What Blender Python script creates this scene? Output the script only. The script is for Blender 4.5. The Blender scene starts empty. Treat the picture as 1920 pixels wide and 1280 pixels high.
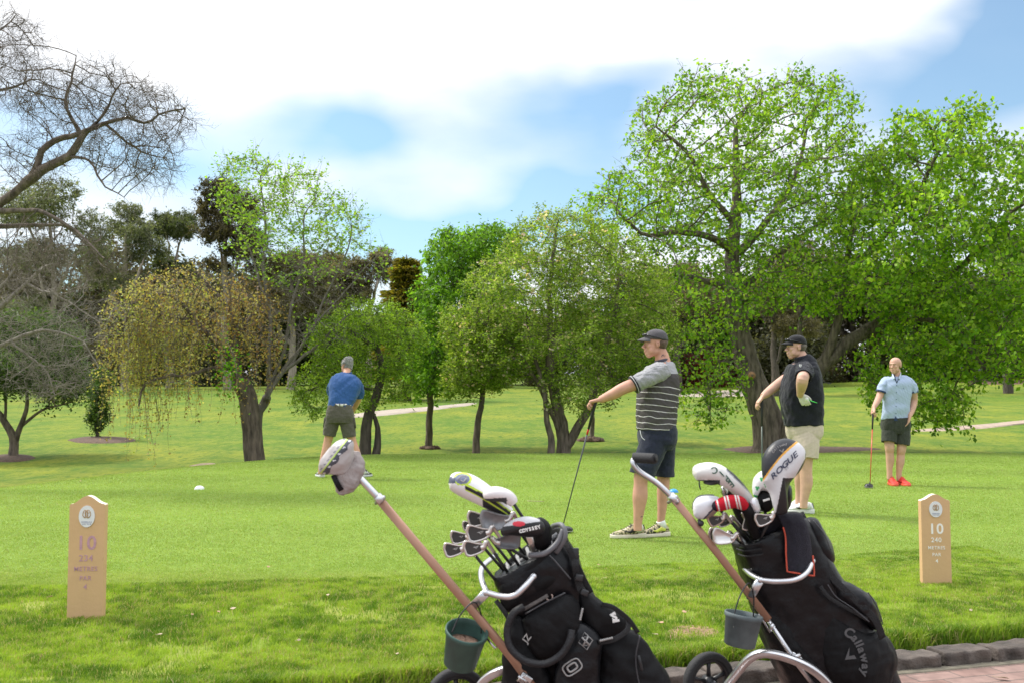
import bpy, math, numpy as np
from mathutils import Vector, Matrix
RNG = np.random.default_rng(11)
C = bpy.context.scene.collection
FPX, TH, CZ = 1867.0, math.atan(112/1867.0), 1.15
_c, _s = math.cos(TH), math.sin(TH)

def at(px, py, D):
    """world point seen at photo pixel (px,py) lying at distance y=D in front of the camera"""
    u, v = (px-960)/FPX, (640-py)/FPX
    d = (u, _c - v*_s, _s + v*_c)
    t = D/d[1]
    return Vector((d[0]*t, D, CZ + d[2]*t))
def V3(*a): return Vector(a)

# ------------------------------------------------------------------ materials
def new_mat(name):
    m = bpy.data.materials.new(name); m.use_nodes = True
    nt = m.node_tree; b = nt.nodes['Principled BSDF']
    return m, nt, b
def N(nt, t, **kw):
    n = nt.nodes.new(t)
    for k, v in kw.items():
        if k[0] == '_': n.inputs[k[1:].replace('_', ' ')].default_value = v
        else: setattr(n, k, v)
    return n
def mat(name, col, rough=.6, metal=0., var=.12, scale=20., bump=0., bscale=None, spec=.5, coat=0., stretch=None, sheen=0., bd=.01):
    m, nt, b = new_mat(name); L = nt.links.new
    tc = N(nt, 'ShaderNodeTexCoord'); mp = N(nt, 'ShaderNodeMapping'); L(tc.outputs['Object'], mp.inputs[0])
    if stretch: mp.inputs['Scale'].default_value = stretch
    nz = N(nt, 'ShaderNodeTexNoise', _Scale=scale, _Detail=5.); L(mp.outputs[0], nz.inputs['Vector'])
    rp = N(nt, 'ShaderNodeValToRGB'); rp.color_ramp.elements[0].position = .3; rp.color_ramp.elements[1].position = .7
    lo = [max(0, c*(1-var)) for c in col[:3]]+[1]; hi = [min(1, c*(1+var)) for c in col[:3]]+[1]
    rp.color_ramp.elements[0].color = lo; rp.color_ramp.elements[1].color = hi
    L(nz.outputs['Fac'], rp.inputs[0]); L(rp.outputs[0], b.inputs['Base Color'])
    b.inputs['Roughness'].default_value = rough; b.inputs['Metallic'].default_value = metal
    b.inputs['Specular IOR Level'].default_value = spec; b.inputs['Coat Weight'].default_value = coat
    if sheen: b.inputs['Sheen Weight'].default_value = sheen
    if bump:
        n2 = N(nt, 'ShaderNodeTexNoise', _Scale=bscale or scale, _Detail=6.); L(mp.outputs[0], n2.inputs['Vector'])
        bp = N(nt, 'ShaderNodeBump', _Strength=min(1, bump), _Distance=bd); L(n2.outputs['Fac'], bp.inputs['Height']); L(bp.outputs[0], b.inputs['Normal'])
    return m
def attr_mat(name, attr='col', rough=.6, transl=.0, spec=.3, bump=0., bscale=60.):
    m, nt, b = new_mat(name); L = nt.links.new
    a = N(nt, 'ShaderNodeAttribute', attribute_name=attr)
    L(a.outputs['Color'], b.inputs['Base Color']); b.inputs['Roughness'].default_value = rough
    b.inputs['Specular IOR Level'].default_value = spec
    if transl:
        t = N(nt, 'ShaderNodeBsdfTranslucent'); g = N(nt, 'ShaderNodeMix', data_type='RGBA', blend_type='MULTIPLY')
        g.inputs['Factor'].default_value = 1; L(a.outputs['Color'], g.inputs['A']); g.inputs['B'].default_value = (1.2, 1.25, .55, 1)
        L(g.outputs['Result'], t.inputs['Color'])
        mx = N(nt, 'ShaderNodeMixShader'); mx.inputs[0].default_value = transl
        L(b.outputs[0], mx.inputs[1]); L(t.outputs[0], mx.inputs[2]); L(mx.outputs[0], nt.nodes['Material Output'].inputs[0])
    if bump:
        n2 = N(nt, 'ShaderNodeTexNoise', _Scale=bscale, _Detail=5.); tc = N(nt, 'ShaderNodeTexCoord'); L(tc.outputs['Object'], n2.inputs['Vector'])
        bp = N(nt, 'ShaderNodeBump', _Strength=bump, _Distance=.01); L(n2.outputs['Fac'], bp.inputs['Height']); L(bp.outputs[0], b.inputs['Normal'])
    return m

# ------------------------------------------------------------------ object helpers
def tag(o, label=None, cat=None, group=None, kind=None):
    if label: o['label'] = label
    if cat: o['category'] = cat
    if group: o['group'] = group
    if kind: o['kind'] = kind
    return o
def empty(name, loc=(0, 0, 0), label=None, cat=None, group=None):
    o = bpy.data.objects.new(name, None); C.objects.link(o); o.location = loc; o.empty_display_size = .1
    return tag(o, label, cat, group)
def link_mesh(name, me, mats, parent=None, smooth=True):
    for m in (mats if isinstance(mats, (list, tuple)) else [mats]): me.materials.append(m)
    o = bpy.data.objects.new(name, me); C.objects.link(o)
    if parent is not None:
        o.parent = parent; me.transform(Matrix.Translation(-Vector(parent['_w'] if '_w' in parent else parent.location)))
        o['_w'] = list(parent['_w'] if '_w' in parent else parent.location)
    if smooth: me.polygons.foreach_set('use_smooth', np.ones(len(me.polygons), bool))
    return o
def np_mesh(name, verts, faces, k, cols=None, mi=None):
    """faces: (n,k) int array"""
    me = bpy.data.meshes.new(name); nv, nf = len(verts), len(faces)
    me.vertices.add(nv); me.vertices.foreach_set('co', np.asarray(verts, np.float32).ravel())
    me.loops.add(nf*k); me.loops.foreach_set('vertex_index', np.asarray(faces, np.int32).ravel())
    me.polygons.add(nf); me.polygons.foreach_set('loop_start', np.arange(0, nf*k, k, dtype=np.int32))
    me.polygons.foreach_set('loop_total', np.full(nf, k, np.int32))
    if mi is not None: me.polygons.foreach_set('material_index', np.asarray(mi, np.int32))
    me.update(calc_edges=True)
    if cols is not None:
        a = me.attributes.new('col', 'FLOAT_COLOR', 'FACE')
        c = np.ones((nf, 4), np.float32); c[:, :3] = cols; a.data.foreach_set('color', c.ravel())
    return me
def frames(pts, up=None):
    """parallel transported frames along a polyline"""
    pts = [Vector(p) for p in pts]; n = len(pts); T = []
    for i in range(n):
        a = pts[max(0, i-1)]; b = pts[min(n-1, i+1)]; T.append((b-a).normalized() if (b-a).length > 1e-9 else Vector((0, 0, 1)))
    r = Vector(up) if up is not None else (Vector((0, 0, 1)) if abs(T[0].z) < .9 else Vector((0, 1, 0)))
    out = []
    for t in T:
        r = (r - t*r.dot(t)).normalized(); out.append((t, r, t.cross(r)))
    return pts, out
def spline(pts, n=6):
    """Catmull-Rom resample of a list of tuples (any dimension)"""
    P = np.array([list(p) for p in pts], float); m = len(P)
    if m < 3: return [P[0] + (P[-1]-P[0])*t for t in np.linspace(0, 1, n+1)]
    Q = np.vstack([2*P[0]-P[1], P, 2*P[-1]-P[-2]]); out = []
    for i in range(m-1):
        a, b, c, d = Q[i:i+4]
        for t in np.linspace(0, 1, n, endpoint=False):
            out.append(.5*((2*b)+(-a+c)*t+(2*a-5*b+4*c-d)*t*t+(-a+3*b-3*c+d)*t**3))
    out.append(P[-1]); return out
class MB:
    def __init__(s): s.v = []; s.f = []; s.m = []
    def add(s, vs, fs, mi=0):
        o = len(s.v); s.v += [Vector(v) for v in vs]; s.f += [tuple(i+o for i in f) for f in fs]; s.m += [mi]*len(fs); return s
    def rings(s, R, cap=True, mi=0, closed=False):
        k = len(R[0]); n = len(R); vs = [p for r in R for p in r]; fs = []
        for i in range(n if closed else n-1):
            j = (i+1) % n
            for a in range(k):
                b = (a+1) % k; fs.append((i*k+a, i*k+b, j*k+b, j*k+a))
        if cap and not closed:
            fs.append(tuple(range(k-1, -1, -1))); fs.append(tuple((n-1)*k+a for a in range(k)))
        return s.add(vs, fs, mi)
    def tube(s, pts, r, sides=12, up=None, asp=1., cap=True, mi=0, closed=False, sq=0.):
        """r: number or list (per point) of radius or (ra, rb): ra along up, rb along the side"""
        pts, fr = frames(pts, up); R = []
        for i, (p, (t, u, w)) in enumerate(zip(pts, fr)):
            ri = r[i] if isinstance(r, (list, tuple, np.ndarray)) else r
            ra, rb = (ri if isinstance(ri, (list, tuple, np.ndarray)) else (ri, ri*asp)); ring = []
            for k in range(sides):
                a = 2*math.pi*k/sides; ca, sa = math.cos(a), math.sin(a)
                if sq:
                    e = 2/(2+sq*6); ca = math.copysign(abs(ca)**e, ca); sa = math.copysign(abs(sa)**e, sa)
                ring.append(p + u*ra*ca + w*rb*sa)
            R.append(ring)
        return s.rings(R, cap, mi, closed)
    def ell(s, c, r, R=None, nu=18, nv=12, mi=0):
        c = Vector(c); R = R or Matrix.Identity(3); rs = []
        for j in range(1, nv):
            ph = math.pi*j/nv; rs.append([c + R @ Vector((r[0]*math.sin(ph)*math.cos(2*math.pi*i/nu), r[1]*math.sin(ph)*math.sin(2*math.pi*i/nu), r[2]*math.cos(ph))) for i in range(nu)])
        o = len(s.v); vs = [p for q in rs for p in q]; fs = []
        for j in range(nv-2):
            for i in range(nu):
                k = (i+1) % nu; fs.append((j*nu+i, (j+1)*nu+i, (j+1)*nu+k, j*nu+k))
        t = len(vs); vs += [c + R @ Vector((0, 0, r[2])), c + R @ Vector((0, 0, -r[2]))]
        for i in range(nu):
            k = (i+1) % nu; fs.append((t, i, k)); fs.append((t+1, (nv-2)*nu+k, (nv-2)*nu+i))
        return s.add(vs, fs, mi)
    def box(s, c, h, R=None, bev=.0, mi=0):
        c = Vector(c); R = R or Matrix.Identity(3); b = min(bev, min(h)*.9)
        if b <= 0:
            vs = [c + R @ Vector((sx*h[0], sy*h[1], sz*h[2])) for sz in (-1, 1) for sx, sy in ((-1, -1), (1, -1), (1, 1), (-1, 1))]
            return s.rings([vs[:4], vs[4:]], True, mi)
        def rect(x, y, q, z):
            out = []
            for sx, sy, a0 in ((1, 1, 0), (-1, 1, 90), (-1, -1, 180), (1, -1, 270)):
                for da in (0, 45, 90):
                    a = math.radians(a0+da); out.append(c + R @ Vector((sx*(x-q)+q*math.cos(a), sy*(y-q)+q*math.sin(a), z)))
            return out
        return s.rings([rect(h[0]-b, h[1]-b, b*.3, -h[2]), rect(h[0]-b*.3, h[1]-b*.3, b*.8, -h[2]+b*.3), rect(h[0], h[1], b, -h[2]+b), rect(h[0], h[1], b, h[2]-b),
                        rect(h[0]-b*.3, h[1]-b*.3, b*.8, h[2]-b*.3), rect(h[0]-b, h[1]-b, b*.3, h[2])], True, mi)
    def prism(s, poly, R, o, th, mi=0, mi_side=None):
        """poly: 2D list in plane (R col0, col1), extruded along R col2 from o by th"""
        R = R if isinstance(R, Matrix) else Matrix(R); o = Vector(o); k = len(poly)
        a = [o + R @ Vector((x, y, 0)) for x, y in poly]; b = [o + R @ Vector((x, y, th)) for x, y in poly]
        s.add(a+b, [tuple(range(k-1, -1, -1)), tuple(range(k, 2*k))], mi)
        s.add(a+b, [(i, (i+1) % k, k+(i+1) % k, k+i) for i in range(k)], mi if mi_side is None else mi_side); return s
    def build(s, name, mats, parent=None, smooth=True, voxel=None, sm=0, auto=None, cols=None):
        me = bpy.data.meshes.new(name); me.from_pydata([tuple(v) for v in s.v], [], s.f); me.update()
        if voxel:
            me.update(); o = bpy.data.objects.new('tmp', me); C.objects.link(o)
            md = o.modifiers.new('r', 'REMESH'); md.mode = 'VOXEL'; md.voxel_size = voxel; md.adaptivity = 0
            if sm: m2 = o.modifiers.new('s', 'SMOOTH'); m2.iterations = sm; m2.factor = .5
            dg = bpy.context.evaluated_depsgraph_get(); me2 = bpy.data.meshes.new_from_object(o.evaluated_get(dg))
            bpy.data.objects.remove(o); bpy.data.meshes.remove(me); me = me2; me.name = name; me.materials.clear()
        else: me.polygons.foreach_set('material_index', np.array(s.m, np.int32))
        o = link_mesh(name, me, mats, parent, smooth)
        if auto is not None and not voxel:
            me.set_sharp_from_angle(angle=math.radians(auto))
        return o

# ------------------------------------------------------------------ terrain
YG = [-60, 3, 8, 12, 16, 19, 22, 25, 27, 31, 35, 45, 58, 70, 90, 110, 160, 240, 400, 900]
ZG = [-.4, -.4, -.4, -.45, -.45, -.42, -.36, -.26, -.16, -.02, .12, .58, 1.12, 1.58, 2.3, 3.0, 5.0, 7.5, 10, 12]
def G(y):
    y = np.asarray(y, float)
    return sum(np.interp(y+d*np.maximum(1, y*.05), YG, ZG) for d in (-1.5, -.75, 0, .75, 1.5))/5
def sst(a, b, x):
    t = np.clip((np.asarray(x, float)-a)/(b-a), 0, 1); return t*t*(3-2*t)
def tee_e(x, y):
    """signed distance outside the raised tee"""
    e = np.stack([y-22.1, -.823*(x+3.75)+.569*(y-21.9), -.971*(x+6.1)+.237*(y-18.5), -.98*(x+7.2)+.1*(y-14)])
    k = 1.2; return np.log(np.exp(np.clip(k*e, -50, 50)).sum(0))/k
def kerb_y(x): return np.interp(x, [-9, -3, -1, .69, 2.46, 5, 9], [3.35, 3.62, 3.95, 4.40, 4.93, 5.92, 7.8])
def gz(x, y):
    x = np.asarray(x, float); y = np.asarray(y, float); e = tee_e(x, y)
    z = G(y)*sst(0, 2.2, e)
    z = z + .035*np.sin(x*.35+1)*np.sin(y*.23)*sst(1, 6, e) + .25*np.sin(x*.07)*np.sin(y*.05+.6)*sst(30, 60, y)
    z = z + sst(50, 90, y)*sst(5, 40, x)*.6
    return z - .16*sst(.10, .02, y-kerb_y(x)+.0)*(y < 20)
def gz1(x, y): return float(gz(np.array([x]), np.array([y]))[0])
def on_ground(px, py, D): p = at(px, py, D); return Vector((p.x, D, gz1(p.x, D)))

def ground_mesh():
    def sinhs(a, n, s): t = np.linspace(-1, 1, n); return a*np.sinh(s*t)/math.sinh(s)
    xs = sinhs(700, 321, 7.2)
    ys = [-60, -30, -12, -6, -2, 0, 1, 2, 3]; y = 3.2
    while y < 900: ys.append(y); y += .035 if y < 6.2 else max(.08, (y-4)*.03)
    ys = np.array(ys); X, Y = np.meshgrid(xs, ys); Z = gz(X.ravel(), Y.ravel())
    n, m = len(xs), len(ys); v = np.stack([X.ravel(), Y.ravel(), Z], 1)
    i = np.arange(n-1)[None, :] + n*np.arange(m-1)[:, None]; i = i.ravel()
    me = np_mesh('ground', v, np.stack([i, i+1, i+1+n, i+n], 1), 4)
    e = tee_e(v[:, 0], v[:, 1]); a = me.attributes.new('tee', 'FLOAT', 'POINT')
    a.data.foreach_set('value', (sst(.8, -.2, e)*sst(6.3, 6.9, v[:, 1]+.08*np.sin(v[:, 0]*3))).astype(np.float32))
    a = me.attributes.new('soil', 'FLOAT', 'POINT'); kd = v[:, 1]-kerb_y(v[:, 0])
    a.data.foreach_set('value', (sst(.16, .06, kd)*(v[:, 1] < 20)).astype(np.float32))
    return me
def ground_mat():
    m, nt, b = new_mat('turf'); L = nt.links.new
    geo = N(nt, 'ShaderNodeNewGeometry')
    def noise(sc, det=4., stretch=None, lo=.35, hi=.65):
        mp = N(nt, 'ShaderNodeMapping'); L(geo.outputs['Position'], mp.inputs[0])
        if stretch: mp.inputs['Scale'].default_value = stretch
        n = N(nt, 'ShaderNodeTexNoise', _Scale=sc, _Detail=det); L(mp.outputs[0], n.inputs['Vector'])
        r = N(nt, 'ShaderNodeMapRange'); r.inputs[1].default_value = lo; r.inputs[2].default_value = hi; L(n.outputs['Fac'], r.inputs[0]); return r.outputs[0]
    def mix(f, a, c, bt='MIX'):
        x = N(nt, 'ShaderNodeMix', data_type='RGBA', blend_type=bt)
        if isinstance(f, float): x.inputs['Factor'].default_value = f
        else: L(f, x.inputs['Factor'])
        for s_, q in (('A', a), ('B', c)):
            if isinstance(q, tuple): x.inputs[s_].default_value = (*q, 1)
            else: L(q, x.inputs[s_])
        return x.outputs['Result']
    tee = mix(noise(.55, 5, (1, .6, 1)), (.18, .275, .045), (.23, .33, .06))
    tee = mix(noise(9, 6), tee, (.17, .265, .042), 'MIX')
    tee = mix(noise(60, 3, None, .3, .7), mix(.35, tee, (.11, .19, .028)), tee)
    far = mix(noise(.16, 5, (1, .9, 1)), (.10, .185, .012), (.29, .285, .022))
    far = mix(noise(.9, 6, (1, .5, 1), .42, .7), far, (.06, .14, .01))
    far = mix(noise(3.5, 6, (1, .8, 1), .45, .75), far, (.24, .26, .04))
    far = mix(noise(7, 6, (1, .35, 1), .5, .72), far, (.055, .125, .01))
    far = mix(noise(22, 4, (1, .5, 1), .35, .7), mix(.6, far, (.06, .12, .012)), far)
    at_ = N(nt, 'ShaderNodeAttribute', attribute_name='tee'); so = N(nt, 'ShaderNodeAttribute', attribute_name='soil')
    sep = N(nt, 'ShaderNodeSeparateXYZ'); L(geo.outputs['Position'], sep.inputs[0])
    near = N(nt, 'ShaderNodeMapRange'); near.inputs[1].default_value = 7; near.inputs[2].default_value = 6.4; L(sep.outputs['Y'], near.inputs[0])
    rough = mix(noise(1.5, 6), (.16, .23, .025), (.25, .27, .06))
    c = mix(at_.outputs['Fac'], far, tee); c = mix(near.outputs[0], c, rough); c = mix(so.outputs['Fac'], c, (.035, .022, .014))
    L(c, b.inputs['Base Color']); b.inputs['Roughness'].default_value = .85; b.inputs['Specular IOR Level'].default_value = .15
    n2 = N(nt, 'ShaderNodeTexNoise', _Scale=38., _Detail=6.); L(geo.outputs['Position'], n2.inputs['Vector'])
    bp = N(nt, 'ShaderNodeBump', _Strength=.7, _Distance=.02); L(n2.outputs['Fac'], bp.inputs['Height']); L(bp.outputs[0], b.inputs['Normal'])
    return m
tag(link_mesh('ground', ground_mesh(), ground_mat()), kind='structure')

def patch(name, pts, m, off=.02, ny=14, label=None, bulge=0.):
    """irregular sheet lying on the ground: pts = pixel outline at given distances [(px, D)...] centre fan"""
    P = [(at(px, 760, D).x, D) for px, D in pts]; P = np.array(spline(P+[P[0]], 5))[:-1]
    c = P.mean(0); vs = []; n = len(P); K = 8
    for k in range(K+1):
        q = c+(P-c)*(k/K) if k else c[None, :]
        if k == K: q = q + RNG.normal(0, .05, q.shape)*min(1, np.ptp(P[:, 1])*.1)
        z = gz(q[:, 0], q[:, 1])+off*(1 if k < K else -.5)+bulge*(1-(k/K)**2); vs += list(np.column_stack([q, z]))
    fs = [(0, 1+i, 1+(i+1) % n) for i in range(n)]
    for k in range(K-1):
        fs += [(1+k*n+i, 1+(k+1)*n+i, 1+(k+1)*n+(i+1) % n, 1+k*n+(i+1) % n) for i in range(n)]
    b = MB(); b.add(vs, fs); o = b.build(name, m); return tag(o, label, kind='structure')
sand = mat('sand', (.34, .285, .23), .9, var=.15, scale=2.5, bump=.3, bscale=20)
mulch = mat('mulch', (.10, .062, .042), .95, var=.45, scale=14, bump=.9, bscale=40)
patch('sand_bunker', [(650, 44), (720, 47.5), (800, 51), (892, 56.5), (885, 54), (820, 49), (760, 45.5), (690, 43), (650, 42.5)], sand, .05)
patch('sand_bunker', [(1262, 80), (1330, 84), (1400, 86), (1440, 82), (1420, 74), (1340, 70), (1262, 72)], sand, .05)
patch('gravel_path', [(1255, 108), (1290, 118), (1330, 108), (1400, 98), (1500, 92), (1500, 88), (1400, 92), (1330, 98)], mat('gravel', (.30, .24, .21), .95, var=.2, scale=3), .05)
patch('gravel_path', [(1690, 34.6), (1780, 36.2), (1850, 37.6), (1960, 41), (2100, 44), (2100, 42), (1950, 38.5), (1850, 35.8), (1760, 34.6)], mat('pale_gravel', (.34, .26, .20), .95, var=.2, scale=5), .04)
patch('mulch_bed', [(125, 30.4), (160, 31.6), (210, 31.8), (255, 31.0), (250, 30), (200, 29.3), (150, 29.5)], mulch, .03, bulge=.05)
patch('mulch_bed', [(-40, 24.2), (0, 25.6), (50, 25.6), (70, 24.8), (30, 23.9)], mulch, .03, bulge=.04)
patch('mulch_bed', [(1345, 27.5), (1400, 28.4), (1480, 28.6), (1560, 28.2), (1640, 27.9), (1650, 27.2), (1540, 26.3), (1440, 25.8), (1380, 26.5)], mulch, .02)
patch('mulch_bed', [(1790, 92), (1850, 99), (1960, 104), (2100, 106), (2100, 86), (1960, 84), (1850, 84)], mat('bark_chips', (.085, .04, .025), .95, var=.4, scale=6, bump=.8), .08)
patch('bare_patch', [(1235, 5.0), (1270, 5.2), (1330, 5.16), (1345, 5.0), (1300, 4.88), (1250, 4.9)], mat('bare_earth', (.27, .17, .10), .95, var=.4, scale=30, bump=.8, bscale=80), .006)
patch('bare_patch', [(355, 22.6), (385, 23.3), (408, 23.2), (398, 22.5), (370, 22.2)], mat('dry_soil', (.25, .19, .12), .95, var=.3, scale=8), .03)

# brick path with pointing strip
def path():
    m, nt, b = new_mat('brick_paving'); L = nt.links.new
    geo = N(nt, 'ShaderNodeNewGeometry'); mp = N(nt, 'ShaderNodeMapping'); L(geo.outputs['Position'], mp.inputs[0]); mp.inputs['Rotation'].default_value = (0, 0, math.radians(-17))
    br = N(nt, 'ShaderNodeTexBrick'); L(mp.outputs[0], br.inputs['Vector']); br.inputs['Scale'].default_value = 1.0
    br.inputs['Color1'].default_value = (.235, .135, .11, 1); br.inputs['Color2'].default_value = (.29, .19, .16, 1); br.inputs['Mortar'].default_value = (.12, .09, .075, 1)
    br.inputs['Brick Width'].default_value = .23; br.inputs['Row Height'].default_value = .10; br.inputs['Mortar Size'].default_value = .004
    nz = N(nt, 'ShaderNodeTexNoise', _Scale=12., _Detail=8.); L(geo.outputs['Position'], nz.inputs['Vector'])
    mx = N(nt, 'ShaderNodeMix', data_type='RGBA', blend_type='MULTIPLY'); mx.inputs['Factor'].default_value = .9
    rp = N(nt, 'ShaderNodeValToRGB'); rp.color_ramp.elements[0].position = .35; rp.color_ramp.elements[0].color = (.6, .58, .58, 1); rp.color_ramp.elements[1].position = .65; L(nz.outputs['Fac'], rp.inputs[0])
    L(br.outputs['Color'], mx.inputs['A']); L(rp.outputs[0], mx.inputs['B']); L(mx.outputs['Result'], b.inputs['Base Color']); b.inputs['Roughness'].default_value = .8
    bp = N(nt, 'ShaderNodeBump', _Strength=.5, _Distance=.01); L(br.outputs['Fac'], bp.inputs['Height']); bp.invert = True; L(bp.outputs[0], b.inputs['Normal'])
    xs = np.linspace(-9, 9, 60); ky = kerb_y(xs)-.165
    v = [(x, y, -.065) for x, y in zip(xs, ky)]+[(x, -8, -.065) for x in xs]; n = 60
    q = MB().add(v, [(i, i+n, i+1+n, i+1) for i in range(n-1)]); tag(q.build('path', m), kind='structure')
    v = [(x, y, z) for (dy, z) in ((.03, -.060), (-.028, -.060), (-.03, -.070)) for x, y in zip(xs, ky+dy)]
    q = MB().add(v, [(r*n+i, r*n+n+i, r*n+n+i+1, r*n+i+1) for r in (0, 1) for i in range(n-1)]); tag(q.build('path_edging', mat('mortar', (.17, .15, .11), .95, var=.3, scale=15, bump=.5)), kind='structure')
path()

# kerb stones
def kerbs():
    r = np.random.default_rng(5); sm = mat('bluestone', (.082, .066, .056), .9, var=.6, scale=11, bump=1, bscale=45, bd=.012); x = -3.2; k = 0
    nx = {7: .42}
    while x < 4.2:
        w = r.uniform(.26, .50); x0, x1 = x+.008, x+w-.012
        y0, y1 = float(kerb_y(x0)), float(kerb_y(x1)); a = math.atan2(y1-y0, x1-x0); cx, cy = (x0+x1)/2, (y0+y1)/2-.072
        R = Matrix.Rotation(a+r.normal(0, .03), 3, 'Z'); hx = (x1-x0)/2/math.cos(a); hz = .050+r.uniform(-.005, .007)
        b = MB(); b.box((0, 0, 0), (hx, .070, hz), None, .010)
        o = b.build('kerb_stone', sm, None, True, voxel=.008, sm=1); me = o.data
        co = np.empty(len(me.vertices)*3, np.float32); me.vertices.foreach_get('co', co); co = co.reshape(-1, 3)
        ph = r.uniform(0, 6, 8)
        co[:, 2] += .0035*np.sin(co[:, 0]*18+ph[0])*np.cos(co[:, 1]*24+ph[1])+.0025*np.sin(co[:, 0]*57+ph[2])
        co[:, 1] += .005*np.sin(co[:, 0]*16+ph[3])*np.cos(co[:, 2]*30+ph[4])+.004*np.sin(co[:, 0]*52+co[:, 2]*40+ph[5])
        me.vertices.foreach_set('co', co.ravel()); me.update()
        o.matrix_world = Matrix.Translation((cx, cy, -.052+r.uniform(-.004, .006))) @ R.to_4x4()
        tag(o, 'rough dark bluestone block in the kerb between grass and brick path', 'kerb stone', 'kerb stones between grass and path'); x += w; k += 1
kerbs()

# ------------------------------------------------------------------ grass blades
leafm = attr_mat('leaf', rough=.5, transl=.5, spec=.3)
bladem = attr_mat('blade', rough=.55, transl=.35, spec=.25)
def blades(name, x, y, h, w, lean, cols, label):
    n = len(x); z = gz(x, y); r = np.random.default_rng(3); a = r.uniform(0, 2*np.pi, n); t = r.uniform(0, 2*np.pi, n)
    dx, dy = np.cos(a)*w/2, np.sin(a)*w/2; L = lean*h; lx, ly = np.cos(t)*L, np.sin(t)*L
    v = np.empty((n, 5, 3), np.float32)
    v[:, 0] = np.stack([x-dx, y-dy, z-.004], 1); v[:, 1] = np.stack([x+dx, y+dy, z-.004], 1)
    v[:, 2] = np.stack([x+dx*.8+lx*.35, y+dy*.8+ly*.35, z+h*.62], 1); v[:, 3] = np.stack([x-dx*.8+lx*.35, y-dy*.8+ly*.35, z+h*.62], 1)
    v[:, 4] = np.stack([x+lx, y+ly, z+h*np.sqrt(np.clip(1.15-lean**2*.55, .25, 1.1))], 1)
    i = (np.arange(n)*5)[:, None]; f = np.concatenate([i+[0, 1, 2], i+[0, 2, 3], i+[3, 2, 4]], 1).reshape(-1, 3)
    me = np_mesh(name, v.reshape(-1, 3), f, 3, np.repeat(cols, 3, 0)); o = link_mesh(name, me, bladem, None, False)
    return tag(o, label, 'grass', kind='stuff')
def vnoise(x, y, s, seed):
    r = np.random.default_rng(seed); g = r.random((64, 64)); X, Y = x/s, y/s; xi, yi = np.floor(X).astype(int), np.floor(Y).astype(int); fx, fy = X-xi, Y-yi
    fx = fx*fx*(3-2*fx); fy = fy*fy*(3-2*fy); q = lambda a, b: g[a % 64, b % 64]
    return (q(xi, yi)*(1-fx)+q(xi+1, yi)*fx)*(1-fy)+(q(xi, yi+1)*(1-fx)+q(xi+1, yi+1)*fx)*fy
def grass():
    r = np.random.default_rng(21)
    def colr(n, base, dark, dry, pd, x, y):
        t = np.clip(.5+.9*(vnoise(x, y, .35, 1)-.5)+1.1*(vnoise(x, y, .06, 2)-.5)+r.normal(0, .18, n), 0, 1)[:, None]
        c = np.array(dark)*(1-t)+np.array(base)*t; q = r.random(n) < pd*(.4+1.6*vnoise(x, y, .5, 4)); c[q] = np.array(dry)*r.uniform(.6, 1.1, (q.sum(), 1)); return c
    n = 520000; x = r.uniform(-3.4, 3.7, n); y = kerb_y(x)-.03+r.random(n)**1.25*2.65; ok = (np.abs(x) < .56*y+.15); x, y = x[ok], y[ok]; n = len(x)
    kd = y-kerb_y(x); vn = vnoise(x, y, .22, 9); h = (.010+.014*vn+.012*vnoise(x, y, .06, 19))*r.uniform(.6, 1.3, n)+.05*sst(.33, .04, kd)*r.uniform(.4, 1.1, n); h *= 1-.45*sst(6.2, 6.9, y)
    hole = np.exp(-(((x-.93)/.22)**2+((y-5.05)/.16)**2)); k2 = r.random(n) > hole*.7; x, y, h, kd = x[k2], y[k2], h[k2], kd[k2]; n = len(x)
    bare = vnoise(x, y, .3, 12)*.6+vnoise(x, y, .11, 13)*.4; keep = (bare < .70+.25*sst(.5, .2, kd)) | (r.random(n) < .25); x, y, h, kd = x[keep], y[keep], h[keep], kd[keep]; n = len(x)
    c = colr(n, (.37, .50, .06), (.095, .195, .014), (.50, .42, .2), .10, x, y)
    blades('rough_grass', x, y, h, r.uniform(.0022, .0042, n)*(1+.5*sst(.3, .05, kd)), r.uniform(.1, 1.0, n), c, 'longer rough grass growing between the tee and the stone kerb')
    n = 750000; y = 6.3+(16.2)*r.random(n)**1.5; x = r.uniform(-1, 1, n)*(.55*y+.3); ok = (tee_e(x, y) < .9); x, y = x[ok], y[ok]; n = len(x)
    h = r.uniform(.005, .011, n)*(1+y*.02); c = colr(n, (.37, .46, .13), (.275, .37, .08), (.45, .42, .2), .05, x, y)
    c *= (1+.16*np.sin(y*2.1+.25*x)[:, None]*(vnoise(x, y, 2.5, 7)[:, None]))
    blades('tee_grass', x, y, h, .0042*(y/6.5)**.9, r.uniform(.2, 1.1, n), c, 'short mown grass covering the tee')
grass()

# ------------------------------------------------------------------ camera, sky, sun
cam = bpy.data.cameras.new('camera'); co = bpy.data.objects.new('camera', cam); C.objects.link(co); bpy.context.scene.camera = co
cam.sensor_width = 36; cam.lens = FPX/1920*36; cam.clip_end = 3000; cam.clip_start = .05
co.location = (0, 0, CZ); co.rotation_euler = (math.pi/2+TH, 0, 0)
cam.dof.use_dof = True; cam.dof.focus_distance = 8.0; cam.dof.aperture_fstop = 5.6
sc = bpy.context.scene
w = bpy.data.worlds.new('World'); sc.world = w; w.use_nodes = True; nt = w.node_tree; L = nt.links.new
SUN_EL, SUN_AZ = math.radians(52), math.radians(-62)          # azimuth measured from +Y towards +X
bg = nt.nodes['Background']; bg.inputs[1].default_value = .128
sky = N(nt, 'ShaderNodeTexSky', sky_type='NISHITA', sun_disc=False); sky.sun_elevation = SUN_EL; sky.sun_rotation = SUN_AZ; sky.air_density = 1.2; sky.dust_density = .6; sky.ozone_density = 1.6
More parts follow.
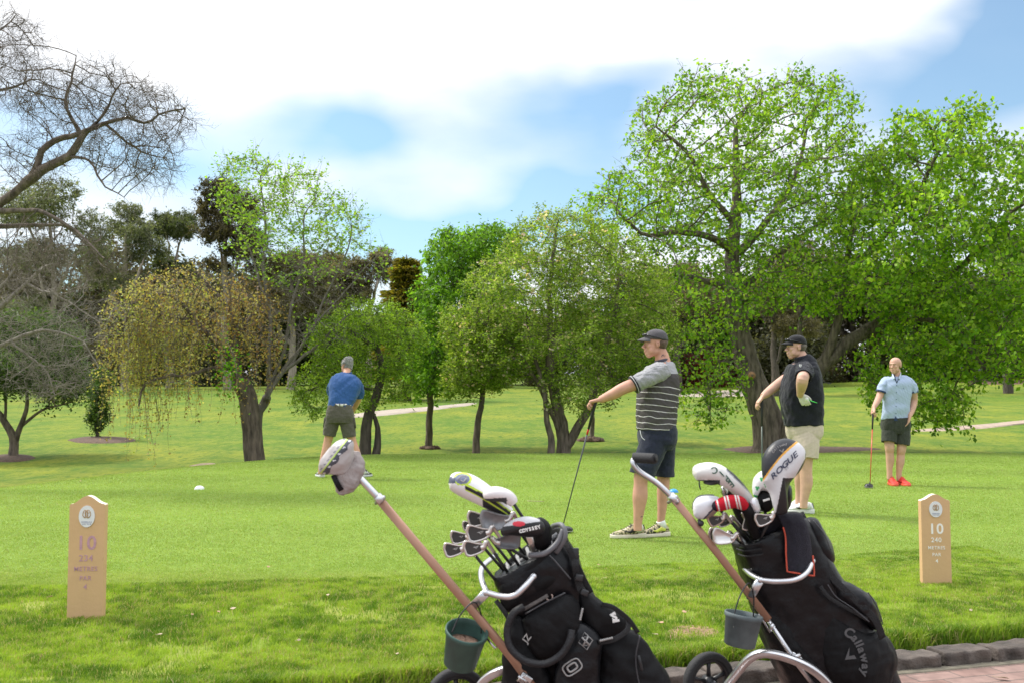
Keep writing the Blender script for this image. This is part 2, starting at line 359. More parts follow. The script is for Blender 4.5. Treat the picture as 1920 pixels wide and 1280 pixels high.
tc = N(nt, 'ShaderNodeTexCoord'); sp = N(nt, 'ShaderNodeSeparateXYZ'); L(tc.outputs['Generated'], sp.inputs[0])
def M(op, a, b=None, cl=False):
    n = N(nt, 'ShaderNodeMath', operation=op); n.use_clamp = cl
    for i, q in enumerate((a, b)):
        if q is None: continue
        if isinstance(q, (int, float)): n.inputs[i].default_value = q
        else: L(q, n.inputs[i])
    return n.outputs[0]
den = M('MAXIMUM', M('ADD', M('ABSOLUTE', sp.outputs['Y']), .15), .2)
cs, ct = M('DIVIDE', sp.outputs['X'], den), M('DIVIDE', sp.outputs['Z'], den)
cb = N(nt, 'ShaderNodeCombineXYZ'); L(cs, cb.inputs[0]); L(ct, cb.inputs[1])
def wn(scale, det, mult, off, stretch):
    mp = N(nt, 'ShaderNodeMapping'); mp.inputs['Scale'].default_value = stretch; mp.inputs['Location'].default_value = off; L(cb.outputs[0], mp.inputs[0])
    n = N(nt, 'ShaderNodeTexNoise', _Scale=scale, _Detail=det, _Roughness=.5); L(mp.outputs[0], n.inputs['Vector']); return M('MULTIPLY', M('SUBTRACT', n.outputs['Fac'], .5), mult)
wx = wn(5., 3., .20, (3, 1, 0), (1, 1.6, 1)); wy = wn(5., 3., .12, (7, 5, 0), (1, 1.6, 1))
sx, sy_ = M('ADD', cs, wx), M('ADD', ct, wy)
blobs = [(600, 245, 85, 45, .9), (640, 290, 60, 30, .55), (1010, 235, 150, 50, .62), (960, 330, 120, 45, .45), (1130, 185, 90, 32, .6), (860, 410, 210, 30, .95), (720, 440, 110, 25, .6), (1000, 400, 150, 28, .55), (820, 478, 120, 25, .6), (1080, 300, 60, 80, .35),
         (1860, 140, 160, 66, 1.1), (1720, 235, 110, 40, .5), (1560, 130, 90, 35, .35), (1900, 60, 80, 60, .8), (330, 290, 90, 36, .75), (60, 260, 120, 55, .62), (200, 210, 120, 40, .38), (160, 540, 140, 60, 1.0), (560, 560, 150, 50, .9), (1560, 420, 200, 60, .35), (1900, 400, 80, 90, .5)]
acc = None
for (bx, by, rx, ry, am) in blobs:
    d = (at(bx, by, 1.)-Vector((0, 0, CZ))).normalized(); k = 1/(abs(d.y)+.15); k2 = k/ (1/ max(d.y, .01)); fs = 1/FPX*k2*1.0
    a = M('DIVIDE', M('SUBTRACT', sx, d.x*k), rx*1.75*fs); b_ = M('DIVIDE', M('SUBTRACT', sy_, d.z*k), ry*1.75*fs)
    g = M('MULTIPLY', M('POWER', 2.718, M('MULTIPLY', M('ADD', M('MULTIPLY', a, a), M('MULTIPLY', b_, b_)), -1.)), am)
    acc = g if acc is None else M('ADD', acc, g)
acc = M('ADD', acc, wn(6., 5., .62, (0, 0, 0), (1, 2.6, 1)))
blue = M('MULTIPLY', M('SUBTRACT', acc, .05), .95, True)
rest = N(nt, 'ShaderNodeMapRange'); rest.inputs[1].default_value = -.05; rest.inputs[2].default_value = -.3; rest.inputs[3].default_value = 0; rest.inputs[4].default_value = .15; L(sp.outputs['Y'], rest.inputs[0])
blue = M('MAXIMUM', M('MULTIPLY', blue, .92), rest.outputs[0])
n3 = N(nt, 'ShaderNodeTexNoise', _Scale=4.2, _Detail=9., _Roughness=.55); m3 = N(nt, 'ShaderNodeMapping'); m3.inputs['Scale'].default_value = (1, 2.2, 1); L(cb.outputs[0], m3.inputs[0]); L(m3.outputs[0], n3.inputs['Vector'])
cr = N(nt, 'ShaderNodeValToRGB'); cr.color_ramp.elements[0].position = .3; cr.color_ramp.elements[1].position = .62
cr.color_ramp.elements[0].color = (3.9, 4.2, 4.7, 1); cr.color_ramp.elements[1].color = (5.6, 5.6, 5.65, 1); L(n3.outputs['Fac'], cr.inputs[0])
sk = N(nt, 'ShaderNodeMix', data_type='RGBA', blend_type='MULTIPLY'); sk.inputs['Factor'].default_value = 1; L(sky.outputs[0], sk.inputs['A']); sk.inputs['B'].default_value = (.58, .70, .73, 1)
mx = N(nt, 'ShaderNodeMix', data_type='RGBA'); L(blue, mx.inputs['Factor']); L(cr.outputs[0], mx.inputs['A']); L(sk.outputs['Result'], mx.inputs['B']); zen = N(nt, 'ShaderNodeMapRange'); zen.inputs[1].default_value = .42; zen.inputs[2].default_value = .75; zen.inputs[3].default_value = 1; zen.inputs[4].default_value = 1.75; L(sp.outputs['Z'], zen.inputs[0])
vm = N(nt, 'ShaderNodeVectorMath', operation='SCALE'); L(mx.outputs['Result'], vm.inputs[0]); L(zen.outputs[0], vm.inputs['Scale']); L(vm.outputs[0], bg.inputs[0])
sd = bpy.data.lights.new('sun', 'SUN'); so = bpy.data.objects.new('sun', sd); C.objects.link(so); sd.energy = 2.3; sd.angle = math.radians(10); sd.color = (1, .955, .88)
dv = Vector((math.sin(SUN_AZ)*math.cos(SUN_EL), math.cos(SUN_AZ)*math.cos(SUN_EL), math.sin(SUN_EL))); so.rotation_euler = dv.to_track_quat('Z', 'Y').to_euler()
sc.view_settings.view_transform = 'Standard'; sc.view_settings.look = 'None'; sc.view_settings.exposure = .88; sc.view_settings.gamma = 1
sc.cycles.max_bounces = 6; sc.cycles.transparent_max_bounces = 4; sc.cycles.use_denoising = True
def nrm_o(o):
    me = o.data; r = np.random.default_rng(2)
    for v in me.vertices: c = v.co; v.co = c+v.normal*(.03*math.sin(c.x*17+c.z*9)*math.cos(c.y*19)+.02*math.sin(c.x*41+c.y*37)+.01*r.normal())
# ------------------------------------------------------------------ trees
barkm = {k: mat('bark_'+k, c, .9, var=v, scale=13, bump=1, bscale=26, stretch=(1, 1, .22), bd=.05) for k, (c, v) in dict(
    grey=((.15, .118, .092), .6), brown=((.115, .088, .066), .6), pale=((.27, .235, .20), .3), dark=((.08, .064, .05), .5), twig=((.19, .165, .145), .25), smooth=((.30, .25, .21), .3)).items()}
def E(px, py, D, rx, ry, rd, n): c = at(px, py, D); k = D/FPX; return (c, (rx*k, rd, ry*k), n)
def sample(r, ells, shell=.5, clumpy=True):
    out = []
    for c, rad, n in ells:
        v = r.normal(size=(n, 3)); v /= np.linalg.norm(v, axis=1)[:, None]; q = r.random(n)**(1/3.); q = shell*np.maximum(q, .55+.45*r.random(n))+(1-shell)*q
        out.append(np.array(c)+v*q[:, None]*np.array(rad))
    q = np.concatenate(out); f = r.uniform(0, 6, 9); w = (q.max(0)-q.min(0)).max(); k = 2*np.pi/(w*.22)
    d = sum(np.sin(q[:, 0]*k*a+f[i]+1.7*np.sin(q[:, 2]*k*.6+f[i+3]))*np.sin(q[:, 2]*k*a+f[i+3])*np.sin(q[:, 1]*k*a+f[i+6]) for i, a in enumerate((.7, 1.15, 1.9)))
    return q[d > -.42] if clumpy else q
def colonize(r, limbs, A, step=.3, di=3., dk=.5, jit=.25, grav=(0, 0, 0), maxn=5000, maxit=140):
    """limbs: [(points, r0, r1)] ; returns P (n,3), parent, rmin"""
    P = []; par = []; rm = []
    for pts, r0, r1 in limbs:
        q = np.array(spline(pts, 6)); seg = np.r_[0, np.cumsum(np.linalg.norm(np.diff(q, axis=0), axis=1))]; m = max(2, int(seg[-1]/step))
        ph = r.uniform(0, 6, 3); wob = np.array([1, 1, .4])*(.35 if r0 > .07 else .6); t = np.linspace(0, seg[-1], m+1); q = np.stack([np.interp(t, seg, q[:, k]) for k in range(3)], 1)
        if P: d = np.linalg.norm(np.array(P)-q[0], axis=1); last = int(d.argmin()); st = 1 if d.min() < step*1.2 else 0
        else: last = -1; st = 0
        for i in range(st, m+1):
            P.append(q[i]+((r.normal(0, step*.05, 3)+wob*(step*.35)*np.sin(ph+i*.55)) if i else 0)); par.append(last); rm.append(r0+(r1-r0)*(i/m)**(.55 if m > 60 else .75)); last = len(P)-1
    buf = np.zeros((maxn+2000, 3)); n = len(P); buf[:n] = np.array(P)
    alive = np.ones(len(A), bool); near = np.zeros(len(A), int); nd = np.full(len(A), 1e9)
    def upd(i0, i1):
        for s in range(i0, i1, 256):
            e = min(i1, s+256); d = np.linalg.norm(A[:, None]-buf[None, s:e], axis=2); k = d.argmin(1); dm = d[np.arange(len(A)), k]
            b = dm < nd; nd[b] = dm[b]; near[b] = k[b]+s
    upd(0, n); kids = {}
    for it in range(maxit):
        alive &= nd > dk; idx = np.where(alive & (nd < di))[0]
        if not len(idx):
            if not alive.any() or it > 60: break
            idx = np.where(alive)[0]; idx = idx[np.argsort(nd[idx])[:3]]
        D = A[idx]-buf[near[idx]]; D /= np.linalg.norm(D, axis=1)[:, None]+1e-9; u, inv = np.unique(near[idx], return_inverse=True)
        S = np.zeros((len(u), 3)); np.add.at(S, inv, D); S += r.normal(0, jit, S.shape)*1.0+np.array(grav); S /= np.linalg.norm(S, axis=1)[:, None]+1e-9
        n0 = n
        for j, k in enumerate(u):
            c = kids.get(k, 0)
            if c > 3: alive[idx[inv == j]] = False; continue
            if n >= maxn: break
            kids[k] = c+1; buf[n] = buf[k]+S[j]*step*(1 if c == 0 else .8); par.append(int(k)); rm.append(0); n += 1
        if n == n0 or n >= maxn: break
        upd(n0, n)
    return buf[:n].copy(), np.array(par), np.array(rm)
def radii(P, par, rm, r0, ex=2.3):
    n = len(P); s = np.zeros(n); 
    for i in range(n-1, -1, -1):
        s[i] = max(s[i], r0**ex)
        if par[i] >= 0: s[par[i]] += s[i]
    return np.maximum(s**(1/ex), rm)
def tree_mesh(name, P, par, R, m, parent, flare=0., k_thick=8, thr=.03, extra=None, rmax=9.):
    n = len(P); main = {}; R = np.minimum(R, rmax)
    for i in range(n):
        p = par[i]
        if p >= 0 and (p not in main or R[i] > R[main[p]]): main[p] = i
    vs, fs, V = [], [], [Vector(p) for p in P]; fr = [None]*n; cs = {k: [(math.cos(2*math.pi*j/k), math.sin(2*math.pi*j/k)) for j in range(k)] for k in (3, 5, k_thick)}
    def ring(c, u, w, r, k):
        for ca, sa in cs[k]: vs.append((c.x+(u.x*ca+w.x*sa)*r, c.y+(u.y*ca+w.y*sa)*r, c.z+(u.z*ca+w.z*sa)*r))
    rid = {}
    for i in range(n):
        p = par[i]
        if p < 0:
            fr[i] = Vector((1, 0, 0)); rid[i] = (len(vs), k_thick); ring(V[i], fr[i], Vector((0, 1, 0)), R[i], k_thick); continue
        t = V[i]-V[p]
        if t.length < 1e-6: fr[i] = fr[p]; continue
        t.normalize()
        if i in main and (V[main[i]]-V[i]).length > 1e-6: t = (t+(V[main[i]]-V[i]).normalized()).normalized()
        u = fr[p]-t*fr[p].dot(t)
        if u.length < .05: u = t.orthogonal()
        u.normalize(); fr[i] = u; w = t.cross(u); k = k_thick if R[i] > thr else (5 if R[i] > thr*.35 else 3)
        rp = R[p] if main[p] == i else min(R[p], R[i]*1.25); 
        if main[p] == i and p in rid and rid[p][1] == k: o0 = rid[p][0]
        else: o0 = len(vs); ring(V[p], u, w, rp, k)
        o = len(vs); ring(V[i], u, w, R[i], k); rid[i] = (o, k)
        fs += [(o0+a, o0+(a+1) % k, o+(a+1) % k, o+a) for a in range(k)]
    fs = np.array(fs, int)
    if extra is not None: ev, ef = extra; fs = np.concatenate([fs, ef+len(vs)]); vs = np.concatenate([np.array(vs), ev])
    return link_mesh(name, np_mesh(name, np.array(vs), fs, 4), m, parent)
def twigs(r, p, d, n, L, rad, seg=3, grav=-.1, spread=.7):
    """short crooked twigs from points p along dirs d -> quads (3 sided)"""
    k = len(p)*n; b = np.repeat(p, n, 0); dd = np.repeat(d, n, 0)+r.normal(0, spread, (k, 3)); dd /= np.linalg.norm(dd, axis=1)[:, None]; l = r.uniform(.4, 1, k)*L
    rings = []; pts = []
    for s in range(seg+1):
        ref = np.where(np.abs(dd[:, 2:]) < .8, [[0, 0, 1.]], [[1., 0, 0]]); u = np.cross(dd, ref); u /= np.linalg.norm(u, axis=1)[:, None]; w = np.cross(dd, u); rr = rad*(1-.75*s/seg)
        rings.append(np.stack([b+(u*math.cos(a)+w*math.sin(a))*rr for a in (0, 2.09, 4.19)], 1)); pts.append(b.copy())
        b = b+dd*(l/seg)[:, None]; dd = dd+r.normal(0, .28, (k, 3)); dd[:, 2] += grav; dd /= np.linalg.norm(dd, axis=1)[:, None]
    v = np.stack(rings, 1).reshape(k, -1, 3); m = (seg+1)*3; o = (np.arange(k)*m)[:, None]
    f = [o+np.array([s*3+a, s*3+(a+1) % 3, s*3+3+(a+1) % 3, s*3+3+a]) for s in range(seg) for a in range(3)]
    return v.reshape(-1, 3), np.stack(f, 1).reshape(-1, 4), np.stack(pts, 1)
def leaves(r, c, size, pal, aspect=.55, droop=.3, var=.25, clump=None, dirs=None):
    """diamond leaves at centres c"""
    n = len(c); a = r.normal(0, 1, (n, 3)); a[:, 2] = a[:, 2]*.6-droop
    if dirs is not None: a = a*.6+dirs
    a /= np.linalg.norm(a, axis=1)[:, None]; b = np.cross(a, r.normal(0, 1, (n, 3))+[0, 0, 1.2]); b /= np.linalg.norm(b, axis=1)[:, None]+1e-9
    s = (size*r.uniform(.6, 1.25, n))[:, None]; nrm = np.cross(a, b)
    v = np.stack([c, c+a*s*.45+b*s*aspect*.5+nrm*s*.07, c+a*s, c+a*s*.45-b*s*aspect*.5+nrm*s*.07], 1).reshape(-1, 3)
    pal = np.array(pal); k = r.integers(0, len(pal), n) if clump is None else np.clip((clump*len(pal)+r.normal(0, .7, n)).astype(int), 0, len(pal)-1)
    col = pal[k]*(1+r.uniform(-var, var, (n, 1)))*(1. if clump is None else (.74+.5*((np.asarray(clump)*7.31) % 1))[:, None]); return v, (np.arange(n)*4)[:, None]+[0, 1, 2, 3], np.clip(col, 0, 1)
def crown(name, parts, m, parent):
    o = 0; V, F, K = [], [], []
    for v, f, k in parts: V.append(v); F.append(f+o); K.append(k); o += len(v)
    return link_mesh(name, np_mesh(name, np.concatenate(V), np.concatenate(F), 4, np.concatenate(K)), m, parent, False)
def scatter(r, P, par, R, thr, n, spread, step_in=0.):
    """leaf points around thin nodes"""
    i = np.where(R < thr)[0]; k = np.repeat(i, n); t = r.random((len(k), 1)); q = P[k]*(1-t)+P[par[k]]*t
    cl = np.repeat(r.random(len(i)), n); return q+r.normal(0, spread, q.shape), cl, np.repeat(P[i]-P[par[i]], n, 0)/np.linalg.norm(P[i]-P[par[i]]+1e-9, axis=1).repeat(n)[:, None]
def make_tree(name, label, base, seed, limbs, ells, bark='grey', pal=None, leaf=.08, nleaf=6, spread=.14, r0=.008, thr=.02, step=.3, di=3., dk=.5, droop=.3, aspect=.55, jit=.25,
              grav=(0, 0, 0), group=None, filt=None, ntw=0, twL=.4, twr=.004, twspread=.7, shell=.5, cat='tree', blossom=0, maxn=90000, leafvar=.25, rmax=9., twg=-.1, ex=2.3, total=0, dens=2.2, kk=.62, tw2=0):
    r = np.random.default_rng(seed); root = empty(name, base, label, cat, group)
    A = sample(r, [(c, q, int(n*dens)) for c, q, n in ells], shell); dk = dk*kk; P, par, rm = colonize(r, limbs, A, step, di, dk, jit, grav, maxn); R = radii(P, par, rm, r0, ex)
    ex_ = None; tp = None; 
    if ntw:
        i = np.where((R < thr) & (par >= 0))[0]; d = P[i]-P[par[i]]; d /= np.linalg.norm(d, axis=1)[:, None]+1e-9
        tv, tf, tp = twigs(r, P[i], d, ntw, twL, twr, 3, twg, twspread); ex_ = (tv, tf)
    if tw2:
        q = tp[:, 1:].reshape(-1, 3); dd = (tp[:, 1:]-tp[:, :-1]).reshape(-1, 3); dd /= np.linalg.norm(dd, axis=1)[:, None]+1e-9
        v2, f2, _ = twigs(r, q, dd, tw2, twL*.55, twr*.7, 2, twg, twspread); ex_ = (np.concatenate([tv, v2]), np.concatenate([tf, f2+len(tv)]))
    tree_mesh('trunk', P, par, R, barkm[bark], root, extra=ex_, rmax=rmax); print('TREE', name, seed, len(P), (R < thr).sum())
    if pal is not None:
        if total: nleaf = max(1, int(total*(.3 if ntw else 1)/max(1, (R < thr).sum())))
        q, cl, d = scatter(r, P, par, R, thr, nleaf, spread)
        if ntw and total:
            m = int(total*.7); k = r.integers(0, len(tp), m); s_ = r.integers(0, 3, m); f_ = r.random((m, 1)); h = r.random(len(tp))
            q = np.concatenate([q, tp[k, s_]*(1-f_)+tp[k, s_+1]*f_+r.normal(0, spread*.3, (m, 3))]); cl = np.concatenate([cl, h[k]])
        if filt is not None: k = filt(q, r); q, cl = q[k], cl[k]
        parts = [leaves(r, q, leaf, pal, aspect, droop, leafvar, cl)]
        if blossom:
            k = r.random(len(q)) < blossom; b = q[k]+r.normal(0, .05, (k.sum(), 3)); b = np.repeat(b, 3, 0)+r.normal(0, .02, (k.sum()*3, 3))
            parts.append(leaves(r, b, leaf*1.0, [(.75, .66, .55), (.78, .55, .52), (.6, .5, .38)], .9, 0))
        crown('crown', parts, leafm, root)
    return root, P, par, R
def Lm(D, pts, r0, r1, dD=None):
    """limb from pixel points; D number or list"""
    n = len(pts); return ([at(px, py, (D if not isinstance(D, (list, tuple)) else D[0]+(D[1]-D[0])*i/(n-1))) for i, (px, py) in enumerate(pts)], r0, r1)
def based(D, pts, r0, r1): l = Lm(D, pts, r0, r1); p = l[0][0]; p.z = gz1(p.x, p.y)-.08; return l

GREEN = [(.05, .125, .008), (.09, .20, .012), (.15, .30, .018), (.21, .38, .026)]
BRIGHT = [(.12, .26, .016), (.19, .36, .022), (.27, .46, .034), (.37, .53, .05)]
g_big = 'large spreading elms behind the golfers'
D = 26.6
make_tree('elm_tree', 'broad airy pale green tree with thick leaning trunk behind the golfer in black', on_ground(1442, 832, D), 1,
    [based(D, [(1440, 836), (1440, 800), (1428, 750), (1408, 700), (1388, 640), (1378, 560), (1374, 450), (1382, 350), (1378, 240)], .50, .06),
     Lm([D, D-.5], [(1384, 560), (1340, 530), (1290, 520), (1230, 505), (1180, 490)], .12, .03), Lm([D, D-1.5], [(1376, 470), (1330, 445), (1270, 438), (1210, 440), (1160, 400)], .13, .03),
     Lm([D, D+1], [(1376, 480), (1420, 440), (1470, 370), (1500, 300), (1520, 220)], .14, .03), Lm([D, D-1], [(1378, 420), (1330, 360), (1290, 290), (1230, 240)], .10, .03),
     Lm([D, D+1.5], [(1378, 560), (1430, 500), (1510, 440), (1580, 380)], .14, .03), Lm([D, D-2], [(1392, 650), (1350, 690), (1320, 740), (1330, 770)], .05, .012)],
    [E(1320, 240, D, 150, 105, 3.0, 420), E(1480, 250, D, 120, 105, 3.2, 420), E(1215, 400, D, 135, 95, 2.8, 330), E(1380, 400, D, 200, 110, 3.5, 520), E(1570, 350, D, 95, 95, 3.0, 300),
     E(1310, 560, D, 150, 80, 3.2, 300), E(1480, 510, D, 110, 70, 3.4, 200), E(1330, 720, D-2, 75, 85, 1.2, 170), E(1140, 400, D, 60, 50, 1.5, 90)],
    'grey', BRIGHT, .112, 13, .15, thr=.018, r0=.0075, step=.26, total=31000, dens=1.6, dk=.40, di=2.6, droop=.8, aspect=.7, maxn=9000, group=g_big, ntw=2, twL=.45, twr=.006)
elm = bpy.data.objects['elm_tree']; c_ = at(1409, 703, 25.98); sc_ = MB()
for rr, dz, mi in ((.135, 0, 0), (.10, -.035, 1), (.05, -.05, 0)): sc_.ell(c_+Vector((0, dz, 0)), (rr, .06, rr*.9), None, 20, 10, mi)
sc_.build('pruning_scar', [mat('callus_bark', (.17, .12, .085), .9, var=.3, scale=20, bump=.8, bscale=60), mat('raw_wood', (.38, .20, .10), .8, var=.3, scale=20)], elm)
D = 26.2
make_tree('elm_tree', 'wide bright green tree on the far right with low drooping branches', on_ground(1492, 832, D), 2,
    [based(D, [(1478, 836), (1495, 770), (1520, 715), (1550, 675), (1600, 635), (1660, 600), (1720, 570), (1790, 540)], .34, .08),
     Lm([D, D-1], [(1535, 690), (1563, 640), (1578, 570), (1584, 500), (1600, 430)], .15, .06), Lm([D-.4, D-3], [(1584, 520), (1640, 460), (1680, 410), (1720, 370), (1760, 290)], .10, .04),
     Lm([D, D-2.5], [(1660, 600), (1740, 600), (1800, 640), (1850, 700)], .06, .02), Lm([D, D-3], [(1720, 570), (1800, 500), (1870, 430), (1920, 380)], .10, .03), Lm([D, D+1], [(1520, 715), (1505, 640), (1500, 560)], .12, .04)],
    [E(1740, 310, D-2.5, 70, 100, 2.4, 260), E(1850, 360, D-2.5, 110, 105, 2.6, 420), E(1680, 430, D-2, 120, 90, 3, 360), E(1840, 500, D-2, 130, 100, 3.4, 420), E(1620, 520, D-1, 110, 70, 3.4, 260),
     E(1780, 620, D-1.5, 115, 90, 3.0, 380), E(1880, 640, D-2.5, 90, 90, 2.6, 260), E(1715, 720, D-.5, 95, 70, 2.2, 260), E(1770, 770, D-.5, 45, 40, 1.4, 110), E(1980, 480, D-2, 80, 180, 3, 200), E(1800, 225, D-3, 60, 35, .8, 60), E(1655, 350, D-1, 70, 85, 2.4, 260), E(1700, 260, D-2, 45, 50, 1.4, 110)],
    'grey', BRIGHT, .118, 13, .16, thr=.018, r0=.0072, step=.27, total=43000, dens=1.7, dk=.42, di=2.6, droop=.9, aspect=.72, maxn=9000, group=g_big, ntw=2, twL=.45, twr=.006)
APPLE = [(.14, .235, .022), (.21, .33, .034), (.29, .41, .055), (.38, .46, .11)]
D = 23.6
make_tree('apple_tree', 'dense olive green fruit tree with pale blossom and several splitting trunks', on_ground(1052, 855, D), 3,
    [based(D, [(1058, 862), (1058, 830), (1048, 780), (1035, 700), (1030, 600), (1035, 500), (1040, 430)], .19, .03), Lm([D, D-.6], [(1062, 840), (1085, 800), (1108, 750), (1125, 690), (1150, 600), (1160, 500)], .13, .03),
     Lm([D, D-.4], [(1052, 815), (1030, 770), (1000, 700), (950, 640), (900, 600)], .08, .02), based(D-.4, [(1036, 862), (1034, 820), (1022, 780), (1018, 720), (990, 620)], .10, .03)],
    [E(1050, 465, D, 110, 75, 1.8, 420), E(980, 560, D, 120, 90, 2.1, 480), E(1130, 540, D, 120, 100, 2.2, 520), E(1070, 640, D, 170, 75, 2.3, 560), E(930, 650, D, 95, 75, 1.6, 260), E(1200, 640, D, 80, 80, 1.8, 260), E(1090, 730, D-.4, 90, 40, 1.2, 130), E(1220, 560, D, 50, 70, 1.3, 120)],
    'grey', APPLE, .07, 14, .11, thr=.012, r0=.005, step=.19, total=70000, dens=1.8, dk=.27, di=1.8, droop=.0, blossom=.010, maxn=9000, group='blossoming fruit trees beyond the tee', ntw=2, twL=.3, twr=.004)
D = 24
make_tree('apple_tree', 'small blossoming fruit tree on one slim trunk left of the large blossoming tree', on_ground(893, 850, D), 4,
    [based(D, [(893, 862), (896, 800), (902, 740), (900, 690), (890, 640)], .105, .04)],
    [E(900, 690, D-.3, 70, 50, 1.1, 260), E(870, 620, D, 50, 50, 1, 170), E(940, 620, D, 60, 60, 1, 150), E(860, 720, D-.3, 35, 25, .6, 60)],
    'brown', APPLE, .07, 14, .11, thr=.012, r0=.005, step=.19, total=20000, dk=.27, di=1.8, droop=.0, blossom=.01, maxn=9000, group='blossoming fruit trees beyond the tee', ntw=2, twL=.3)
D = 27.5
make_tree('ash_tree', 'tall dense fresh green tree on a thin straight trunk left of the blossoming trees', on_ground(806, 832, D), 5,
    [based(D, [(806, 836), (807, 780), (808, 720), (825, 640), (845, 560), (860, 480)], .11, .03)],
    [E(860, 480, D, 62, 48, 1.8, 300), E(920, 470, D+.5, 55, 48, 1.5, 240), E(850, 570, D, 75, 70, 1.8, 380), E(915, 560, D, 60, 80, 1.6, 240), E(815, 670, D, 62, 75, 1.5, 340), E(860, 650, D, 60, 70, 1.4, 200)],
    'brown', [(.08, .18, .014), (.13, .27, .02), (.18, .36, .03), (.24, .44, .045)], .12, 15, .15, thr=.014, r0=.0058, step=.24, total=34000, dk=.33, di=2.1, droop=.8, maxn=9000, aspect=.5, ntw=2, twL=.35)
D = 22.7
make_tree('crooked_tree', 'crooked old tree with dark twin trunks and small green leaves right of the teeing golfer', on_ground(695, 856, D), 6,
    [based(D, [(682, 864), (686, 820), (692, 780), (708, 735), (714, 690), (706, 650), (690, 610)], .16, .05), based(D+.1, [(704, 864), (706, 825), (702, 785), (699, 770)], .13, .04), Lm([D, D-.5], [(700, 650), (670, 625), (640, 620), (610, 650)], .06, .02),
     Lm([D, D+.4], [(714, 695), (745, 675), (770, 640), (780, 600)], .06, .02), Lm([D, D-.8], [(706, 735), (660, 715), (610, 720), (575, 730)], .04, .015)],
    [E(690, 605, D, 75, 42, 1.5, 260), E(640, 640, D, 65, 60, 1.4, 220), E(745, 640, D, 55, 60, 1.4, 220), E(590, 730, D-.5, 48, 60, .8, 160), E(700, 720, D+.3, 90, 50, 1.3, 170), E(650, 690, D, 60, 40, 1.2, 120)],
    'dark', [(.12, .21, .02), (.18, .30, .028), (.25, .38, .04), (.31, .43, .055)], .065, 11, .11, thr=.011, r0=.0048, step=.18, total=26000, dens=1.5, dk=.28, di=1.8, maxn=9000, ntw=2, twL=.3)

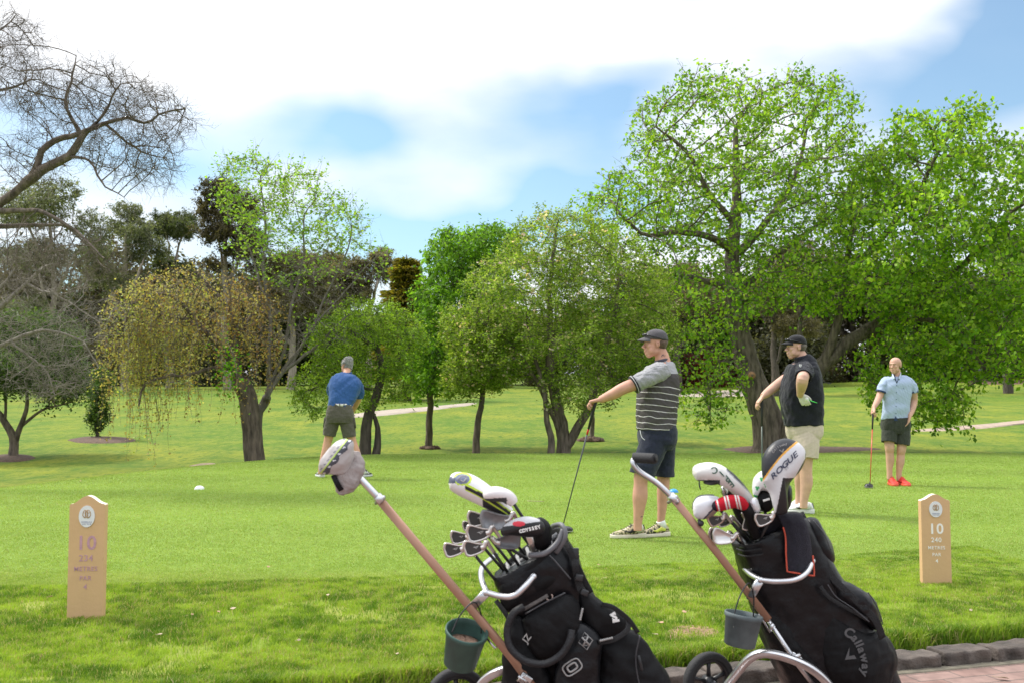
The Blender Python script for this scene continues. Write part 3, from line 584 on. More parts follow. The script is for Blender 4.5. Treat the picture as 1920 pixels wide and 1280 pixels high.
# weeping tree
def weeping():
    D = 21.6; r = np.random.default_rng(31)
    RUST = [(.27, .15, .07), (.34, .24, .09), (.40, .33, .12), (.43, .40, .16), (.32, .37, .09)]
    root, P, par, R = make_tree('weeping_tree', 'weeping tree with rusty yellow leaves on hanging twigs and a thick stubby trunk', on_ground(478, 858, D), 7,
        [based(D, [(480, 866), (476, 820), (468, 775), (462, 745), (450, 715)], .235, .20), Lm([D, D-.4], [(452, 720), (430, 670), (395, 630), (350, 600), (300, 590)], .14, .03), Lm(D, [(452, 715), (440, 660), (440, 600), (400, 545), (370, 510)], .12, .02),
         Lm([D, D-1], [(446, 690), (400, 690), (350, 706), (310, 705), (270, 722), (262, 760)], .06, .02), Lm([D, D+.5], [(440, 640), (470, 590), (500, 590), (520, 640)], .06, .02), Lm([D, D-1], [(395, 630), (330, 560), (260, 560), (235, 615)], .05, .02)],
        [E(370, 545, D, 140, 36, 1.9, 420), E(280, 580, D, 70, 45, 1.8, 200), E(470, 570, D, 55, 50, 1.6, 200), E(360, 510, D, 45, 22, .8, 90), E(380, 620, D, 130, 40, 2.0, 200), E(245, 640, D-.3, 34, 38, 1.3, 90), E(500, 640, D, 28, 50, 1.2, 90)],
        'brown', None, dens=1.5, r0=.0045, thr=.012, step=.17, dk=.26, di=1.8, jit=.4, maxn=9000, ntw=1, twL=.35, twr=.004, twg=-.35)
    # hanging strands
    i = np.where((R < .012) & (par >= 0))[0]; i = i[np.argsort(r.random(len(i))*np.where(P[i][:, 0] < at(340, 600, 21.6).x, .55, 1.))[:760]]; allv, allf, lc, ld, cl = [], [], [], [], []; o = 0
    for k in i:
        p = P[k].copy(); dx = (p[0]-at(380, 600, D).x); 
        px = 960+p[0]/D*FPX; lim = {True: .75}.get(px > 440, 1.0) * (2.5 if px < 310 else (2.2 if px < 430 else 1.5)); Ls = r.uniform(.25, 1)**1.3*lim*(1 if abs(px-380) > 60 or r.random() < .6 else .5)
        m = int(Ls/.09)+2; q = [p]; d = np.array([r.normal(0, .5), r.normal(0, .5), .1])
        for s in range(m): d = d*.82+np.array([r.normal(0, .10), r.normal(0, .10), -.24]); d /= max(1e-6, np.linalg.norm(d)); q.append(q[-1]+d*.09)
        q = np.array(q); q = q[q[:, 2] > gz1(q[0, 0], q[0, 1])+.15+abs(r.normal(0, .15))]
        if len(q) < 3: continue
        rr = np.linspace(.0048, .0022, len(q))[:, None, None]; c = np.array([[1, 0, 0], [-.5, .87, 0], [-.5, -.87, 0]])[None]
        allv.append((q[:, None]+c*rr).reshape(-1, 3)); n = len(q); a = np.arange(n-1)[:, None]*3+o
        for e in range(3): allf.append(a+np.array([e, (e+1) % 3, 3+(e+1) % 3, 3+e]))
        o += 3*n; t = np.linspace(0, 1, n); w = (r.random(n) < .85); u = np.repeat(q[w], 3, 0); lc.append(u+r.normal(0, .035, u.shape)); y = .32+.40*np.clip((380-px)/200+.5, 0, 1)*r.uniform(.4, 1.3)+.14*r.normal(); cl.append(np.full(len(u), np.clip(y, 0, 1)))
    th = link_mesh('hanging_twigs', np_mesh('t', np.concatenate(allv), np.concatenate(allf), 4), barkm['twig'], root)
    lc = np.concatenate(lc); cl = np.concatenate(cl); k = r.random(len(lc)) < np.where(lc[:, 2] < at(0, 730, D).z, .5, .62); lc, cl = lc[k], cl[k]
    parts = [leaves(r, lc, .058, RUST, .75, .8, .3, cl)]
    q = np.repeat(P[R < .012], 2, 0); q += r.normal(0, .1, q.shape); parts.append(leaves(r, q, .055, RUST, .75, .4, .3, np.clip(.30+.3*np.clip((at(380, 600, D).x-q[:, 0])/2+.4, 0, 1)+.12*r.normal(size=len(q)), 0, 1)))
    c = np.array(at(430, 690, D-.8)); q = c+r.normal(0, 1, (260, 3))*[.17, .2, .33]; parts.append(leaves(r, q, .075, [(.13, .34, .015), (.2, .45, .02)], .8, .3))
    crown('crown', parts, leafm, root)
weeping()
D = 21.9
zlim = at(0, 500, D).z
make_tree('sparse_tree', 'tall half bare tree with bright lime leaves only on its top twigs', on_ground(492, 858, D+.3), 8,
    [based(D+.3, [(484, 866), (481, 815), (484, 775), (500, 745)], .12, .10), Lm(D, [(500, 745), (508, 660), (500, 560), (495, 450), (492, 330)], .06, .01), Lm(D, [(500, 745), (540, 690), (600, 640), (660, 590)], .06, .02),
     Lm(D, [(500, 745), (535, 640), (560, 520), (575, 400)], .05, .01), Lm(D, [(510, 725), (570, 640), (620, 540), (660, 440)], .05, .01), Lm(D, [(500, 560), (470, 480), (430, 400)], .03, .01), Lm(D, [(540, 690), (600, 600), (660, 530), (720, 470)], .035, .01), Lm(D, [(490, 620), (450, 560), (430, 520)], .02, .01)],
    [E(470, 360, D, 70, 75, 1.3, 230), E(560, 380, D, 60, 70, 1.3, 230), E(640, 430, D, 50, 55, 1.2, 180), E(520, 480, D, 90, 70, 1.3, 200), E(600, 540, D, 80, 60, 1.3, 220), E(600, 630, D, 70, 40, 1.2, 160), E(705, 490, D, 30, 35, .6, 70), E(540, 620, D, 60, 60, 1, 120)],
    'twig', [(.19, .36, .035), (.27, .44, .05), (.34, .48, .07)], .085, 9, .07, thr=.0085, r0=.0042, step=.17, total=26000, dens=1.9, dk=.32, di=2., jit=.15, grav=(0, 0, .35), droop=-.1,
    filt=lambda q, r: r.random(len(q)) < np.where(q[:, 2] > zlim+.35, .42, np.where(q[:, 2] > zlim-.4, .13, .012)), ntw=2, twL=.55, twr=.0040, twspread=.4, twg=.10)
# leafless limb reaching in from the left
D = 14.
make_tree('bare_tree', 'leafless tree reaching in from the left edge with thick limbs against the sky', Vector((-10.2, 14.5, gz1(-10.2, 14.5))), 9,
    [([Vector((-10.2, 14.5, gz1(-10.2, 14.5)-.1)), Vector((-10.0, 14.3, 1.2)), at(-330, 640, D), at(-180, 500, D), at(-60, 425, D), at(0, 382, D), at(60, 330, D), at(85, 275, D), at(150, 250, D), at(230, 222, D), at(275, 230, D), at(305, 212, D), at(345, 205, D)], .26, .012),
     Lm(D, [(40, 350), (90, 315), (130, 290), (155, 250)], .085, .05), Lm(D, [(150, 250), (125, 195), (135, 150), (142, 105)], .035, .01), Lm([D, D-.5], [(130, 290), (170, 305), (200, 350), (230, 370)], .025, .008),
     Lm([D, D+1], [(-60, 425), (20, 425), (100, 420), (135, 432), (180, 480)], .05, .012), Lm([D, D-.8], [(-20, 395), (60, 395), (110, 412), (160, 450), (200, 490)], .05, .012), Lm(D, [(160, 248), (200, 200), (230, 160)], .03, .008),
     Lm([D, D+.6], [(-180, 500), (-150, 300), (-60, 190), (20, 165), (60, 150)], .12, .012), Lm([D, D+.6], [(-130, 280), (-80, 120), (0, 60), (30, 30)], .06, .01), Lm([D, D+.5], [(200, 235), (240, 270), (280, 290)], .02, .008)],
    [E(190, 170, D, 110, 50, .9, 320), E(290, 220, D, 70, 50, .8, 300), E(230, 290, D, 80, 45, .9, 240), E(110, 200, D, 80, 70, 1, 240), E(30, 150, D, 60, 60, 1, 220), E(10, 50, D, 50, 45, 1, 150), E(60, 300, D, 60, 60, .8, 130), E(150, 480, D, 100, 50, 1.1, 120), E(60, 500, D, 90, 50, 1.1, 90), E(290, 300, D, 50, 60, .7, 120)],
    'grey', None, r0=.0036, thr=.009, step=.12, tw2=1, dens=1.7, dk=.15, di=1.3, jit=.55, maxn=9000, ntw=2, twL=.30, twr=.0026, ex=2.5)
D = 19.
make_tree('bare_tree', 'tangled leafless pale grey tree low at the left edge', Vector((-11.2, 19, gz1(-11.2, 19))), 10,
    [([Vector((-11.2, 19, gz1(-11.2, 19)-.1)), Vector((-10.9, 19, .8)), at(-60, 640, D), at(20, 560, D), at(80, 500, D)], .16, .03), Lm(D, [(-80, 680), (20, 640), (90, 620), (150, 640), (185, 690)], .06, .015), Lm(D, [(-60, 640), (-20, 560), (30, 500)], .06, .02), Lm(D, [(20, 640), (80, 690), (100, 740)], .03, .01), Lm(D, [(60, 540), (120, 560), (180, 600)], .03, .01)],
    [E(50, 600, D, 110, 80, 1.3, 420), E(120, 640, D, 80, 70, 1.2, 320), E(70, 510, D, 90, 50, 1.2, 260), E(90, 710, D, 75, 40, 1.1, 220), E(170, 580, D, 50, 50, 1, 120)],
    'pale', None, r0=.0042, thr=.009, step=.15, tw2=1, dens=.72, dk=.2, di=1.5, jit=.55, maxn=9000, ntw=2, twL=.36, twr=.0032, ex=2.6)
DARKG = [(.03, .065, .012), (.05, .10, .018), (.08, .145, .026), (.11, .18, .035)]
D = 25.
make_tree('leafy_tree', 'low dark green tree with a forked grey trunk at the left edge', on_ground(27, 858, D), 11,
    [based(D, [(25, 862), (26, 830), (20, 810), (2, 780), (-20, 740)], .14, .06), Lm(D, [(26, 828), (40, 795), (50, 760), (48, 710)], .09, .03), Lm(D, [(40, 800), (65, 775), (95, 762), (140, 752)], .045, .02), Lm(D, [(12, 800), (8, 760), (4, 720)], .05, .02)],
    [E(50, 690, D, 105, 48, 1.8, 420), E(-20, 690, D, 70, 60, 1.8, 200), E(120, 725, D, 50, 28, 1.2, 150), E(60, 630, D+.5, 90, 50, 1.6, 260)],
    'grey', DARKG, .085, 14, .12, thr=.013, r0=.005, step=.2, total=30000, dk=.3, di=1.8, maxn=9000, group=None)
D = 31.
make_tree('small_tree', 'small bushy dark green tree on a short trunk in a round mulch bed', on_ground(182, 823, D), 12,
    [based(D, [(182, 826), (183, 805), (182, 770), (184, 720)], .07, .02)],
    [E(184, 775, D, 20, 34, .4, 120), E(188, 720, D, 26, 34, .5, 110)], 'dark', DARKG, .085, 16, .08, thr=.02, r0=.006, step=.14, total=6000, dk=.2, di=1.2, maxn=9000)
D = 30.
make_tree('slim_tree', 'slim grey trunk in a mound of earth behind the club of the striped golfer', on_ground(1107, 838, D), 13,
    [based(D, [(1107, 842), (1109, 800), (1112, 740), (1110, 690)], .075, .05)], [E(1110, 620, D, 60, 70, 1, 150)], 'grey', DARKG, .09, 12, .12, thr=.02, step=.24, total=8000, dk=.35, di=2, maxn=9000)
o = MB().ell(on_ground(1108, 838, 30), (.42, .35, .12)).build('earth_mound', mulch, voxel=.04); nrm_o(o); tag(o, kind='structure')
for px, D, s in ((806, 27.5, .25), (891, 24, .22)):
    o = MB().ell(on_ground(px, 838, D), (s*1.2, s, s*.32)).build('earth_mound', mulch, voxel=.03); nrm_o(o); tag(o, kind='structure')

# golden layered conifer
def conifer():
    D = 60; r = np.random.default_rng(41); b = on_ground(762, 760, D); root = empty('conifer_tree', b, 'dark layered conifer with golden tips between the eucalypts and the bright green tree', 'tree')
    top = at(762, 478, D); k = D/FPX; lay, tv = [], MB(); tv.tube([b, b+Vector((0, 0, (top.z-b.z)*.5)), top], [.3, .2, .03], 8)
    n = 26000; t = r.random(n); lv = np.floor(t*16)/16; z = b.z+1.5+(top.z-b.z-1.5)*lv; Rm = 70*k*(1-lv)**.62+.25; a = r.uniform(0, 6.283, n); sec = np.floor(a*9/6.283+lv*57); jr = (np.sin(sec*12.9+lv*311)*.5+.5)*.45+.62
    q = r.random(n)**.6; rad = Rm*q*jr; c = np.stack([top.x+rad*np.cos(a), D+rad*np.sin(a), z-.10*rad+r.normal(0, .10, n)], 1)
    d = np.stack([np.cos(a), np.sin(a), -.1+0*a], 1); m = q > .62
    P1 = leaves(r, c[~m], .30, [(.03, .05, .012), (.05, .07, .015)], .35, 0, .3, None, d[~m]*1.2); P2 = leaves(r, c[m], .30, [(.11, .12, .015), (.20, .17, .02), (.27, .21, .03)], .35, 0, .3, None, d[m]*1.2)
    tv.build('trunk', barkm['dark'], root); crown('crown', [P1, P2], leafm, root)
conifer()

# eucalypts far beyond the fairway: each its own crown of separate clumps
EUC = [(.08, .10, .052), (.12, .14, .074), (.16, .18, .10), (.22, .235, .145)]
EUC2 = [(.10, .09, .05), (.14, .12, .07), (.18, .155, .09), (.22, .19, .12)]
eg = 'tall gum trees beyond the fairway'
def euc(label, px, D, ells, seed, pal=EUC, n=9, leaf=.24, py0=735):
    b = on_ground(px, py0, D); r = np.random.default_rng(seed); cz = at(px, ells[0][1], D)
    limbs = [([b-Vector((0, 0, .3)), b*.55+at(px+r.uniform(-15, 15), ells[0][1], D)*.45, at(px, ells[0][1]+20, D)], .38, .10)]
    for (ex, ey, rx, ry) in ells[1:]: limbs.append(([at(px+(ex-px)*.15, ey+ry+60, D), at(px+(ex-px)*.6, ey+ry*.6+20, D+r.uniform(-2, 2)), at(ex, ey, D+r.uniform(-2, 2))], .16, .05))
    el = []
    for (ex, ey, rx, ry) in ells:
        m = max(3, int(rx*ry/520))
        for j in range(m):
            a, q = r.uniform(0, 6.28), r.random()**.5; s = r.uniform(.34, .55); el.append(E(ex+math.cos(a)*rx*q*.7, ey+math.sin(a)*ry*q*.7, D+r.uniform(-2.5, 2.5), rx*s, ry*s*.8, 1.4, 60))
    return make_tree('gum_tree', label, b, seed, limbs, el, 'smooth' if px < 800 else 'dark', pal, leaf, n, .30, thr=.035, r0=.014, step=.6, total=int(2600*n), ntw=2, twL=.9, twr=.012, dk=.8, di=6, droop=.9, aspect=.35, maxn=9000, group=eg, ex=2.1)
euc('broad grey green gum tree furthest left behind the leafless limbs', 95, 74, [(110, 385, 85, 55), (40, 400, 60, 50), (60, 480, 80, 40), (165, 440, 50, 50), (30, 560, 60, 40)], 51)
euc('grey green gum tree just right of the leafless limbs', 235, 80, [(235, 425, 55, 55), (190, 500, 55, 40), (275, 470, 45, 45), (245, 540, 60, 35)], 52)
euc('low rounded gum tree between two taller gums above the weeping tree', 318, 84, [(320, 440, 40, 42), (345, 430, 30, 35), (330, 510, 50, 40)], 53, [(.055, .075, .03), (.08, .105, .04), (.11, .13, .055), (.13, .15, .07)])
euc('dense round topped dark gum tree behind the half bare lime tipped tree', 425, 76, [(430, 375, 62, 45), (405, 430, 42, 45), (465, 430, 40, 45), (440, 490, 60, 30)], 54, [(.045, .042, .022), (.07, .062, .032), (.10, .085, .045), (.13, .105, .06)], 13)
euc('spreading brownish gum tree behind the middle of the half bare tree', 545, 78, [(520, 490, 70, 38), (590, 500, 60, 40), (480, 540, 50, 40), (560, 560, 90, 35)], 55, EUC2, 12)
euc('brown tinged gum tree left of the layered conifer', 690, 82, [(650, 500, 50, 32), (715, 498, 38, 28), (690, 540, 60, 30), (640, 560, 50, 30)], 56, EUC2, 12)
euc('thin gum tree showing between the trunks of the large elms', 1450, 72, [(1440, 520, 70, 40), (1500, 480, 50, 40), (1480, 590, 80, 40)], 57, EUC2, 8)
euc('grey gum tree behind the left part of the large elm', 1270, 80, [(1260, 520, 60, 45), (1300, 560, 60, 40), (1230, 600, 60, 40)], 58, EUC2, 8)
euc('dark gum tree behind the right end of the elm branches', 1890, 70, [(1890, 480, 50, 70), (1850, 560, 60, 50), (1920, 600, 60, 50)], 59, EUC, 10)

# row of dark evergreens and shrubs closing the far edge
def far_row():
    r = np.random.default_rng(61); proto = []
    for s in range(4):
        b = Vector((0, 0, 0)); root = empty('evergreen_tree', b); h = 7.
        ells = [(Vector((r.uniform(-1.6, 1.6), r.uniform(-1, 1), r.uniform(.9, 6.2))), (r.uniform(1.2, 2.0), 1.4, r.uniform(.9, 1.4)), 42) for _ in range(12)]
        q = sample(r, ells, .8, False); q = np.repeat(q, 30, 0)+r.normal(0, .34, (len(q)*30, 3)); cl = np.repeat(r.random(len(q)//30), 30)
        pal = [[(.04, .062, .018), (.06, .088, .026), (.09, .12, .04)], [(.07, .075, .042), (.10, .10, .058), (.13, .13, .08)], [(.04, .08, .02), (.07, .12, .028), (.11, .17, .04)], [(.085, .075, .052), (.12, .10, .07), (.15, .13, .09)]][s]
        t = MB().tube([(0, 0, -.5), (0.1, 0, 2.5), (-.1, 0, 5)], [.26, .18, .05], 8)
        for j in range(5): a = r.uniform(0, 6.28); t.tube([(0, 0, 1.6+j*.5), (math.cos(a)*.8, math.sin(a)*.6, 2.8+j*.5), (math.cos(a)*1.5, math.sin(a), 4+j*.4)], [.09, .06, .02], 6)
        t.build('trunk', barkm['dark'], root); crown('crown', [leaves(r, q, .30, pal, .45, .5, .35, cl)], leafm, root); proto.append(root)
    names = 'dark evergreen trees along the far edge of the course'
    xs = []
    for k, px in enumerate(np.linspace(-120, 2040, 40)):
        D = r.uniform(92, 118); xs.append((px+r.uniform(-12, 12), D, r.uniform(.75, 1.15), k))
    for k, (px, D, s, _) in enumerate(xs):
        p = proto[k % 4]; b = on_ground(px, 720, D)
        if k < 4: o = p
        else:
            o = p.copy(); C.objects.link(o)
            for ch in p.children: c = ch.copy(); C.objects.link(c); c.parent = o
        o.location = b; s *= 1.7 if px < 560 or px > 1200 else 1.2; o.scale = (s*1.15, s, s); o.rotation_euler = (0, 0, r.uniform(0, 6))
        tag(o, 'dark evergreen tree standing in the dense row at the far edge of the course', 'tree', names)
far_row()
def bush(name, label, px, py, D, rx, ry, rd, pal, n, leaf, seed, cat='shrub', group=None, stems=9):
    r = np.random.default_rng(seed); b = on_ground(px, py, D); root = empty(name, b, label, cat, group); k = D/FPX
    q = r.normal(0, 1, (n, 3)); q /= np.linalg.norm(q, axis=1)[:, None]; q *= (r.random((n, 1))**.4); ph = np.sin(q[:, 0]*5+seed)*.18+np.sin(q[:, 0]*11)*.1
    q = q*[rx*k, rd, ry*k]; q[:, 2] = np.abs(q[:, 2])*(1+ph); c = q+np.array(b); t = MB()
    for j in range(stems): a = r.uniform(-1, 1); t.tube([b+Vector((a*rx*k*.7, 0, -.1)), b+Vector((a*rx*k*.8, r.normal(0, .2), ry*k*.8))], [.03, .01], 5).build('stem', barkm['dark'], root); t = MB()
    crown('foliage', [leaves(r, c, leaf, pal, .5, .1, .35)], leafm, root)
bush('red_shrub', 'long deep red leaved shrub beyond the pale path left of the elm trunk', 1315, 716, 96, 85, 62, 2, [(.20, .025, .035), (.34, .045, .055), (.16, .05, .03)], 12000, .22, 71)
bush('shrub', 'low brownish shrub behind the pale path between the two elm trunks', 1500, 715, 100, 90, 45, 2, [(.06, .05, .03), (.09, .07, .04), (.05, .07, .02)], 7000, .25, 72)

# parked cars and a lamp pole beyond the mulch bank
def car(px, py, D, label, paintc, head=0.):
    b0 = on_ground(px, py, D); b0.z = at(px, py, D).z; root = empty('parked_car', b0, label, 'car', 'cars parked beyond the mulch bank'); R = Matrix.Rotation(head, 3, 'Z'); P = lambda x, y, z: b0+R @ Vector((x, y, z))
    pm = mat('car_paint', paintc, .22, .1, var=.03, coat=.6); gl = mat('car_glass', (.02, .025, .03), .08); b = MB()
    prof = [(-2.1, .30), (-2.15, .55), (-2.05, .85), (-1.5, .95), (-1.05, 1.38), (-.4, 1.46), (.5, 1.44), (1.2, 1.0), (1.9, .88), (2.12, .65), (2.12, .32), (1.7, .22), (-1.7, .22)]
    pr = spline([list(x) for x in prof+[prof[0]]], 3)[:-1]; b.rings([[P(x, y*(1-.16*max(0, z-.9)/.56), z) for x, z in pr] for y in (-.80, -.86, -.86+.03, .83, .86, .80)]); b.build('body', pm, root, auto=35)
    for sgn in (-1, 1):
        w = MB(); pl = [(-1.25, .98), (-.95, 1.32), (-.35, 1.39), (.42, 1.37), (1.05, 1.0)]; w.add([P(x, sgn*(.875-.11*max(0, z-.95)/.45), z) for x, z in pl]+[P(x, sgn*(.80-.11*max(0, z-.95)/.45), z) for x, z in pl], [(0, 1, 2, 3, 4), (9, 8, 7, 6, 5)]+[(i, (i+1) % 5, 5+(i+1) % 5, 5+i) for i in range(5)]); w.build('side_window', gl, root, False)
        for wx in (-1.35, 1.35):
            w = MB(); w.tube([P(wx, sgn*.90, .32), P(wx, sgn*.66, .32)], .32, 24); t_ = w.build('wheel', mat('tyre_rubber', (.02, .02, .02), .8), root); w = MB(); w.tube([P(wx, sgn*.915, .32), P(wx, sgn*.89, .32)], .19, 16); w.build('rim', mat('alloy_rim', (.5, .5, .5), .3, .8), t_)
    for nm, x, c in (('tail_light', -2.13, (.45, .02, .02)), ('headlight', 2.08, (.7, .7, .7))):
        for sgn in (-1, 1): w = MB(); w.box(P(x, sgn*.66, .74), (.06, .14, .09), R, .02); w.build(nm, mat(nm, c, .2), root)
    w = MB(); w.add([P(-1.56, -.62, .97), P(-1.56, .62, .97), P(-1.10, .55, 1.36), P(-1.10, -.55, 1.36)]+[P(-1.50, -.62, .93), P(-1.50, .62, .93), P(-1.04, .55, 1.32), P(-1.04, -.55, 1.32)], [(3, 2, 1, 0), (4, 5, 6, 7), (0, 1, 5, 4), (1, 2, 6, 5), (2, 3, 7, 6), (3, 0, 4, 7)]); w.build('rear_window', gl, root, False)
car(1852, 713, 106, 'white car parked beyond the mulch bank at the far right', (.72, .73, .74), .9)
car(1800, 712, 108, 'dark grey car parked beside the white car beyond the mulch bank', (.06, .06, .065), 1.1)
lp = on_ground(1884, 735, 75); tp_ = at(1884, 415, 75); b = MB(); b.tube([lp-Vector((0, 0, .3)), lp.lerp(tp_, .5), tp_], [.16, .13, .09], 12); rt_ = empty('lamp_pole', lp, 'pale pole standing among the trees near the right edge', 'pole')
b.build('pole', mat('pale_pole', (.42, .40, .42), .6), rt_); b = MB(); b.tube([tp_, tp_+Vector((-.5, 0, .25)), tp_+Vector((-1.1, 0, .3))], .05, 8); b.box(tp_+Vector((-1.3, 0, .3)), (.3, .14, .06), None, .03); b.build('lamp_head', mat('pale_pole2', (.42, .40, .42), .6), rt_)
# ------------------------------------------------------------------ props: signs, markers, trolleys, bags, clubs
def proj(p):
    x, y, z = p[0], p[1], p[2]-CZ; f = y*_c+z*_s; u = -y*_s+z*_c; return 960+FPX*x/f, 640-FPX*u/f
def GD(py): return 1.15*FPX/(py-752)          # distance of a point of the flat tee seen at row py
def paint(o, fn):
    """give every face its paint colour by its place on the object (fixed to the object)"""
    me = o.data; off = Vector(o['_w']) if '_w' in o else Vector((0, 0, 0)); c = np.ones((len(me.polygons), 4), np.float32)
    for i, p in enumerate(me.polygons): w = p.center+off; c[i, :3] = fn(*proj(w), p.normal)
    a = me.attributes.new('col', 'FLOAT_COLOR', 'FACE'); a.data.foreach_set('color', c.ravel()); return o
def pillow(b, outline, D, th, rings=14, n=4, back=.8, e=.5, mi=0, tilt=0.):
    """inflated closed shape whose outline is given in pixels; th: half thickness in metres"""
    P = np.array(spline(list(outline)+[outline[0]], n))[:-1]; c = P.mean(0); k = len(P)
    def ring(s, z):
        q = c+(P-c)*s; return [at(x, y, D+z+tilt*(y-c[1])) for x, y in q]
    R = [ring(math.sin(a), -th*math.cos(a)**(2*e) if math.cos(a) > 0 else th*back*abs(math.cos(a))**(2*e)) for a in np.linspace(.04, math.pi-.04, rings)]
    return b.rings([r[::-1] for r in R], True, mi)
def nrm_noise(o, amp, sc, seed=1, amp2=0., sc2=1.):
    """cloth-like unevenness along the normals"""
    me = o.data; n = len(me.vertices); co = np.empty(n*3, np.float32); me.vertices.foreach_get('co', co); co = co.reshape(-1, 3)
    nn = np.array([v.normal for v in me.vertices]); r = np.random.default_rng(seed); h = np.zeros(n)
    for a, s in ((amp, sc), (amp*.6, sc*1.9), (amp*.35, sc*3.7), (amp2, sc2)):
        for _ in range(3):
            k = r.normal(0, 1, 3)*s; h += a*np.sin(co @ k+r.uniform(0, 6.3)+1.3*np.sin(co @ (r.normal(0, 1, 3)*s*.6)))
    me.vertices.foreach_set('co', (co+nn*h[:, None]).astype(np.float32).ravel()); me.update(); return o
def text_geo(txt, size, ext=.001, shear=0., bold=0., align='CENTER', sp=1.):
    cu = bpy.data.curves.new('t', 'FONT'); cu.body = txt; cu.size = size; cu.extrude = ext; cu.shear = shear; cu.offset = bold; cu.align_x = align; cu.align_y = 'CENTER'; cu.resolution_u = 3; cu.space_character = sp
    o = bpy.data.objects.new('t', cu); C.objects.link(o); me = bpy.data.meshes.new_from_object(o.evaluated_get(bpy.context.evaluated_depsgraph_get()))
    v = [x.co.copy() for x in me.vertices]; f = [tuple(p.vertices) for p in me.polygons]; bpy.data.objects.remove(o); bpy.data.curves.remove(cu); bpy.data.meshes.remove(me); return v, f
def basis(ang, yaw=0., pitch=0.):
    """columns: right, up, towards the camera; ang turns in the picture plane"""
    B = Matrix(((1, 0, 0), (0, 0, -1), (0, 1, 0))); return Matrix.Rotation(yaw, 3, 'Z') @ B @ Matrix.Rotation(pitch, 3, 'X') @ Matrix.Rotation(ang, 3, 'Z')
def put_text(b, txt, o, R, size, ext=.0012, mi=0, **k):
    v, f = text_geo(txt, size, ext, **k); b.add([Vector(o)+R @ q for q in v], f, mi); return b
alu = mat('aluminium', (.62, .62, .64), .28, .95, var=.06, scale=30); steel = mat('steel', (.55, .55, .56), .22, 1., var=.08, scale=40)
rubber = mat('rubber', (.020, .020, .021), .75, var=.2, scale=30, bump=.3, bscale=200); blackpl = mat('black_plastic', (.018, .018, .02), .4, var=.2, scale=30)
copper = mat('bronze_paint', (.37, .205, .135), .36, .35, var=.08, scale=12); white = mat('white_paint', (.78, .78, .76), .45, var=.04, scale=15)
nylon = mat('black_nylon', (.0042, .0042, .005), .58, var=.35, scale=60, bump=.5, bscale=300, spec=.24, bd=.004); nylon2 = mat('black_panel', (.0048, .005, .0066), .38, var=.3, scale=30, bump=.45, bscale=36, spec=.30, bd=.008)
webbing = mat('webbing', (.008, .008, .009), .7, var=.4, scale=120, bump=.6, bscale=300); silver = mat('silver_print', (.34, .33, .32), .5, .2, var=.1)
mesh_grey = mat('grey_mesh', (.25, .25, .25), .8, var=.5, scale=160)

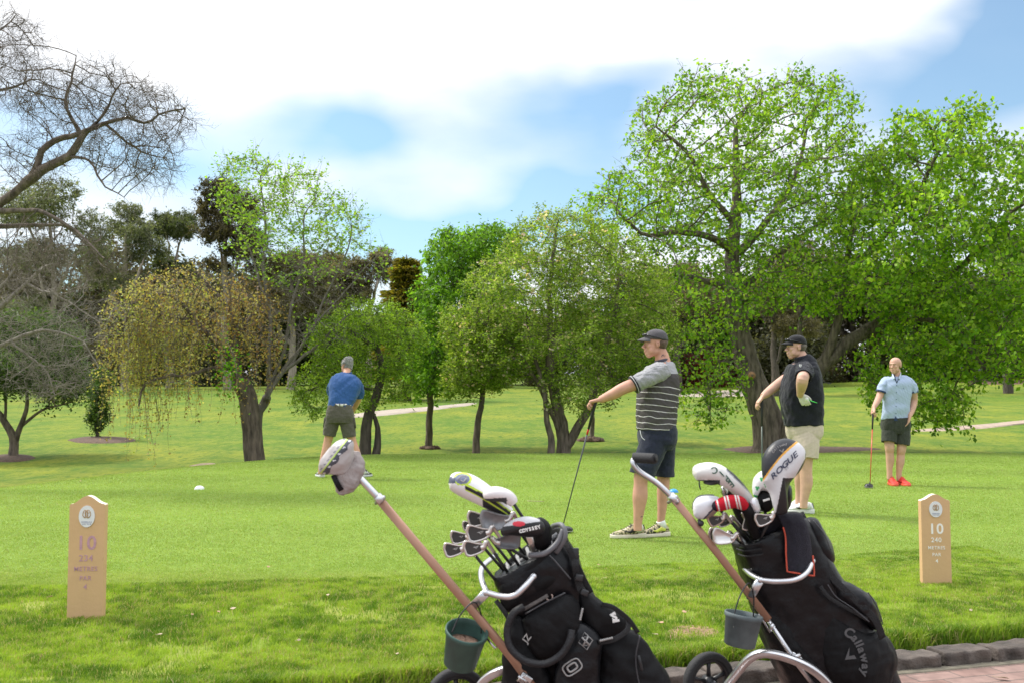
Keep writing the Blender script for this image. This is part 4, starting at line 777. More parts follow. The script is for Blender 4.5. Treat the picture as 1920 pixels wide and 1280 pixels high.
# tee signs -----------------------------------------------------------
timber = mat('painted_timber', (.62, .39, .205), .62, var=.05, scale=6, bump=.15, bscale=60); timber_top = mat('skylit_top', (.78, .70, .56), .7, var=.08, scale=20)  # board tops coloured paler than the timber to imitate sky light on them
plaq = mat('plaque_enamel', (.74, .74, .76), .3, var=.03); gold = mat('crest_gold', (.50, .30, .14), .5, var=.2); navy_ink = mat('plaque_ink', (.25, .28, .42), .6)
pinkp = mat('pink_lettering', (.50, .28, .34), .7, var=.12, scale=60); whitep = mat('white_lettering', (.86, .82, .78), .7, var=.05, scale=60)
def sign(D, cx, w, ytop, num, inkm, label, yaw, x_base=None):
    b0 = on_ground(cx, 1100, D); b0.x = at(cx, 1100, D).x; root = empty('tee_sign', b0, label, 'sign', 'tee signs on the grass')
    H = at(cx, ytop, D).z-b0.z; t = .048; R = basis(0, yaw); sh = H*.935; m = MB()
    def prof(u): a = abs(u); return sh+(H-sh)*(.5+.5*math.cos(math.pi*min(1, a*1.06)))*1.0-(.006 if a > .95 else 0)
    us = np.linspace(-1, 1, 33); poly = [(-w/2, -.05), (w/2, -.05)]+[(u*w/2, prof(u)) for u in us[::-1]]
    o = b0-R @ Vector((0, 0, t/2)); n = len(poly); A = [o+R @ Vector((x, y, 0)) for x, y in poly]; B = [o+R @ Vector((x, y, t)) for x, y in poly]
    m.add(A+B, [tuple(range(n-1, -1, -1)), tuple(range(n, 2*n))], 0)
    for i in range(n):
        j = (i+1) % n; m.add([A[i], A[j], B[j], B[i]], [(0, 1, 2, 3)], 1 if 2 <= i < n-1 else 0)
    m.build('board', [timber, timber_top], root, False)
    def P(x, y, z=.0): return b0+R @ Vector((x, y, t/2+z))
    cy = H*.835; e = MB(); k = 40; rx, ry = w*.225, H*.088
    e.prism([(rx*math.cos(2*math.pi*i/k), ry*math.sin(2*math.pi*i/k)) for i in range(k)], R, P(0, cy, .0005), .005)
    pq = e.build('plaque', plaq, root, False)
    c = MB(); q = H*.03                                    # interlaced monogram crest
    for dx in (-.25, .25):
        c.tube([P(dx*q*1.6+math.cos(a)*q*.62, cy+H*.02+math.sin(a)*q*1.05, .0065) for a in np.linspace(0, 2*math.pi, 20)[:-1]], .0016, 5, closed=True)
    c.tube([P(-q*.35, cy+H*.02-q, .007), P(-q*.35, cy+H*.02+q, .007)], .0016, 5); c.tube([P(q*.3, cy+H*.02-q*1.2, .007), P(q*.3, cy+H*.02+q*1.2, .007)], .0013, 5)
    for s in (-1, 1): c.tube([P(s*q*.1, cy+H*.02, .007), P(s*q*.9, cy+H*.02+q*.5, .007), P(s*q*1.1, cy+H*.02-q*.4, .007), P(s*q*.5, cy+H*.02-q*.9, .007)], .0013, 5)
    c.build('crest', gold, pq)
    c = MB(); put_text(c, 'RIVERSDALE', P(0, cy-ry*.52, .0058), R, H*.0155, .0006); put_text(c, 'GOLF CLUB', P(0, cy-ry*.70, .0058), R, H*.0140, .0006); c.build('plaque_lettering', navy_ink, pq, False)
    for txt, y, s, b_, nm in (('10', .615, .135, .0016, 'hole_number'), (num, .495, .062, .0003, 'distance_lettering'), ('METRES', .410, .044, .0001, 'distance_lettering'), ('PAR', .335, .044, .0001, 'par_lettering'), ('4', .265, .050, .0003, 'par_lettering')):
        c = MB(); put_text(c, txt, P(0, H*y, .0008), R, H*s*1.18, .0012, bold=b_, sp=1.08); c.build(nm, inkm, root, False)
    return root
sign(GD(1153), 163, .184, 928, '234', pinkp, 'tan timber sign with pink lettering reading 10, 234 metres, par 4', math.radians(3))
sign(GD(1090), 1755, .180, 925, '240', whitep, 'tan timber sign with white lettering reading 10, 240 metres, par 4', math.radians(-2))
def dome(px, py, D, r, h, m, label):
    b = MB(); c = on_ground(px, py, D); R = []
    for a in np.linspace(0, math.pi/2-.05, 9): R.append([c+Vector((r*math.cos(a)*math.cos(t), r*math.cos(a)*math.sin(t), h*math.sin(a)+.004)) for t in np.linspace(0, 2*math.pi, 29)[:-1]])
    R.insert(0, [c+Vector((r*1.08*math.cos(t), r*1.08*math.sin(t), 0)) for t in np.linspace(0, 2*math.pi, 29)[:-1]])
    b.rings(R); tag(b.build('tee_marker', m), label, 'tee marker', 'dome tee markers')
dome(374, 914, GD(915), .064, .045, white, 'white plastic dome tee marker on the tee left of the teeing golfer')
dome(1263, 919, GD(921), .060, .045, mat('blue_plastic', (.03, .27, .62), .35, var=.05), 'blue plastic dome tee marker just right of the striped shirt golfer')

# fallen leaves and tee bits
def litter():
    r = np.random.default_rng(8); lm = mat('dry_leaf', (.42, .27, .16), .8, var=.4, scale=30); lm2 = mat('pale_leaf', (.42, .33, .22), .8, var=.2, scale=30)
    pts = [(152, 903, 2), (437, 1143, 1.3), (410, 1148, .7), (1880, 1262, 1.2), (1283, 1148, .8), (745, 1226, .6), (503, 1064, .7), (615, 1117, .8), (360, 1153, .6), (300, 1190, .6), (1122, 1060, .5), (1135, 1085, .5), (1300, 1180, .9), (1230, 1190, .6), (95, 1120, .6), (560, 1200, .5), (850, 1045, .5), (1820, 1145, .6), (1240, 1168, .7), (1560, 1020, .5)]
    for k, (px, py, s) in enumerate(pts):
        D = GD(py) if not py > 1245 else 4.43; c = at(px, py, D); c.z = gz1(c.x, c.y)+.022 if py <= 1245 else -.060; a = r.uniform(0, 6); b = MB(); R = Matrix.Rotation(a, 3, 'Z') @ Matrix.Rotation(r.normal(0, .35), 3, 'X'); h = []
        for t in np.linspace(0, 1, 7): h.append((t-.5, math.sin(math.pi*t**.8)*.3))
        o = [(x, y) for x, y in h]+[(x, -y) for x, y in h[-2:0:-1]]; L_ = .042*s
        vs = [c+R @ Vector((x*L_, y*L_, abs(y)*L_*.5+x*x*L_*.4)) for x, y in o]+[c+R @ Vector((x*L_, y*L_, abs(y)*L_*.5+x*x*L_*.4+.002)) for x, y in o]; n = len(o)
        b.add(vs, [tuple(range(n-1, -1, -1)), tuple(range(n, 2*n))]+[(i, (i+1) % n, n+(i+1) % n, n+i) for i in range(n)])
        b.tube([c+R @ Vector((.5*L_, 0, .1*L_)), c+R @ Vector((.85*L_, .1*L_, .15*L_))], .0012, 4)
        tag(b.build('fallen_leaf', lm2 if k % 2 else lm, None, False), 'small dry curled leaf lying on the grass' if k != 3 else 'dry brown leaf lying on the brick path', 'leaf', 'fallen leaves on the grass' if k != 3 else None)
    D = GD(940); b = MB().tube([at(988, 940, D)+Vector((0, 0, .012)), at(1020, 941, D)+Vector((0, 0, .012))], .0035, 6); tag(b.build('twig', lm2), 'thin pale twig lying on the tee beside the left bag', 'twig')
litter()

# trolleys ----------------------------------------------------------------
def wheel(c, ax, r, w, parent):
    """c centre, ax axle direction (unit)"""
    ax = Vector(ax).normalized(); u = Vector((0, 0, 1)); v = ax.cross(u).normalized(); e = MB(); k = 48; R = []
    prof = [(.74, -.42), (.80, -.5), (.90, -.5), (.97, -.38), (1.0, -.15), (1.0, .15), (.97, .38), (.90, .5), (.80, .5), (.74, .42)]
    for i in range(k):
        a = 2*math.pi*i/k; d = u*math.sin(a)+v*math.cos(a); R.append([c+d*r*q+ax*w*s for q, s in prof])
    e.rings(R, False, closed=True); ty = e.build('tyre', rubber, parent)
    e = MB(); R = []
    for i in range(k):
        a = 2*math.pi*i/k; d = u*math.sin(a)+v*math.cos(a); R.append([c+d*r*q+ax*w*s for q, s in ((.66, -.3), (.745, -.4), (.745, .4), (.66, .3))])
    e.rings(R, False, closed=True)
    for i in range(5):
        a = 2*math.pi*i/5+.3; d = u*math.sin(a)+v*math.cos(a); e.tube([c+d*r*.12, c+d*r*.45, c+d*r*.68], [(w*.25, r*.085), (w*.2, r*.06), (w*.25, r*.09)], 8, up=ax)
    e.tube([c-ax*w*.55, c+ax*w*.55], r*.20, 20); e.build('wheel_hub', blackpl, parent)
def rtube(b, pts, r, n=6, sides=12, **k):
    q = spline([list(p) for p in pts], n); b.tube([Vector(p) for p in q], r if not isinstance(r, list) else list(np.interp(np.linspace(0, 1, len(q)), np.linspace(0, 1, len(r)), r)), sides, **k); return b
def flat_tube(b, pts, wa, wb, n=1, **k):
    q = [Vector(p) for p in (spline([list(p) for p in pts], n) if n > 1 else pts)]; b.tube(q, [(wa, wb)]*len(q), 12, up=(0, -1, 0), sq=1.2, **k); return b

def trolley_right():
    D = 3.76; w0 = at(1329, 1277, 3.92); root = empty('golf_trolley', Vector((w0.x+.25, 3.8, -.065)), 'silver and bronze pull trolley with a bare black grip beside the right bag', 'golf trolley', 'pull trolleys standing on the path')
    b = MB(); rtube(b, [at(1190, 857, D+.01), at(1187, 868, D), at(1200, 884, D), at(1232, 905, D), at(1262, 933, D)], .0112, 6); b.build('upper_handle', alu, root)
    b = MB(); b.tube([at(1186, 857, D+.012), at(1190, 857, D+.01), at(1226, 859, D-.04), at(1229, 859, D-.045)], [.017, .0195, .0195, .018], 20); b.tube([at(1229.2, 859, D-.0455), at(1231, 859, D-.047)], [.012, .011], 16)
    b.build('grip', rubber, root)
    b = MB(); b.tube([at(1256, 927, D), at(1270, 941, D)], .0165, 14); b.tube([at(1270, 929, D-.01), at(1252, 942, D+.01)], .006, 8); b.build('joint_clamp', alu, root)
    b = MB(); flat_tube(b, [at(1264, 935, D), at(1350, 1042, D), at(1440, 1160, D)], .0135, .0140); b.build('main_tube', copper, root)
    b = MB(); b.tube([at(1436, 1155, D), at(1496, 1245, D), at(1530, 1290, D+.02)], .0085, 10); b.tube([at(1423, 1150, D-.004), at(1444, 1184, D-.006), at(1452, 1172, D-.006)], .004, 8); b.tube([at(1449, 1168, D-.02), at(1445, 1180, D-.02)], .007, 8); b.build('lower_tube', alu, root)
    nd = at(1425, 1086, D-.03); b = MB(); flat_tube(b, [at(1405, 1122, D), at(1415, 1104, D-.015), nd], .010, .014)
    rtube(b, [nd, at(1405, 1074, D+.05), at(1392, 1058, D+.16), at(1398, 1048, D+.26)], .0105); rtube(b, [nd, at(1455, 1089, D-.05), at(1490, 1086, D-.06), at(1512, 1073, D-.04), at(1523, 1052, D)], .0105)
    b.ell(nd, (.013, .013, .013)); b.ell(at(1523, 1051, D), (.012, .012, .012)); b.build('upper_cradle', alu, root)
    b = MB(); flat_tube(b, [at(1352, 1300, D+.1), at(1385, 1256, D+.05), at(1408, 1232, D), at(1435, 1224, D-.03), at(1475, 1232, D-.05), at(1520, 1252, D-.06), at(1552, 1280, D-.04), at(1570, 1310, D)], .011, .014, 5); b.build('arch_bracket', alu, root)
    b = MB(); b.box(at(1490, 1233, D-.01), (.022, .018, .012), basis(-.6), .004); b.tube([at(1475, 1238, D-.02), at(1500, 1226, D-.02)], .009, 10); b.tube([at(1484, 1226, D-.025), at(1496, 1244, D-.025)], .008, 10); b.build('clamp', steel, root)
    ax = Vector((.42, -.91, 0)).normalized(); wheel(w0, ax, .1135, .040, root); w1 = w0+ax*.52; wheel(w1, ax, .1135, .040, root)
    b = MB(); b.tube([w0, w1], .008, 10); flat_tube(b, [w0.lerp(w1, .05), at(1352, 1300, D+.1)], .01, .012); b.build('axle', alu, root); return root
trolley_right()
def trolley_left():
    D = 3.46; w0 = at(855, 1312, 3.67); root = empty('golf_trolley', Vector((w0.x+.25, 3.6, -.065)), 'silver and bronze pull trolley with a headcover over its handle, at the left bag', 'golf trolley', 'pull trolleys standing on the path')
    b = MB(); rtube(b, [at(640, 862, D+.01), at(652, 872, D), at(678, 899, D), at(712, 935, D)], .0122, 5); b.build('upper_handle', alu, root)
    b = MB(); b.tube([at(706, 929, D), at(717, 940, D)], .017, 14); b.tube([at(721, 930, D-.01), at(704, 943, D+.01)], .006, 8); b.build('joint_clamp', alu, root)
    b = MB(); flat_tube(b, [at(712, 936, D), at(860, 1112, D), at(925, 1190, D), at(960, 1232, D), at(1010, 1300, D)], .0135, .0138); b.build('main_tube', copper, root)
    nd = at(912, 1110, D-.03); b = MB(); flat_tube(b, [at(886, 1136, D), at(900, 1122, D-.015), nd], .010, .0145)
    rtube(b, [nd, at(903, 1085, D+.04), at(905, 1062, D+.12), at(930, 1040, D+.24)], .0105); rtube(b, [nd, at(940, 1117, D-.05), at(964, 1116, D-.07), at(983, 1100, D-.07), at(1000, 1080, D-.05)], .0105); b.ell(nd, (.013, .013, .013)); b.ell(at(1000.5, 1079.5, D-.05), (.011, .011, .011)); b.build('upper_cradle', alu, root)
    b = MB(); flat_tube(b, [at(885, 1310, D+.1), at(905, 1277, D+.08), at(935, 1258, D+.06), at(975, 1250, D+.06), at(1010, 1265, D+.05)], .010, .013, 5); b.build('arch_bracket', alu, root)
    b = MB(); b.box(at(985, 1272, D-.02), (.022, .018, .012), basis(-.6), .004); b.tube([at(972, 1266, D-.03), at(990, 1280, D-.03)], .006, 10); b.tube([at(970, 1276, D-.03), at(985, 1262, D-.03)], .005, 10); b.build('clamp', steel, root); b = MB(); b.tube([at(912, 1195, D), at(928, 1214, D-.004), at(934, 1209, D-.004)], .004, 8); b.build('folding_latch', steel, root)
    ax = Vector((.38, -.92, 0)).normalized(); wheel(w0, ax, .1185, .042, root); w1 = w0+ax*.52; wheel(w1, ax, .1185, .042, root)
    b = MB(); b.tube([w0, w1], .008, 10); b.build('axle', alu, root)
trolley_left()

def bucket(label, c, axis, r0, r1, h, m, top, sandfill, D):
    """c: centre of rim, axis: unit vector pointing from base to rim"""
    root = empty('sand_bucket', c-axis*h, label, 'bucket', 'sand buckets hanging from the trolleys'); u = axis.orthogonal().normalized(); w = axis.cross(u); k = 40; b = MB(); R = []
    for rr, z in ((r1*.9, -h), (r1, -h+.004), (r0*.985, -.018), (r0*1.05, -.016), (r0*1.06, -.002), (r0*1.03, 0), (r0*.97, -.002), (r0*.95, -.02), (r1*.95, -h+.008), (.001, -h+.006)):
        R.append([c+axis*z+(u*math.cos(a)+w*math.sin(a))*rr for a in np.linspace(0, 2*math.pi, k+1)[:-1]])
    b.rings(R); b.build('pail', m, root)
    s = Vector((0, 1, 0)).cross(axis).normalized(); b = MB(); p0, p1 = c-s*r0*.7-Vector((0, r0*.6, 0)), c+s*r0*.7+Vector((0, r0*.6, 0))
    if top: rtube(b, [p0-axis*.012, p0+(top-p0)*.55+(p0-c)*.25, top, p1+(top-p1)*.55+(p1-c)*.25, p1-axis*.012], .0026, 10, 8); b.build('wire_handle', blackpl, root)
    if sandfill:
        g = np.random.default_rng(4); n = 40; v = []; Rr = []
        for q in (.0, .35, .7, .97): Rr.append([c-axis*(sandfill+.012*q-g.uniform(0, .009))+(u*math.cos(a)+w*math.sin(a))*r0*.93*max(q, .02) for a in np.linspace(0, 2*math.pi, 25)[:-1]])
        b = MB(); b.rings(Rr); b.build('sand_fill', mat('pinkish_sand', (.45, .28, .20), .95, var=.3, scale=90, bump=.9, bscale=200), root)
pail_g = mat('green_plastic', (.035, .085, .07), .55, var=.35, scale=12, bump=.1); pail_b = mat('dusty_plastic', (.10, .125, .13), .7, var=.35, scale=14, bump=.1)
ax = Vector((.20, -.33, .92)).normalized(); bucket('green sand bucket hanging from the left trolley, sand showing inside', at(876, 1180, 3.42), ax, .070, .056, .137, pail_g, at(889, 1128, 3.42), .052, 3.42)
ax = Vector((.16, .02, .98)).normalized(); bucket('dusty blue grey sand bucket hanging from the right trolley', at(1395, 1149, 3.70), ax, .066, .056, .118, pail_b, at(1404, 1092, 3.70), 0, 3.7)

# bags ----------------------------------------------------------------
def loft(b, sec, sides=40, sq=.25, up=(0, -1, 0), n=6, mi=0):
    """sec: [(px,py,D,half_width_px,half_depth_m)]"""
    q = spline([list(s) for s in sec], n); pts = [at(*s[:3]) for s in q]
    b.tube(pts, [(s[4], s[3]*s[2]/FPX) for s in q], sides, up=up, sq=sq, mi=mi); return b
def strap(b, pts, wa, wb, n=6, up=(0, -1, 0)):
    q = [Vector(p) for p in spline([list(p) for p in pts], n)]; b.tube(q, [(wa, wb)]*len(q), 10, up=up, sq=1.); return b
def bag_left():
    root = empty('golf_bag', at(1160, 1378, 3.75), 'black cart bag with padded pockets, hoop handle and white emblems on the left trolley', 'golf bag', 'black golf bags strapped to the trolleys')
    b = MB(); loft(b, [(994, 1043, 3.58, 77, .118), (1008, 1072, 3.58, 80, .124), (1030, 1120, 3.60, 76, .122), (1062, 1190, 3.63, 84, .128), (1105, 1270, 3.67, 92, .13), (1150, 1350, 3.72, 92, .13), (1162, 1380, 3.73, 86, .125)], sq=.3)
    o = b.build('bag_body', nylon2, root, voxel=.008, sm=2); nrm_noise(o, .0012, 22, 3)
    # top cuff with recess and dividers
    t0, ta = at(994, 1043, 3.58), (at(994, 1043, 3.58)-at(1030, 1120, 3.60)).normalized(); s = (at(1050, 1000, 3.58)-at(932, 1088, 3.58)).normalized(); fo = ta.cross(s).normalized()
    if fo.y > 0: fo = -fo
    ta2 = (ta+fo*.20).normalized()
    def ringp(k, ra, rb, h): return [t0+ta2*h+s*ra*math.copysign(abs(math.cos(a))**.8, math.cos(a))+fo*rb*math.copysign(abs(math.sin(a))**.8, math.sin(a)) for a in np.linspace(0, 2*math.pi, k+1)[:-1]]
    b = MB(); b.rings([ringp(48, .150, .122, -.055), ringp(48, .153, .126, -.03), ringp(48, .152, .125, .006), ringp(48, .146, .12, .014), ringp(48, .138, .112, .010), ringp(48, .132, .106, -.03), ringp(48, .01, .01, -.035)], True); b.build('top_cuff', nylon, root)
    b = MB()
    for k, x in enumerate((-.09, -.045, 0, .045, .09)): b.tube([t0+ta2*.006+s*x+fo*-.1, t0+ta2*.012+s*x, t0+ta2*.006+s*x+fo*.1], .007, 8)
    b.tube([t0+ta2*.008-s*.125, t0+ta2*.008+s*.125], .008, 8); b.build('divider', mesh_grey, root)
    b = MB(); rtube(b, [at(1043, 1035, 3.46), at(1060, 1005, 3.44), at(1054, 984, 3.46), at(1040, 984, 3.52), at(1031, 990, 3.6)], .0085, 8); rtube(b, [at(992, 1040, 3.45), at(1022, 1036, 3.43), at(1045, 1016, 3.44), at(1056, 992, 3.45)], .009, 8); b.build('carry_handle', mat('grey_rubber', (.13, .13, .14), .5, var=.15), root)
    def pocket(outline, D, th, name, m=nylon, seed=1, amp=.0013):
        b = MB(); pillow(b, outline, D, th, 12, 4, back=.6, e=.35); o = b.build(name, m, root, voxel=.0065, sm=3); return nrm_noise(o, amp, 26, seed)
    pocket([(935, 1098), (985, 1052), (1040, 1022), (1062, 1045), (1070, 1085), (1030, 1110), (985, 1130), (950, 1150), (937, 1122)], 3.50, .045, 'upper_pocket', nylon, 2)
    pocket([(978, 1160), (1010, 1138), (1060, 1112), (1085, 1130), (1092, 1165), (1078, 1205), (1045, 1232), (1010, 1235), (985, 1205)], 3.475, .055, 'front_pocket', nylon, 5)
    pocket([(950, 1170), (975, 1150), (990, 1180), (1020, 1240), (1035, 1300), (1000, 1380), (945, 1360), (940, 1250)], 3.50, .05, 'left_pocket', nylon, 6)
    pocket([(1085, 1165), (1105, 1172), (1128, 1200), (1125, 1260), (1125, 1340), (1050, 1360), (1035, 1290), (1050, 1220), (1068, 1190)], 3.47, .045, 'shoulder_pad', nylon2, 7)
    pocket([(1085, 1090), (1120, 1120), (1165, 1150), (1178, 1172), (1165, 1195), (1120, 1200), (1095, 1175), (1083, 1130)], 3.52, .06, 'side_pocket', nylon, 8)
    pocket([(1120, 1200), (1170, 1178), (1205, 1195), (1238, 1238), (1262, 1290), (1285, 1370), (1200, 1390), (1120, 1380), (1118, 1280)], 3.56, .075, 'lower_side_pocket', nylon, 9, .0018)
    b = MB(); rtube(b, [at(982, 1136, 3.42), at(962, 1150, 3.41), at(951, 1180, 3.41), at(957, 1213, 3.405), at(985, 1238, 3.40), at(1022, 1243, 3.40), at(1052, 1226, 3.40), at(1068, 1200, 3.40), at(1072, 1180, 3.41)], .0125, 8, 14); b.build('hoop_handle', mat('foam_grip', (.010, .010, .012), .6, var=.2, scale=60, bump=.4, bscale=120), root)
    b = MB(); strap(b, [at(1080, 1040, 3.47), at(1079, 1058, 3.45), at(1082, 1080, 3.46), at(1090, 1110, 3.46)], .0025, .012); b.build('webbing_strap', webbing, root); b = MB(); strap(b, [at(1050, 1000, 3.5), at(1068, 1030, 3.46), at(1092, 1080, 3.47), at(1108, 1110, 3.48)], .003, .010); b.build('webbing_strap', webbing, root); b = MB()
    strap(b, [at(930, 1125, 3.5), at(945, 1145, 3.47), at(958, 1165, 3.46)], .003, .008); b.build('webbing_strap', webbing, root); b = MB(); strap(b, [at(1128, 1132, 3.47), at(1150, 1138, 3.45), at(1178, 1160, 3.46), at(1196, 1185, 3.47)], .003, .008)
    strap(b, [at(1122, 1203, 3.44), at(1150, 1198, 3.43), at(1176, 1180, 3.45), at(1178, 1160, 3.47)], .003, .009); b.build('webbing_strap', webbing, root)
    for c_, h_, a_ in (((1079, 1036, 3.465), (.012, .018, .006), 0), ((1086, 1082, 3.45), (.013, .011, .007), -.2), ((1096, 1110, 3.455), (.013, .010, .007), -.4)): MB().box(at(*c_), h_, basis(a_), .003).build('buckle', blackpl, root)
    k = 7                                    # short silver pull cords
    for (x0, y0, x1, y1) in ((1092, 1141, 1088, 1160), (1126, 1200, 1147, 1195)):
        b = MB()
        for i in range(k): a = i/(k-1); b.ell(at(x0+(x1-x0)*a, y0+(y1-y0)*a, 3.425), (.0042, .004, .0042), None, 8, 6)
        b.build('pull_cord', silver, root)
    # markings
    b = MB(); R = basis(math.radians(33)); c = at(1073, 1250, 3.418); rr = [(math.copysign(abs(math.cos(a))**.55, math.cos(a))*.032, math.copysign(abs(math.sin(a))**.55, math.sin(a))*.021) for a in np.linspace(0, 2*math.pi, 41)[:-1]]
    b.tube([c+R @ Vector((x, y, 0)) for x, y in rr], .0026, 6, closed=True); b.tube([c+R @ Vector((x*.52, y*.52, 0)) for x, y in rr], .0035, 6, closed=True); b.build('oval_emblem', silver, root)
    b = MB(); R = basis(math.radians(8)); c = at(1098, 1201, 3.416); pts = [(0, .029), (.024, 0), (0, -.029), (-.024, 0)]
    b.tube([c+R @ Vector((x, y, 0)) for x, y in pts], .0016, 6, closed=True)
    for s_ in (-1, 1): b.tube([c+R @ Vector((-s_*.011, .014, 0)), c+R @ Vector((s_*.011, -.014, 0))], .0032, 6)
    for q in (-.5, .5): b.tube([c+R @ Vector((-.012, .014*q*2, 0)), c+R @ Vector((.012, .014*q*2, 0))], .001, 5)
    b.build('diamond_emblem', silver, root)
    b = MB(); R = basis(math.radians(30)); b.box(at(1005, 1128, 3.435), (.047, .006, .0015), R, .001); b.build('label_strip', mat('label_strip', (.09, .08, .075), .6, var=.5, scale=150), root); b = MB(); rtube(b, [at(1030, 1118, 3.432)+Vector((math.cos(a)*.011, 0, math.sin(a)*.011)) for a in np.linspace(.9, -2.6, 9)], .0022, 3, 6); b.build('ring_pull', mat('bronze_print', (.38, .28, .24), .5), root)
    b = MB(); put_text(b, 'JZ', at(988, 1196, 3.405), basis(math.radians(52)), .030, .001, bold=.0003); b.build('lettering', silver, root, False)
    b = MB(); put_text(b, 'S', at(1152, 1156, 3.452), basis(math.radians(20)), .036, .001, bold=.002); b.box(at(1149, 1150, 3.455), (.010, .004, .001), basis(.5)); b.box(at(1155, 1163, 3.455), (.012, .004, .001), basis(.2)); b.build('white_emblem', white, root, False)
    for nm, pts in (('zip', [(1060, 1110), (1020, 1130), (985, 1150)]), ('zip', [(1200, 1190), (1192, 1230), (1196, 1270), (1205, 1300)]), ('zip', [(1070, 1085), (1040, 1050), (1030, 1040)])):
        b = MB(); Dz = 3.425 if pts[0][0] < 1100 else 3.487; rtube(b, [at(x, y, Dz) for x, y in pts], .0028, 6, 6); b.build(nm, mat('zip_tape', (.05, .05, .055), .45), root)
    b = MB(); rtube(b, [at(1197, 1228, 3.475), at(1200, 1240, 3.47), at(1203, 1256, 3.473)], .006, 5, 8); b.build('zip_pull', blackpl, root)
    return t0, ta2, s, fo
BL = bag_left()
def bag_right():
    root = empty('golf_bag', at(1605, 1336, 4.0), 'black golf bag with dark grey script lettering and a draped towel on the right trolley', 'golf bag', 'black golf bags strapped to the trolleys')
    b = MB(); loft(b, [(1440, 992, 3.90, 70, .12), (1452, 1020, 3.90, 74, .125), (1480, 1085, 3.92, 82, .13), (1518, 1165, 3.94, 92, .135), (1562, 1250, 3.97, 98, .135), (1600, 1322, 4.0, 92, .13), (1606, 1335, 4.0, 84, .12)], sq=.3)
    o = b.build('bag_body', nylon2, root, voxel=.008, sm=2); nrm_noise(o, .0014, 18, 13)
    t0 = at(1440, 992, 3.90); ta = (t0-at(1480, 1085, 3.92)).normalized(); s = (at(1505, 965, 3.9)-at(1376, 1018, 3.9)).normalized(); fo = ta.cross(s).normalized()
    if fo.y > 0: fo = -fo
    ta2 = (ta+fo*.06).normalized()
    def ringp(k, ra, rb, h): return [t0+ta2*h+s*ra*math.copysign(abs(math.cos(a))**.8, math.cos(a))+fo*rb*math.copysign(abs(math.sin(a))**.8, math.sin(a)) for a in np.linspace(0, 2*math.pi, k+1)[:-1]]
    b = MB(); b.rings([ringp(48, .145, .122, -.075), ringp(48, .151, .127, -.05), ringp(48, .150, .126, .0), ringp(48, .144, .12, .010), ringp(48, .136, .112, .006), ringp(48, .13, .106, -.03), ringp(48, .01, .01, -.035)], True); b.build('top_cuff', nylon, root)
    b = MB()
    for x in (-.08, -.03, .03, .08): b.tube([t0+ta2*.0+s*x-fo*.1, t0+ta2*.006+s*x, t0+ta2*.0+s*x+fo*.1], .007, 8)
    b.build('divider', nylon, root)
    b = MB()
    for i, y in enumerate((1018, 1028, 1038)): rtube(b, [at(1378+i*3, y, 3.84), at(1395+i*3, y+4, 3.78), at(1425+i*3, y, 3.765)], .0035, 6, 8)
    b.build('cord_lacing', webbing, root)
    def pocket(outline, D, th, name, m=nylon, seed=1, amp=.0012):
        b = MB(); pillow(b, outline, D, th, 12, 4, back=.6, e=.35); o = b.build(name, m, root, voxel=.0065, sm=3); return nrm_noise(o, amp, 22, seed)
    pocket([(1512, 968), (1532, 972), (1548, 995), (1566, 1035), (1566, 1055), (1552, 1060), (1535, 1045), (1518, 1010)], 3.88, .07, 'upper_pocket', nylon2, 21)
    pocket([(1545, 1078), (1580, 1088), (1625, 1108), (1642, 1128), (1652, 1165), (1640, 1180), (1600, 1150), (1560, 1115)], 3.86, .075, 'side_pocket', nylon2, 22)
    pocket([(1530, 1100), (1570, 1130), (1620, 1175), (1660, 1190), (1684, 1232), (1678, 1270), (1660, 1320), (1620, 1330), (1560, 1300), (1530, 1230), (1515, 1160)], 3.90, .115, 'ball_pocket', nylon, 23, .0018)
    pocket([(1405, 1120), (1440, 1105), (1475, 1150), (1500, 1200), (1545, 1260), (1530, 1280), (1480, 1255), (1440, 1200)], 3.88, .085, 'left_panel', nylon, 24)
    b = MB(); strap(b, [at(1500, 960, 3.86), at(1530, 1020, 3.83), at(1560, 1080, 3.80), at(1600, 1120, 3.79), at(1640, 1160, 3.80), at(1655, 1195, 3.82)], .003, .014); b.build('webbing_strap', webbing, root); b = MB(); strap(b, [at(1538, 1098, 3.775), at(1556, 1120, 3.765), at(1590, 1140, 3.77), at(1625, 1160, 3.79)], .003, .007); b.build('webbing_strap', webbing, root)
    for pts in ([(1552, 1095), (1568, 1118), (1600, 1140), (1630, 1165)], [(1628, 1110), (1640, 1128), (1650, 1150), (1655, 1170)], [(1525, 975), (1545, 1000), (1558, 1030)]): b = MB(); rtube(b, [at(x, y, 3.768 if x < 1640 else 3.79) for x, y in pts], .0022, 6, 6); b.build('zip', mat('zip_sheen', (.05, .05, .055), .35), root)
    # script lettering running down the pocket, with chevron
    b = MB(); W = 'Callaway'; P = np.array(spline([(1580, 1180), (1598, 1190), (1610, 1206), (1617, 1222), (1622, 1240), (1622, 1256), (1617, 1270)], 12)); seg = np.r_[0, np.cumsum(np.linalg.norm(np.diff(P, axis=0), axis=1))]
    wd = [.66, .50, .25, .25, .50, .76, .50, .50]; cum = np.cumsum(wd)-np.array(wd)/2; cum = cum/np.sum(wd)*(seg[-1]-8)+4
    for ch, d0, z in zip(W, cum, [.050]+[.043]*7):
        x, y = np.interp(d0, seg, P[:, 0]), np.interp(d0, seg, P[:, 1]); x2, y2 = np.interp(d0+2, seg, P[:, 0]), np.interp(d0+2, seg, P[:, 1]); R2 = basis(-math.atan2(y2-y, x2-x)); v, f = text_geo(ch, z, .0008, bold=.0014, shear=.1); b.add([at(x, y, 3.776+.00018*max(0, x-1600))+R2 @ q_ for q_ in v], f)
    greyp = mat('grey_print', (.085, .085, .088), .5, var=.1); b.build('lettering', greyp, root, False)
